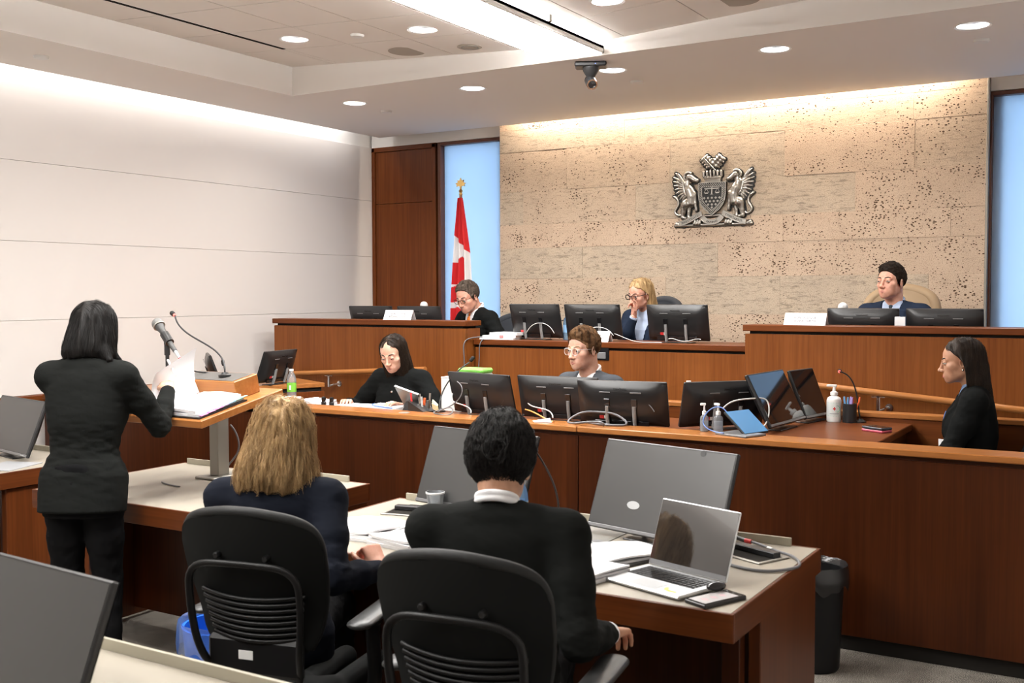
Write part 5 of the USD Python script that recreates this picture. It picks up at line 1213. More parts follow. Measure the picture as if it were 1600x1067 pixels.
part(t, 'tablet_body', MB().box((-.13, -.008, .0), (.11, .004, .150), .004, R=rotm([0, 1, 0], 9) @ R_, t=(0, .04, .022)), 'tablet_back'); part(t, 'silver_edge', MB().box((-.13, -.009, .146), (.11, .005, .152), .002, R=rotm([0, 1, 0], 9) @ R_, t=(0, .04, .022)), 'light_grey'); part(t, 'rear_prop', MB().box((-.07, .0, .0), (.07, .006, .09), .001, R=rotm([1, 0, 0], -40), t=(0, -.035, .010)), 'black_plastic')
t = thing('desk_organiser', 'black sloping desk organiser with pens and clips beside the tablet', 'desk organiser', (-3.735, 5.13, DZ), -10)
part(t, 'tray', MB().prism(Polygon([(-.06, 0), (.07, 0), (.07, .03), (-.06, .085)]), -.055, .055, R=np.array([[1, 0, 0], [0, 0, 1], [0, 1, 0.]])), 'black_plastic')
for i, (x, y, m_, l_, th) in enumerate(((-.052, -.03, 'red_plastic', .05, .006), (-.02, .0, 'chrome', .06, .007), (-.005, .02, 'pen_orange', .04, .008), (.018, -.01, 'light_grey', .06, .006), (.035, .015, 'olive_dark', .045, .009), (.03, .03, 'chrome', .085, .006))):
    z0 = .085 - (x + .06)*.42; part(t, 'pen', MB().tube([(x, y, z0 - .03), (x + .010*((i % 3) - 1), y, z0 + l_)], th, 10), m_)
t = thing('sticky_notes', 'two pale yellow note blocks leaning on the counter beside the organiser', 'notes', (-3.625, 5.115, CZ), -20)
for k in range(3): part(t, 'note_block', MB().box((-.03, -.004, 0), (.03, .003, .055 - .008*k), .001, R=rotm([0, 1, 0], 26 - 8*k) @ rotm([1, 0, 0], 18), t=(.02*k, -.012*k, .014)), 'note_yellow_pale', smooth=False)
def cable(label, pts, r, m_, n=40, group=None):
    mb = MB().tube(spline(pts, n), r, 8); return single('cable', label, 'cable', mb, m_, 50, group)
c_ = CZ
cable('thick dark cable looped on the counter before the middle clerk monitors', [(-2.60, 5.07, c_ + .007), (-2.52, 5.02, c_ + .007), (-2.42, 5.01, c_ + .007), (-2.36, 5.05, c_ + .010), (-2.42, 5.09, c_ + .045), (-2.55, 5.10, c_ + .060), (-2.66, 5.085, c_ + .045), (-2.70, 5.05, c_ + .012), (-2.63, 4.99, c_ + .007), (-2.45, 4.965, c_ + .007)], .0065, 'cable_grey')
cable('orange cable running down onto the counter between two clerk monitors', [(-3.02, 5.13, c_ + .045), (-2.96, 5.10, c_ + .040), (-2.86, 5.04, c_ + .022), (-2.76, 4.985, c_ + .005)], .0042, 'cable_orange')
cable('tangled thin white and black cable beside the organiser on the counter', [(-3.58, 5.09, c_ + .004), (-3.54, 5.05, c_ + .02), (-3.49, 5.08, c_ + .035), (-3.46, 5.04, c_ + .006), (-3.51, 4.99, c_ + .004), (-3.57, 5.02, c_ + .010), (-3.53, 5.09, c_ + .03), (-3.44, 5.12, c_ + .12), (-3.50, 5.16, c_ + .18)], .0035, 'cable_grey')
def back_cable(label, x0, x1, y, z, sag, m_='cable_white', r=.003):
    xs = np.linspace(0, 1, 9); cable(label, [(x0 + (x1 - x0)*a, y - .004*math.sin(6*a), z + sag*math.sin(math.pi*a) - .03*abs(2*a - 1)**4) for a in xs], r, m_, 30)
back_cable('white cable arching over the back of the left middle bench monitor', -4.10, -3.86, 6.985, ZM + .085, .045)
back_cable('white cable drooping behind the right middle bench monitor', -2.94, -2.70, 6.985, ZM + .060, -.045)
back_cable('white cable arching over the monitor behind the clerk with glasses', -3.62, -3.37, 6.985, ZM + .075, .030)
cable('white cable lying from the name plate to the blond judge along the bench', [(-3.36, 6.985, ZM + .06), (-3.28, 6.97, ZM + .035), (-3.19, 6.96, ZM + .010), (-3.08, 6.955, ZM + .004), (-2.98, 6.96, ZM + .004)], .003, 'cable_white')
cable('black cable hanging over the end of the left wing of the bench', [(-4.36, 6.95, ZM + .012), (-4.43, 6.93, ZM + .022), (-4.50, 6.895, ZM + .015), (-4.53, 6.78, ZM - .02), (-4.532, 6.775, ZM - .12), (-4.530, 6.775, ZM - .30), (-4.525, 6.775, ZM - .5)], .0045, 'cable_grey')
cable('second black cable hanging beside it down the middle bench', [(-4.30, 6.955, ZM + .010), (-4.40, 6.935, ZM + .02), (-4.445, 6.89, ZM - .01), (-4.46, 6.88, ZM - .12), (-4.47, 6.88, ZM - .24), (-4.45, 6.88, ZM - .42)], .0042, 'cable_grey')
back_cable('grey cable arching over the back of the second clerk monitor from the right', -2.52, -2.24, 5.135, c_ + .105, .045, 'cable_grey')
cable('grey cable dropping behind the first clerk monitor', [(-3.60, 5.26, c_ + .10), (-3.56, 5.20, c_ + .06), (-3.47, 5.165, c_ + .045), (-3.40, 5.15, c_ + .02), (-3.385, 5.13, c_ + .004)], .004, 'cable_white')
cable('grey cable sagging across the monitor before the clerk with glasses', [(-3.08, 5.25, c_ + .10), (-3.04, 5.21, c_ + .065), (-2.95, 5.185, c_ + .05), (-2.88, 5.175, c_ + .03), (-2.86, 5.16, c_ + .004)], .004, 'cable_white')
cable('grey cable arching over the monitor behind the small pump bottles', [(-1.90, 5.23, c_ + .10), (-1.86, 5.25, c_ + .135), (-1.78, 5.32, c_ + .15), (-1.72, 5.38, c_ + .14), (-1.70, 5.36, c_ + .07), (-1.715, 5.30, c_ + .01)], .0042, 'cable_white')
t = single('paper_scrap', 'small white folded paper on the counter beside the orange cable', 'paper', MB().add(*sheet(np.array([[(-2.90, 5.00, c_ + .003), (-2.80, 5.02, c_ + .022)], [(-2.86, 4.955, c_ + .002), (-2.765, 4.975, c_ + .003)]]), .001)), 'paper', False)
# green lidded box on a white carton behind the first clerk monitor
t = thing('lidded_box', 'small white box with a bright green lid behind the first clerk monitor', 'box', (-3.555, 5.44, DZ + .212))
part(t, 'box_body', MB().box((-.09, -.06, 0), (.09, .06, .028), .006), 'white_plastic'); part(t, 'box_lid', MB().box((-.093, -.063, .028), (.093, .063, .058), .010), 'lid_green')
t = thing('carton', 'white carton under the green lidded box', 'box', (-3.61, 5.42, DZ)); part(t, 'carton_body', MB().box((-.16, -.04, 0), (.14, .04, .21), .003), 'white_plastic'); part(t, 'carton_flap', MB().box((-.16, -.042, .205), (.14, .04, .2115), .001), 'paper')
t = thing('wall_socket', 'black socket plate on the front of the middle bench behind the clerk', 'socket', (-3.45, BM, 1.213), 0)
part(t, 'plate', MB().box((-.082, -.010, -.046), (.082, 0, .046), .003), 'black_gloss'); part(t, 'socket_insert', MB().box((-.01, -.0135, -.035), (.058, -.009, .012), .003), 'grey_plastic')
for lb, x, y, m_ in (('blue capped bottle top behind the monitor with the pump bottles', -2.235, 5.60, 'label_blue'), ('white capped bottle top second behind that monitor', -2.145, 5.60, 'clear_plastic'), ('white capped bottle top third behind that monitor', -2.085, 5.60, 'clear_plastic')):
    t = thing('water_bottle', lb, 'bottle', (x, y, DZ), 0, 'bottles behind the clerk monitor'); water_bottle(t, m_, 'white_plastic', 'clear_plastic', .222 if m_ != 'label_blue' else .232, .030)
t = thing('water_bottle', 'upturned tumbler top at the right end behind that monitor', 'tumbler', (-1.985, 5.62, DZ)); part(t, 'tumbler', MB().lathe([(.032, 0), (.034, .02), (.030, .20), (.026, .226), (.012, .238), (0, .24)], 26), 'clear_plastic', smooth=40)
t = thing('water_bottle', 'blue labelled water bottle between two monitors on the middle bench', 'bottle', (-3.825, 7.13, ZM)); water_bottle(t, 'label_blue', 'white_plastic', 'bottle_blue', .20, .032)
single('paper_scrap', 'white paper edge below the monitor of the judge in navy', 'paper', MB().box((-1.425, 7.045, ZW - .165), (-1.36, 7.049, ZW + .055), .001), 'paper', False)
# ------------------------------------------------------------------ things on the counsel tables
TZ = .74
t = thing('laptop', 'open silver laptop with a black keyboard near the table corner', 'laptop', (-1.308, 3.065, TZ), -18)
lw, ld = .322, .228
part(t, 'base', MB().box((-lw/2, -ld/2, .003), (lw/2, ld/2, .015), .004), 'aluminium'); part(t, 'keyboard_well', MB().box((-.135, -.015, .0145), (.135, .092, .0153), .0), 'black_plastic', smooth=False); part(t, 'touch_pad', MB().box((-.055, -.100, .0148), (.055, -.028, .0154), .0), 'pad_grey', smooth=False)
mb = MB()
for r_ in range(6):
    nk_ = 14; kw = .270/nk_
    for k in range(nk_):
        x = -.135 + k*kw; y = .075 - r_*.0182
        if r_ == 5 and 4 <= k <= 8: continue
        part(t, 'key', MB().box((x + .0014, y + .001, .0152), (x + kw - .0014, y + .0162, .0166), .0005), 'black_gloss', smooth=False)
part(t, 'key', MB().box((-.058, -.015, .0152), (.038, .0002, .0166), .0005), 'black_gloss', smooth=False)
RL = rotm([1, 0, 0], -19)
lid = part(t, 'lid', MB().box((-lw/2, -.003, 0), (lw/2, .003, .222), .003, R=RL, t=(0, ld/2 + .002, .014)), 'aluminium')
part(lid, 'display', MB().box((-lw/2 + .004, -.0042, .012), (lw/2 - .004, -.0028, .218), 0, R=RL, t=(0, ld/2 + .002, .014)), 'laptop_screen', smooth=False); part(lid, 'lower_bezel', MB().box((-lw/2 + .004, -.0046, .004), (lw/2 - .004, -.003, .020), 0, R=RL, t=(0, ld/2 + .002, .014)), 'grey_plastic', smooth=False)
part(t, 'yellow_mark', MB().prism(LineString([(.075, -.062), (.082, -.078), (.10, -.084), (.12, -.082)]).buffer(.006), .0150, .0154), 'note_yellow', smooth=False)
t = phone('mobile_phone', 'black cased phone with pale screen by the laptop at the table corner', (-1.098, 2.972, TZ), -24, 'black_plastic', .085, .175, .013)
part(t, 'lit_face', MB().box((-.034, -.078, .0136), (.034, .06, .0142), 0), 'face_grey', smooth=False)
for k in range(3): part(t, 'printed_figure', MB().prism(Polygon([(-.012, -.05 + k*.036), (.006, -.058 + k*.036), (.018, -.044 + k*.036), (-.002, -.036 + k*.036)]), .0142, .0146), 'pink_grey', smooth=False)
t = thing('computer_mouse', 'small dark mouse lying on the phone beside the laptop', 'mouse', (-1.120, 3.035, TZ + .0145), -30); part(t, 'mouse_body', MB().mesh(trimesh.creation.icosphere(3, 1.0), R=np.diag([.022, .034, .014]), t=(0, 0, .012)), 'black_gloss', smooth=True)
t = thing('computer_mouse', 'pale mouse at the clerk desk beside the name badge', 'mouse', (-.985, 5.33, .872), 20); part(t, 'mouse_body', MB().mesh(trimesh.creation.icosphere(3, 1.0), R=np.diag([.032, .055, .018]), t=(0, 0, .017)), 'light_grey', smooth=True)
t = thing('keyboard_tray', 'dark pull out tray under the mouse inside the clerk counter', 'tray', (-.93, 5.36, .855)); part(t, 'tray_board', MB().box((-.20, -.20, 0), (.22, .20, .017), .003), 'mahogany_x'); part(t, 'tray_arm', MB().box((-.19, -.02, -.795), (-.15, .02, 0), .003), 'grey_metal')
P1 = [(.225, .285, .006, 0, 0, 0, 'paper'), (.216, .279, .008, .006, .004, 5, 'paper'), (.216, .279, .007, -.004, 0, -4, 'paper'), (.216, .279, .006, .004, -.006, 2, 'paper')]
pp_ = stack('paper_pile', 'pile of white papers with a yellow note between the seated man and the laptop', 'papers', (-1.585, 3.015, TZ), -16, P1, seed=1, curl=.006)
part(pp_, 'yellow_note', MB().box((-.09, .04, .0275), (-.06, .085, .031), .0005), 'note_yellow', smooth=False)
stack('paper_pile', 'white papers lying on a black folder in front of the oval labelled monitor', 'papers', (-1.568, 3.315, TZ), -24, [(.25, .31, .008, 0, -.01, 3, 'black_plastic'), (.216, .279, .008, 0, .0, 0, 'paper'), (.216, .279, .006, .008, .0, -6, 'paper')], seed=2, curl=.010)
stack('paper_pile', 'thick open papers in front of the blond woman', 'papers', (-2.585, 3.16, TZ), 6, [(.30, .29, .012, 0, 0, 0, 'paper_edge'), (.29, .285, .010, .01, 0, 2, 'paper'), (.285, .28, .008, 0, .005, -2, 'paper')], seed=3, curl=.014)
stack('paper_pile', 'second open half of papers left of the seated man', 'papers', (-2.315, 3.14, TZ), -7, [(.22, .29, .012, 0, 0, 0, 'paper'), (.216, .285, .012, 0, .0, -3, 'paper_edge'), (.21, .28, .009, 0, 0, 1, 'paper')], seed=4, curl=.012)
def cup(label, loc):
    t = thing('plastic_cup', label, 'cup', loc, 0, 'clear plastic cups'); part(t, 'cup_wall', MB().lathe([(0, .002), (.027, .002), (.0285, .004), (.037, .078), (.040, .080), (.040, .086), (.0375, .086), (.0355, .078), (.027, .006), (0, .006)], 36), 'clear_plastic', smooth=35)
    part(t, 'cup_rim', MB().lathe([(.0372, .0785), (.0405, .0800), (.0405, .0865), (.0375, .0870)], 36), 'cup_white', smooth=40)
cup('clear plastic cup left of the seated man beside the power box', (-2.555, 3.60, TZ)); cup('clear plastic cup right of the seated man', (-1.852, 3.375, TZ))
t = thing('water_bottle', 'light blue water bottle standing right behind the seated man', 'bottle', (-2.07, 3.47, TZ)); water_bottle(t, 'label_blue', 'white_plastic', 'bottle_blue', .215, .034)
part(t, 'white_label', MB().lathe([(.0348, .075), (.0350, .078), (.0350, .115), (.0348, .118)], 30), 'label_pale', smooth=40)
def power_box(label, loc, rot):
    t = thing('power_box', label, 'power box', loc, rot, 'power boxes in the tables'); part(t, 'rim', MB().box((-.115, -.075, 0), (.115, -.062, .006), .002).box((-.115, .062, 0), (.115, .075, .006), .002).box((-.115, -.062, 0), (-.10, .062, .006), .002).box((.10, -.062, 0), (.115, .062, .006), .002), 'grey_metal')
    part(t, 'well', MB().box((-.10, -.062, .0005), (.10, .062, .002), 0), 'shadow_gap', smooth=False); part(t, 'socket_bar', MB().box((-.095, .02, .002), (.095, .055, .022), .003), 'black_plastic'); part(t, 'lid_hinge', MB().tube([(-.04, .06, .012), (.04, .06, .012)], .010, 14), 'black_gloss')
power_box('open power box in the front table beside the left plastic cup', (-2.63, 3.545, TZ), 12); power_box('open power box in the front table right of the laptop', (-1.195, 3.56, TZ), -24)
t = thing('cable', 'thick black display cable with a red collar curling over the table corner', 'cable')
pp = spline([(-1.262, 3.715, TZ + .012), (-1.20, 3.69, TZ + .010), (-1.13, 3.64, TZ + .008), (-1.05, 3.585, TZ + .008), (-1.005, 3.515, TZ + .003), (-1.01, 3.43, TZ + .006), (-1.07, 3.36, TZ + .006), (-1.18, 3.37, TZ + .006), (-1.30, 3.42, TZ + .006)], 60)
part(t, 'cord', MB().tube(pp, .0052, 10), 'cable_grey'); part(t, 'connector', MB().tube([pp[0] - [.045, -.02, -.004], pp[0]], .0085, 12), 'black_plastic'); part(t, 'silver_plug', MB().tube([pp[0] - [.06, -.027, -.005], pp[0] - [.045, -.02, -.004]], .006, 10), 'light_grey'); part(t, 'red_collar', MB().tube([pp[0], pp[2]], .0085, 12), 'red_plastic'); part(t, 'white_tag', MB().tube([pp[9], pp[11]], .0062, 10), 'white_plastic')
t = thing('remote_control', 'small grey calculator beside the papers behind the seated man', 'calculator', (-1.735, 3.40, TZ), -30); part(t, 'case', MB().box((-.03, -.06, 0), (.03, .06, .012), .003), 'grey_plastic')
for i in range(3):
    for j in range(4): part(t, 'button', MB().box((-.024 + i*.017, -.05 + j*.018, .012), (-.012 + i*.017, -.038 + j*.018, .0138), .0005), 'light_grey', smooth=False)
cable('black cable running over the right edge of the middle table', [(-3.42, 3.70, TZ + .006), (-3.33, 3.62, TZ + .02), (-3.26, 3.56, TZ + .025), (-3.212, 3.52, TZ + .0), (-3.205, 3.50, TZ - .09)], .004, 'cable_grey')
cable('black cable drooping from the lectern post', [(-3.945, 3.80, 1.00), (-3.925, 3.83, .93), (-3.93, 3.84, .88), (-3.99, 3.84, .80), (-4.03, 3.83, .75)], .0045, 'cable_grey')
cable('short black cable end lying on the middle table', [(-4.10, 3.50, TZ + .004), (-4.02, 3.47, TZ + .004), (-3.93, 3.46, TZ + .004)], .0035, 'cable_grey')
t = stack('folder', 'flat grey folder on the left table beside the standing woman', 'folder', (-5.20, 3.42, TZ), 20, [(.22, .28, .004, 0, 0, 0, 'folder_grey')])
single('writing_mat', 'dark writing mat on the front table behind the right plastic cup', 'mat', MB().box((-1.99, 3.30, TZ), (-1.70, 3.72, TZ + .003), .001, ), 'mat_grey', False)
single('document_wallet', 'dark brown wallet on the front table above the open papers', 'wallet', MB().box((-.10, -.10, 0), (.10, .10, .014), .003, R=rotm([0, 0, 1], 18), t=(-2.44, 3.42, TZ)), 'wallet_brown')
# ------------------------------------------------------------------ bins
def bag_ruffle(t, r, z, m_, seed, drop=.10):
    n, k = 60, 9; G = np.zeros((n + 1, k, 3)); rg = np.random.default_rng(seed)
    for i in range(n + 1):
        a = 2*math.pi*(i % n)/n; w = 1 + .05*math.sin(7*a + seed) + .04*math.sin(13*a) + .02*math.sin(29*a)
        for j in range(k):
            u = j/(k - 1); rr = (r + .012*math.sin(math.pi*u)*w + .014*u*w)*(1 if u > .15 else .985); G[i, j] = (rr*math.cos(a), rr*math.sin(a), z + .025*math.sin(math.pi*min(1, u*2))*w - drop*max(0, u - .25)*(1 + .18*math.sin(5*a) + .12*math.sin(11*a + 1)))
    v, f = sheet(G); part(t, 'bin_bag', (v, f), m_, smooth=35)
t = thing('waste_bin', 'tall black waste bin with a black bag beside the front table', 'bin', (-1.262, 4.66, 0))
part(t, 'bin_body', MB().lathe([(0, .0), (.10, 0), (.105, .01), (.122, .435), (.127, .44), (.115, .44), (.095, .02), (0, .02)], 36), 'bin_black', smooth=40); bag_ruffle(t, .124, .44, 'bag_black', 2)
t = thing('recycling_bin', 'blue recycling bin with a clear bag and white printed arrows', 'bin', (-3.005, 2.845, 0))
part(t, 'bin_body', MB().lathe([(0, 0), (.115, 0), (.118, .01), (.150, .40), (.154, .405), (.142, .405), (.11, .02), (0, .02)], 40), 'bin_blue', smooth=40); bag_ruffle(t, .152, .405, 'bag_clear', 5, .12)
def on_bin(u, z, up=.0008): a = math.radians(-50) + u/.135; r = .118 + (z - .01)*.032/.39 + up + .001; return (r*math.cos(a), r*math.sin(a), z)
def bin_print(poly2, nm, m_='white_plastic'):
    mb = MB()
    for g in getattr(poly2, 'geoms', [poly2]):
        m_3 = trimesh.creation.extrude_polygon(g.segmentize(.012), .001, engine='earcut'); v = np.array([on_bin(x, y, z) for x, y, z in m_3.vertices]); mb.add(v, m_3.faces)
    part(t, nm, mb, m_, smooth=False)
tri = [(0, .262), (-.050, .180), (.050, .180)]
for k in range(3):
    a, b = np.array(tri[k]), np.array(tri[(k + 1) % 3]); d_ = (b - a)/np.linalg.norm(b - a); nrm_ = np.array([-d_[1], d_[0]])
    p0, p1 = a + d_*.022, b - d_*.026; ar = unary_union([LineString([p0, p1]).buffer(.0085, cap_style=2), Polygon([p1 - nrm_*.018, p1 + nrm_*.018, p1 + d_*.020])]); bin_print(ar.difference(ar.buffer(-.0035)), 'recycling_arrow')
bin_print(Point(0, .115).buffer(.040), 'round_badge')
bin_print(unary_union([sbox(-.012, .098, -.006, .125), sbox(.003, .098, .009, .125)]), 'badge_mark', 'bin_blue')

plain('chair_fabric', (.0075, .0082, .008), .8, spec=.15, bump=(900., .3, .0008))
plain('chair_plastic', (.007, .007, .0075), .45, spec=.3)
plain('arm_pad', (.030, .031, .032), .38)
plain('chair_tan', (.36, .25, .145), .65, bump=(600., .25, .001))
plain('chair_navy', (.018, .022, .030), .75, bump=(700., .3, .001))
# ------------------------------------------------------------------ chairs (+y is the sitter's front)
def back_surface(zb, zt, wv, y0, rake, wrap, lumbar, n=33, m=41):
    G = np.zeros((m, n, 3)); V = 1 - (1 - np.linspace(0, 1, m))**1.6
    tv = [0, .10, .3, .55, .78, .90, .96, .99, 1.0]
    for i, v in enumerate(V):
        w = float(np.interp(min(v, .8), tv, wv))*(1 if v < .8 else max(0.34, (1 - ((v - .8)/.2)**2.4)**(1/2.4)))
        for j, u in enumerate(np.linspace(-1, 1, n)):
            G[i, j] = (u*w, y0 - rake*v + wrap*(u*w/.23)**2 + lumbar*math.exp(-((v - .3)/.22)**2), zb + (zt - zb)*(v - .010*(u**2)*v))
    return G
def soft_path(G, n=110):
    from scipy.ndimage import gaussian_filter1d
    e = np.vstack([G[:, 0], G[-1, 1:-1], G[::-1, -1]]); t = np.r_[0, np.cumsum(np.linalg.norm(np.diff(e, axis=0), axis=1))]
    u = np.linspace(0, t[-1], n); p = np.stack([np.interp(u, t, e[:, k]) for k in range(3)], 1); return gaussian_filter1d(p, 2.0, axis=0, mode='nearest')
def task_chair(label, loc, rot):
    t = thing('task_chair', label, 'chair', loc, rot)
    G = back_surface(.615, 1.035, [.150, .178, .200, .217, .220, .188, .162, .125, .075], -.225, .095, .060, .018)
    v, f = sheet(G, .030); bk = part(t, 'backrest', (v, f), 'chair_fabric', smooth=50)
    edge = soft_path(G); part(bk, 'edge_welt', MB().tube(edge + [0, -.014, 0], .0165, 10), 'leather_black', smooth=60)
    half = [(.0, -.335, .885), (.085, -.332, .883), (.142, -.325, .872), (.172, -.318, .845), (.180, -.312, .80), (.176, -.302, .70), (.160, -.280, .60), (.135, -.235, .53), (.08, -.20, .475), (0, -.17, .455)]
    path = spline([(-x, y, z) for x, y, z in half[::-1]] + half[1:], 70); part(t, 'back_frame', MB().tube(path, .0115, 12, flat=((0, 1, 0), .8)), 'chair_plastic', smooth=60)
    for k in range(8):
        z = .655 + .0185*k; w = .142 + .004*k; part(bk, 'back_rib', MB().tube([(u*w, -.262 - .03*k/8 + .060*(u*w/.23)**2 - .002, z - .012*(1 - u*u)) for u in np.linspace(-1, 1, 15)], .0062, 8), 'chair_plastic', smooth=60)
    for x in (-.075, .085): part(t, 'frame_bolt', MB().lathe([(0, .008), (.007, .008), (.010, .004), (.010, -.01), (0, -.01)], 18, R=rotm([1, 0, 0], 90), t=(x, -.328, .905)), 'chair_plastic', smooth=40)
    part(t, 'lower_shell', MB().box((-.158, -.262, .535), (.158, -.235, .650), .014), 'chair_plastic')
    part(t, 'care_label', MB().box((-.050, -.2635, .585), (-.002, -.2618, .612), .001), 'white_plastic', smooth=False)
    S = Solid((-.28, -.26, .38), (.28, .30, .52), .009); S.cone((-.16, -.12, .45), (.16, -.12, .45), .05, .05); 
    for x in (-.17, -.06, .06, .17): S.cone((x, -.17, .452), (x, .20, .450), .040, .038, k=.04)
    part(t, 'seat', S.mesh(), 'chair_fabric', smooth=True)
    part(t, 'seat_pan', MB().box((-.17, -.18, .39), (.17, .16, .425), .015), 'chair_plastic')
    for s_ in (-1, 1):
        a = part(t, 'armrest', MB().tube(spline([(s_*.19, -.02, .42), (s_*.255, -.02, .43), (s_*.270, -.015, .50), (s_*.268, .0, .655)], 20), .020, 12, flat=((0, 1, 0), 1.5)), 'chair_plastic', smooth=60)
        S = Solid((s_*.268 - .07, -.19, .64), (s_*.268 + .07, .19, .70), .006); S.cone((s_*.268, -.11, .672), (s_*.268 - s_*.008, .12, .674), .040, .042, flat=((0, 0, 1), .36)); part(a, 'arm_pad', S.mesh(), 'arm_pad', smooth=True)
    part(t, 'adjuster_knob', MB().lathe([(0, .03), (.028, .03), (.034, .02), (.034, -.02), (.028, -.03), (0, -.03)], 24, R=rotm([0, 1, 0], 90), t=(.215, -.13, .455)), 'chair_plastic', smooth=40)
    part(t, 'gas_column', MB().lathe([(0, .40), (.05, .40), (.05, .37), (.028, .36), (.028, .22), (.036, .22), (.036, .09), (0, .09)], 24), 'black_plastic', smooth=40)
    for k in range(5):
        a = k*2*math.pi/5 + .3; d = np.array([math.cos(a), math.sin(a), 0]); part(t, 'base_leg', MB().tube([d*.02 + [0, 0, .105], d*.18 + [0, 0, .095], d*.31 + [0, 0, .080]], [.030, .024, .016], 12), 'chair_plastic', smooth=60)
        q = np.array([-d[1], d[0], 0]); part(t, 'caster', MB().tube([d*.30 - q*.024 + [0, 0, .030], d*.30 + q*.024 + [0, 0, .030]], .0295, 18).tube([d*.30 + [0, 0, .035], d*.30 + [0, 0, .09]], .009, 8), 'black_plastic')
    return t
task_chair('black task chair of the blond woman, its back frame showing', (-2.288, 2.48, 0), 13)
task_chair('black task chair of the black haired man, nearest the viewer', (-1.455, 2.368, 0), 8)
def high_chair(label, loc, rot, m_, zt, wv, welt=True, arms=True):
    t = thing('office_chair', label, 'chair', loc, rot)
    G = back_surface(.50, zt, wv, -.20, .10, .05, .02); v, f = sheet(G, .075); bk = part(t, 'backrest', (v, f), m_, smooth=60)
    if welt: edge = soft_path(G); part(bk, 'edge_roll', MB().tube(edge + [0, -.035, 0], .0375, 12), m_, smooth=60)
    S = Solid((-.30, -.28, .36), (.30, .32, .53), .012)
    for x in (-.19, -.06, .06, .19): S.cone((x, -.18, .452), (x, .21, .450), .045, .042, k=.04)
    part(t, 'seat', S.mesh(), m_, smooth=True)
    if arms:
        for s_ in (-1, 1): part(t, 'armrest', MB().tube(spline([(s_*.20, -.10, .42), (s_*.275, -.08, .46), (s_*.285, -.05, .62), (s_*.275, .04, .655), (s_*.265, .18, .645)], 24), .022, 10), 'chair_plastic', smooth=60)
    part(t, 'gas_column', MB().lathe([(0, .41), (.05, .40), (.03, .36), (.03, .09), (0, .09)], 20), 'black_plastic', smooth=40)
    for k in range(5):
        a = k*2*math.pi/5 + .3; d = np.array([math.cos(a), math.sin(a), 0]); part(t, 'base_leg', MB().tube([d*.02 + [0, 0, .105], d*.31 + [0, 0, .05]], [.03, .02], 10), 'chair_plastic', smooth=60)
        part(t, 'caster', MB().mesh(trimesh.creation.icosphere(2, .029), t=d*.31 + [0, 0, .0295]), 'black_plastic', smooth=True)
    return t
W1 = [.20, .23, .24, .24, .235, .22, .20, .17, .12]; W2 = [.24, .27, .285, .29, .285, .275, .262, .24, .19]

plain('arms_silver', (.42, .40, .365), .30, metal=.95)
plain('arms_dark', (.014, .014, .013), .4, metal=.3)
mat('flag_cloth', {'a': ('attribute', {'attribute': 'printColor'}), 'p': ('principled_bsdf', {'roughness': .75, 'sheen_weight': .2, 'specular_ior_level': .2})}, [('a.color', 'p.base_color')])
plain('pole_wood', (.24, .10, .04), .35)
# ------------------------------------------------------------------ coat of arms on the stone
EX, EZ, EY = -3.142, 2.206, YB - .012
def ez(x, y):
    return np.array([(x - 582)*.000785, (952 - y)*.000718])
arms = thing('coat_of_arms', 'silver coat of arms with two winged rams and a shield on the stone wall', 'coat of arms', (EX, EY, EZ))
def relief(name, build, m_='arms_silver', h=.0030, lo=(-.37, -.06, -.03), hi=(.37, .02, .62)):
    S = Solid(lo, hi, h); build(S); S.cut(lambda x, y, z: y - .010 + 0*x + 0*z); v, f = S.mesh(); return part(arms, name, (v, f), m_, smooth=True)
def P3(x, y, d=0.0): q = ez(x, y); return np.array([q[0], -d, q[1]])
outline = []
def chain(S, pts, r, d=0.0, k=.006, flat=.7):
    r = np.broadcast_to(r, (len(pts),)); 
    for (a, b, ra, rb) in zip(pts[:-1], pts[1:], r[:-1], r[1:]): S.cone(P3(*a, d), P3(*b, d), ra*.00075, rb*.00075, k=k); outline.append(LineString([tuple(ez(*a)), tuple(ez(*b))]).buffer(max(ra, rb)*.00075 + .0042, 4))
def smooth_pts(pts, n): return [tuple(p) for p in spline(pts, n)]
def sp(pts): return Polygon([tuple(ez(x, y)) for x, y in pts])
RY = np.array([[1, 0, 0], [0, 0, -1], [0, 1, 0.]])      # polygons in x,z; thickness towards the room
def plate(name, poly, d0, d1, m_, kind=None, parent=None): return part(parent or arms, name, MB().prism(poly, d0, d1, R=RY), m_, smooth=False, kind=kind)
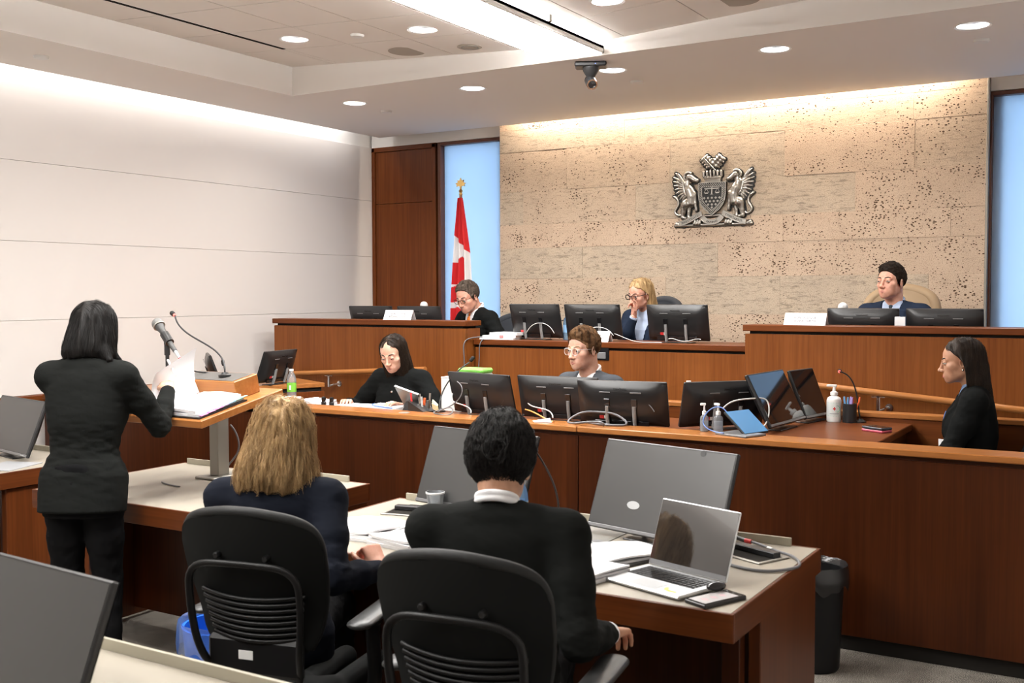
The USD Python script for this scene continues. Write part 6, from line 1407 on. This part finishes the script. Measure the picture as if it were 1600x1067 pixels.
def side(mx):
    f = (lambda x: x) if mx > 0 else (lambda x: 1164 - x)
    T = lambda pts: [(f(x), y) for x, y in pts]
    def bodyf(S):
        chain(S, T([(330, 395), (375, 425), (405, 438)]), [44, 30, 22], .012); chain(S, T(smooth_pts([(345, 350), (300, 345), (272, 380), (285, 420), (320, 425), (335, 395)], 12)), [15, 15, 14, 14, 13, 13, 12, 11, 10, 9, 8, 7], .026, k=.003)
        chain(S, T([(318, 420), (300, 470), (325, 540)]), [38, 42, 52], .008); chain(S, T([(325, 540), (350, 610), (345, 690)]), [56, 54, 50], .010); chain(S, T([(345, 540), (385, 590), (395, 690), (405, 775)]), [34, 28, 20, 17], .014)
        chain(S, T([(300, 700), (330, 700)]), [62, 40], .012); chain(S, T([(275, 720), (262, 790), (250, 850), (285, 862)]), [40, 26, 20, 18], .016); chain(S, T([(330, 720), (320, 790), (318, 850), (345, 858)]), [26, 20, 18, 15], .012)
        chain(S, T([(395, 435), (418, 430)]), [18, 14], .014)
        chain(S, T(smooth_pts([(235, 815), (185, 820), (160, 780), (190, 720), (195, 660), (170, 620), (138, 600)], 18)), [11]*13 + [12, 14, 15, 12, 7], .006, k=.003)
    relief('supporter', bodyf, lo=(-.37, -.07, .02) if mx > 0 else (.0, -.07, .02), hi=(.0, .02, .52) if mx > 0 else (.37, .02, .52))
    def wing(S):
        root = [(290, 600), (285, 580), (280, 560), (275, 540), (270, 520), (268, 500), (268, 485), (270, 470), (272, 458)]
        tip = [(240, 660), (215, 640), (192, 610), (172, 570), (158, 525), (148, 478), (142, 430), (144, 382), (165, 335)]
        for (a, b) in zip(root, tip): chain(S, T([a, ((a[0]*.45 + b[0]*.55), (a[1]*.45 + b[1]*.55) - 6), b]), [16, 17, 8], .004, k=.0012)
        for (a, b) in zip(root[::1], tip[::1]): chain(S, T([a, (a[0]*.6 + b[0]*.4, a[1]*.6 + b[1]*.4)]), [12, 8], .012, k=.0012)
        chain(S, T(smooth_pts([(305, 610), (270, 560), (255, 490), (235, 410), (190, 340)], 10)), [18, 18, 17, 16, 14, 13, 12, 11, 9, 6], .010, k=.003)
    wb = sp(T([(300, 620), (245, 672), (190, 625), (150, 540), (136, 470), (138, 375), (160, 325), (200, 345), (268, 470), (290, 540)])); plate('wing_back', wb, -.006, .003, 'arms_dark')
    relief('wing', wing, lo=(-.37, -.05, .17) if mx > 0 else (.17, -.05, .17), hi=(-.17, .02, .50) if mx > 0 else (.37, .02, .50))
side(1); side(-1)
shield_pts = [(436, 470), (728, 470)] + [(728 - 0, 600), (722, 660), (700, 715), (660, 770), (582, 835), (504, 770), (464, 715), (442, 660), (436, 600)]
sh = sp(shield_pts).buffer(.004, 6); inner = sp([(472, 516), (692, 516), (692, 610), (684, 660), (662, 705), (630, 742), (582, 782), (534, 742), (502, 705), (480, 660), (472, 610)])
shp = plate('shield', sh, 0, .022, 'arms_dark'); plate('shield_rim', sh.difference(sh.buffer(-.0055)), .018, .031, 'arms_silver', parent=shp); plate('shield_field', inner, .02, .026, 'arms_dark', parent=shp); plate('inner_rim', inner.buffer(.003).difference(inner.buffer(-.002)), .02, .030, 'arms_silver', parent=shp)
border = sh.buffer(-.006).difference(inner.buffer(.004)); ck_ = []
sq = .0088
for i in range(-14, 15):
    for j in range(0, 36):
        if (i + j) % 2 == 0: 
            b_ = sbox(i*sq, .07 + j*sq, i*sq + sq*.94, .07 + j*sq + sq*.94).intersection(border)
            if b_.area > .2*sq*sq: ck_.append(b_)
plate('checked_border', unary_union([g.buffer(-.0003) for g in ck_]), .022, .029, 'arms_silver', kind='stuff', parent=shp)
loz = []
for y, xs in ((642, (498, 540, 582, 624, 666)), (680, (519, 561, 603, 645)), (717, (540, 582, 624)), (752, (582,))):
    for x in xs: plate('lozenge', sp([(x - 14, y), (x, y - 15), (x + 14, y), (x, y + 15)]), .025, .031, 'arms_silver', parent=shp)
sc_ = unary_union([sp([(500, 530), (664, 530), (664, 540), (500, 540)]), sp([(575, 522), (589, 522), (589, 592), (600, 602), (564, 602), (575, 592)])] + [unary_union([sp([(cx - 26, 578), (cx + 26, 578), (cx + 14, 594), (cx - 14, 594)]), LineString([tuple(ez(cx - 24, 578)), tuple(ez(cx, 536)), tuple(ez(cx + 24, 578))]).buffer(.0016)]) for cx in (522, 642)])
plate('scales', sc_, .025, .032, 'arms_silver', parent=shp)
def crown(S):
    chain(S, [(500, 412), (664, 412)], [15, 15], .014); chain(S, [(505, 395), (660, 395)], [10, 10], .008); chain(S, [(505, 440), (660, 440)], [13, 13], .012); chain(S, [(500, 458), (666, 458)], [8, 8], .014)
    for k in range(6):
        x = 488 + k*38; chain(S, [(x, 392), (x - 3, 345)], [14, 17], .016, k=.004)
relief('crown', crown, lo=(-.12, -.05, .34), hi=(.12, .02, .46))
for mx in (1, -1):
    f = (lambda x: x) if mx > 0 else (lambda x: 1164 - x)
    def leaf(S):
        a, b = np.array([615., 330.]), np.array([482., 178.]); chain(S, [(f(a[0]), a[1]), (f(b[0]), b[1])], [8, 5], .016 + .006*mx, k=.002)
        for t_ in (.38, .56, .74, .9):
            c_ = a + (b - a)*t_
            for s_ in (-1, 1):
                n_ = np.array([b[1] - a[1], a[0] - b[0]])/202.0*s_; e_ = c_ + n_*44*(1.15 - .55*abs(t_ - .5)) + (b - a)*.07; chain(S, [(f(c_[0]), c_[1]), (f((c_[0] + e_[0])/2), (c_[1] + e_[1])/2), (f(e_[0]), e_[1])], [13, 22, 14], .008, k=.003)
    relief('leaf_sprig', leaf, lo=(-.13, -.05, .42), hi=(.13, .02, .62))
def ribbon(pts, w, text, flip=0):
    p = np.array([ez(x, y) for x, y in spline(pts, 24)]); ln_ = LineString(p); band = ln_.buffer(w*.00075, cap_style=2)
    q = plate('motto_ribbon', band, .014, .026, 'arms_silver'); plate('ribbon_edge', band.difference(band.buffer(-.0032)), .02, .030, 'arms_silver', parent=q)
    m_ = meshkit.text_mesh(text, .017, .003); v = np.array(m_.vertices); L = ln_.length; v[:, 0] -= v[:, 0].min(); kx = min(1.0, .86*L/v[:, 0].max()); v[:, 0] = v[:, 0]*kx + (L - v[:, 0].max()*kx)/2; v[:, 1] -= .0085
    out = []
    for x, y, z in v:
        c_ = np.array(ln_.interpolate(x).coords[0]); d_ = np.array(ln_.interpolate(min(x + .002, L)).coords[0]) - np.array(ln_.interpolate(max(x - .002, 0)).coords[0]); d_ /= np.linalg.norm(d_); n_ = np.array([-d_[1], d_[0]]); r_ = c_ + n_*y; out.append((r_[0], -.0255 - z, r_[1]))
    part(q, 'motto_lettering', (np.array(out), m_.faces), 'arms_dark', smooth=False)
ribbon([(215, 925), (290, 905), (380, 860), (470, 815)], 27, 'INVESTIGATIO'); ribbon([(470, 850), (520, 900), (582, 918), (644, 900), (694, 850)], 28, 'SAPIENS'); ribbon([(694, 815), (784, 860), (874, 905), (949, 925)], 27, 'CONSTANTIA')
def base_(S):
    chain(S, [(165, 945), (1000, 945)], [16, 16], .004); chain(S, [(180, 925), (260, 950)], [22, 14], .002); chain(S, [(984, 925), (904, 950)], [22, 14], .002)
    for x in (380, 410, 440, 724, 754, 784): chain(S, [(x, 930), (x + 8, 905 - (x % 3)*6)], [18, 16], .010, k=.004)
    chain(S, [(500, 842), (664, 842)], [14, 14], .008)
relief('compartment', base_, lo=(-.37, -.05, -.03), hi=(.37, .02, .12))
part(arms, 'mounting_boss', MB().box((-.06, .0, .12), (.06, .0135, .34), .002), 'arms_dark')
plate('backing_plate', unary_union(outline).buffer(.0001), -.011, -.001, 'arms_dark')
# ------------------------------------------------------------------ flag on its pole
FX, FY = -5.485, 8.16
t = thing('flag', 'red and white flag hanging in folds on a gold topped pole before the blue window', 'flag', (0, 0, 0))
part(t, 'pole', MB().tube([(FX - .03, FY, .48), (FX, FY, 2.56)], .014, 16), 'pole_wood', smooth=50)
part(t, 'pole_foot', MB().lathe([(0, .02), (.12, .02), (.15, .012), (.15, 0), (0, 0)], 32, t=(FX - .03, FY, .462)), 'gold', smooth=40)
fin = part(t, 'finial', MB().lathe([(0, 0), (.018, .0), (.012, .02), (.020, .035), (.010, .05), (.006, .06), (0, .06)], 20, t=(FX, FY, 2.555)), 'gold', smooth=40)
leafp = Polygon([(0, .11), (.014, .082), (.034, .090), (.029, .068), (.056, .060), (.040, .046), (.046, .030), (.020, .036), (.007, .028), (.007, .0), (-.007, .0), (-.007, .028), (-.020, .036), (-.046, .030), (-.040, .046), (-.056, .060), (-.029, .068), (-.034, .090), (-.014, .082)])
part(fin, 'maple_leaf', MB().prism(leafp, -.006, .006, R=RY, t=(FX, FY, 2.60)), 'gold', smooth=False)
n, m_ = 220, 72; G = np.zeros((n, m_, 3)); C_ = np.zeros((n, m_, 3)); red, white = np.array([.60, .018, .022]), np.array([.74, .73, .74])
regs = [Polygon([(455, 330), (485, 330), (502, 530), (520, 660), (466, 592), (440, 548)]), Polygon([(425, 696), (462, 704), (466, 690), (480, 668), (490, 700), (497, 765), (476, 812), (425, 814)]), Polygon([(420, 910), (425, 838), (458, 812), (470, 835), (455, 905)]), Polygon([(425, 940), (470, 930), (500, 1010), (470, 1080), (420, 1070)])]
from shapely import contains_xy
for i, a in enumerate(np.linspace(0, 1, n)):
    z = 2.525 - a*1.25; q = (2.55 - z)/.00586 + 305; zy = (q - 200)*3.336
    lx = np.interp(zy, [330, 400, 545, 700, 905, 1100], [461, 455, 445, 440, 432, 424]); rx = np.interp(zy, [330, 400, 650, 780, 1100], [472, 482, 516, 526, 534])
    for j, b in enumerate(np.linspace(0, 1, m_)):
        zx = lx + (rx - lx)*b; X = FX + (zx/3.336 + 580 - 719)*.00706
        amp = .012 + .040*min(1, a*1.3); G[i, j] = (X, FY - .018 - amp*(.5 + .5*math.sin(2*math.pi*(b*2.6 + .25*a) + .6)) - .010*math.sin(17*b + 3*a), z)
        C_[i, j] = (zx, zy, 0)
cc = C_.reshape(-1, 3); isr = np.zeros(len(cc), bool)
for r_ in regs: isr |= contains_xy(r_, cc[:, 0], cc[:, 1])
v, f = sheet(G); part(t, 'cloth', (v, f), 'flag_cloth', smooth=True, cols=np.where(isr[:, None], red, white))

plain('glasses_clear', (.62, .60, .60), .15)
plain('glasses_dark', (.018, .012, .010), .25)
# ------------------------------------------------------------------ the nine people
high_chair('black office chair of the grey haired judge, its rounded back at his side', (-4.62, 7.33, .462), 165, 'chair_navy', 1.0, W1)
high_chair('black office chair behind the blond judge', (-3.555, 7.93, .462), 172, 'chair_navy', 1.13, [.15, .17, .18, .18, .175, .16, .14, .12, .09])
high_chair('tan upholstered high backed chair of the judge in navy', (-1.575, 7.69, .462), 178, 'chair_tan', 1.215, [.20, .22, .235, .240, .240, .225, .212, .19, .15])
high_chair('dark navy office chair at the right edge behind the long haired woman', (-.745, 5.86, .062), 97, 'chair_navy', 1.02, W1)
def FACE(top=.066, ys=(.012, .012, .016, .030, .048, .056), w=.14, sl=.12):
    zs = (-.20, -.05, .0, .03, .055, .074)
    return lambda x, y, z: np.minimum(np.minimum(y - np.interp(z, zs, ys), top - z - sl*np.abs(x)), w - np.abs(x))
BACK = (-.020, -.018, -.010, .018, .042, .054); BOB = (.034, .034, .034, .036, .046, .056)
# standing woman at the lectern
def m_stand(S):
    S.ell((0, -.018, .038), (.094, .112, .096), k=.03); S.loft([(.06, 0, -.015, .080, .095), (-.02, 0, -.020, .103, .112), (-.08, 0, -.025, .107, .110), (-.125, 0, -.030, .106, .103), (-.155, 0, -.035, .094, .088)], k=.02)
    S.cone((.095, -.02, -.12), (.128, .0, -.150), .022, .010, k=.03); S.cone((.08, -.08, -.13), (.112, -.09, -.162), .022, .010, k=.03)
info = {}
def add(key, label, at, floor, heading, spec): P, d = person(label, at, floor, heading, spec); info[key] = (P, d); return P
P = add('stand', 'person standing at the lectern in a black trouser suit, lifting a page', (-3.868, 2.885), 0, 30, dict(
    s=.985, fem=1, sit=False, seed=3, top='suit_charcoal', skin='skin_ivory', hem=-.055, hemw=.180, lean=8, head=(4, -12, 0), hand_r=(-3.865, 3.345, 1.215), hand_l=(-4.06, 3.33, 1.15), elbow_r=(.35, -.1, -1.0), elbow_l=(-.5, -.2, -1.0),
    curl_r=GRIP, curl_l=RELAX, hdir_r=(-.35, .75, .25), hnorm_r=(.35, -.35, .9), hdir_l=(.25, .8, .05), hnorm_l=(-.1, .1, 1), vz=.30, hair=long_hair(m_stand, n=5200, length=.17, cutface=FACE(), flow=-.015, jitter=.003, width=.0012), hair_mat='hair_black', res=.007, neck=.01, arm=.95, cuff=None))
t = thing('pen', 'white capped pen in the raised hand of the woman at the lectern', 'pen'); part(t, 'barrel', MB().tube([(-3.865, 3.39, 1.275), (-3.95, 3.43, 1.325)], .0052, 12), 'white_plastic'); part(t, 'cap', MB().tube([(-3.95, 3.43, 1.325), (-3.977, 3.443, 1.341)], .0060, 12), 'light_grey')
# blond woman seated, from behind
def m_blond(S):
    S.ell((0, -.020, .040), (.094, .114, .096), k=.03); S.loft([(.06, 0, -.018, .082, .098), (-.02, 0, -.025, .106, .116), (-.10, 0, -.035, .124, .116), (-.150, 0, -.045, .130, .106), (-.185, 0, -.050, .126, .090)], k=.02)
add('blond', 'person with shoulder length blond hair in a navy jacket, seated with back to the viewer', (-2.415, 2.50), 0, 27, dict(
    s=.98, fem=.9, seed=5, top='suit_navy', skin='skin_pink', lean=6, head=(2, -4, 3), hand_r=(-2.155, 2.735, .745), hand_l=(-2.73, 2.93, .775), elbow_r=(.15, -.8, -1.0), elbow_l=(-.8, -.4, -.8), curl_r=FIST, curl_l=GRIP, hdir_r=(-.60, .55, .75), hnorm_r=(.30, -.35, .9), wide=1.08, shoulder=.175, hip=.475,
    hair=long_hair(m_blond, n=8200, length=.15, cutface=FACE(), flow=.0, jitter=.006, rough=.013, wig=.75, width=.0013), hair_mat='hair_blond', res=.007))
# black haired man seated, from behind
add('man', 'person with short black hair and white collar in a black suit, seated nearest the viewer', (-1.515, 2.405), 0, 22, dict(
    s=1.0, seed=7, top='suit_charcoal', shirt='shirt_white', nopoint=True, skin='skin_tan', lean=7, head=(4, -6, 0), hand_r=(-1.30, 2.665, .695), hand_l=(-1.70, 2.74, .64), elbow_r=(.12, -.7, -1.0), elbow_l=(-.9, -.3, -.7), curl_r=RELAX, curl_l=RELAX, cuff='shirt_white', wide=1.04, hip=.475, shoulder=.190, neck=-.022,
    hair=crop(nape=.9, top=.030, side=.011, comb=(.25, .75, .40), rough=.007, wig=.55, n=8000, length=.070, lift=.018, width=.0014, quiff=(.01, .026), tab=(-.118, -.122, -.112, -.070, .012, .010, .010, .030, .050, .060, .09)), hair_mat='hair_black', res=.007))
# woman clerk with brown hair
def m_bob(S):
    S.ell((0, -.022, .034), (.083, .104, .090), k=.03); S.loft([(.06, 0, -.02, .072, .086), (-.02, 0, -.022, .088, .098), (-.09, 0, -.026, .091, .094), (-.160, .0, -.030, .090, .086), (-.188, .0, -.03, .084, .078)], k=.02)
PC = add('clerkw', 'person with straight brown hair in a black buttoned shirt, looking down behind the counter', (-4.20, 5.60), .06, 183, dict(
    s=.98, fem=1, seed=9, wear='round', top='suit_black', skin='skin_fair', lean=8, head=(7, -12, 3), hand_r=(-4.42, 5.28, .95), hand_l=(-3.98, 5.30, .95), buttons=(.47,), face=dict(lid=-.0005), gaze=(0, .85, -.5), hip=.52, arm=1.12,
    hair=long_hair(m_bob, n=5200, length=.15, cutface=FACE(.073, BOB), flow=.005, jitter=.0018, width=.0011), hair_mat='hair_darkbrown'))
# man clerk with clear glasses
add('clerkm', 'person with swept brown hair and clear round glasses in a grey suit behind the monitors', (-2.905, 5.74), .06, 168, dict(
    s=1.0, seed=11, top='suit_grey', shirt='shirt_white', skin='skin_fair', lean=4, head=(-4, 1, 0), neck=.012, hand_r=(-3.05, 5.42, .95), hand_l=(-2.66, 5.42, .95), glasses=('glasses_clear', .0225, .0215, .0014, .92), tie='tie_dark', hip=.515, face=dict(jaw=.90, nose=1.06), brow_mat='brow_fair', vz=.36,
    hair=crop(top=.018, side=.006, comb=(-.35, .75, .75), n=4800, length=.042, lift=.010, width=.0012, quiff=(-.01, .014)), hair_mat='hair_brown'))
# long haired woman at the right end
def m_long(S):
    S.ell((0, -.020, .036), (.084, .106, .092), k=.03); S.loft([(.06, 0, -.02, .072, .088), (-.02, 0, -.028, .090, .100), (-.10, .0, -.04, .096, .092), (-.20, .0, -.055, .098, .082), (-.285, .0, -.065, .086, .066)], k=.02)
    S.cone((-.074, -.03, .0), (-.080, .0, -.11), .022, .028, k=.03); S.cone((-.080, .0, -.11), (-.075, .085, -.22), .034, .040, k=.03); S.cone((-.075, .085, -.22), (-.060, .120, -.345), .040, .018, k=.03)
    S.cone((.074, -.03, .0), (.078, .0, -.11), .022, .026, k=.03); S.cone((.078, .0, -.11), (.062, .070, -.22), .028, .034, k=.03); S.cone((.062, .070, -.22), (.045, .110, -.340), .034, .016, k=.03)
P = add('witness', 'person with long dark hair, black blazer and name badge in profile at the right', (-.775, 5.86), .06, 98, dict(
    s=.97, fem=1, seed=13, top='suit_black', skin='skin_tan', lean=3, head=(2, -3, 0), hand_r=(-1.05, 6.02, .70), hand_l=(-1.06, 5.68, .70), hip=.535, shirt='blouse_blue', nopoint=True, face=dict(nose=1.10, lid=.0005), lips='lip_rose', vz=.30,
    hair=long_hair(m_long, n=7000, length=.24, cutface=FACE(.074, BACK), flow=-.01, jitter=.0025, width=.0011), hair_mat='hair_darkbrown'))
dd = info['witness'][1]; e = MB(); e.mesh(trimesh.creation.icosphere(2, .0055), t=dd['to_h']([[-.083, -.004, -.046]])[0] - info['witness'][1]['to_l'](np.zeros(3))*0); part(P, 'earring', e, 'chrome', smooth=True)
yb_ = front_y(dd['J'], -.05, .275); c_ = np.array([-.062, yb_ + .016, .275]); Rb = rotm([0, 0, 1], 52)
def boxl(d, lo, hi, b=.001): m_ = MB().box(lo, hi, b).get(); return (d['to_l'](np.array(m_.vertices) @ Rb.T + c_), m_.faces)
bd = part(P, 'name_badge', boxl(dd, [-.045, -.002, -.036], [.045, .002, .036]), 'paper', smooth=False); part(bd, 'badge_print', boxl(dd, [-.012, .0022, -.014], [.020, .0028, -.006], 0), 'ink', smooth=False); part(bd, 'badge_clip', boxl(dd, [-.012, -.004, .034], [.012, .003, .050]), 'black_plastic')
lan = MB().tube(spline([c_ + Rb @ np.array([0, 0, .05]), c_ + [.015, .010, .11], c_ + [.022, -.006, .18]], 12), .006, 8, flat=((0, 1, 0), .4)).get(); part(bd, 'lanyard', (dd['to_l'](np.array(lan.vertices)), lan.faces), 'cable_blue')
# judges
add('judge1', 'person with grey brown hair, dark glasses and orange tie, reading at the bench', (-4.72, 7.40), .46, 158, dict(
    s=1.02, seed=15, top='suit_black', shirt='shirt_white', tie='tie_orange', skin='skin_pink', lean=12, head=(14, -8, 0), hand_r=(-5.02, 7.02, 1.16), hand_l=(-4.64, 7.06, 1.26), glasses=('glasses_dark', .0225, .0165, .0019, .75), face=dict(lid=-.0005, jaw=1.06), gaze=(0, .85, -.5), hip=.46, wide=1.10, neck=-.01, belly=.02, vz=.36,
    hair=crop(tab=(-.075, -.080, -.070, -.045, -.010, -.022, .022, .058, .080, .095, .11), top=.016, side=.009, comb=(.7, -.15, .2), n=3600, length=.035, lift=.006, width=.0013, part_x=.03), hair_mat='hair_greybrown'))
def m_gold(S):
    S.ell((0, -.020, .038), (.087, .106, .092), k=.03); S.loft([(.06, 0, -.02, .074, .088), (-.02, 0, -.022, .095, .102), (-.10, .0, -.028, .100, .096), (-.155, .0, -.03, .104, .090), (-.185, 0, -.03, .098, .080)], k=.02); S.cone((.085, -.03, -.13), (.125, -.02, -.185), .028, .010, k=.03)
PJ = add('judge2', 'person with blond hair and dark rimmed glasses resting chin on hand at the bench', (-3.375, 7.74), .46, 172, dict(
    s=.97, fem=1, seed=17, top='suit_navy_light', shirt='shirt_blue', nopoint=True, skin='skin_pink', lean=14, head=(-13, 2, 0), hand_r=(-3.415, 7.435, 1.465), elbow_r=(.3, .5, -1.0), hand_l=(-3.15, 7.35, 1.15), glasses=('glasses_dark', .0245, .0175, .0033, .55), hip=.50, curl_r=((15, 35, 25), (50, 50, 30), (62, 60, 35), (66, 62, 35)), hdir_r=(-.08, .05, 1.0), hnorm_r=(-.35, -.85, .0), vz=.25, vslope=.26, cuff='shirt_blue', lips='lip_rose',
    hair=long_hair(m_gold, n=4200, length=.14, cutface=FACE(.073, BACK), flow=-.012, jitter=.004, rough=.010, wig=.6, width=.0013), hair_mat='hair_golden'))
add('judge3', 'person with dark brown hair in a navy suit, sitting upright before the tan chair', (-1.535, 7.50), .46, 172, dict(
    s=1.04, seed=19, top='suit_navy_light', shirt='shirt_blue', tie='tie_dark', skin='skin_pink', lean=-3, head=(-15, 2, 0), hand_r=(-1.72, 7.20, 1.12), hand_l=(-1.30, 7.20, 1.12), hip=.50, wide=1.06, face=dict(jaw=.99, lid=.0005), vz=.36,
    hair=crop(top=.018, side=.006, comb=(.75, .1, .2), n=3600, length=.040, lift=.005, width=.0013, quiff=(.008, .010)), hair_mat='hair_darkbrown'))
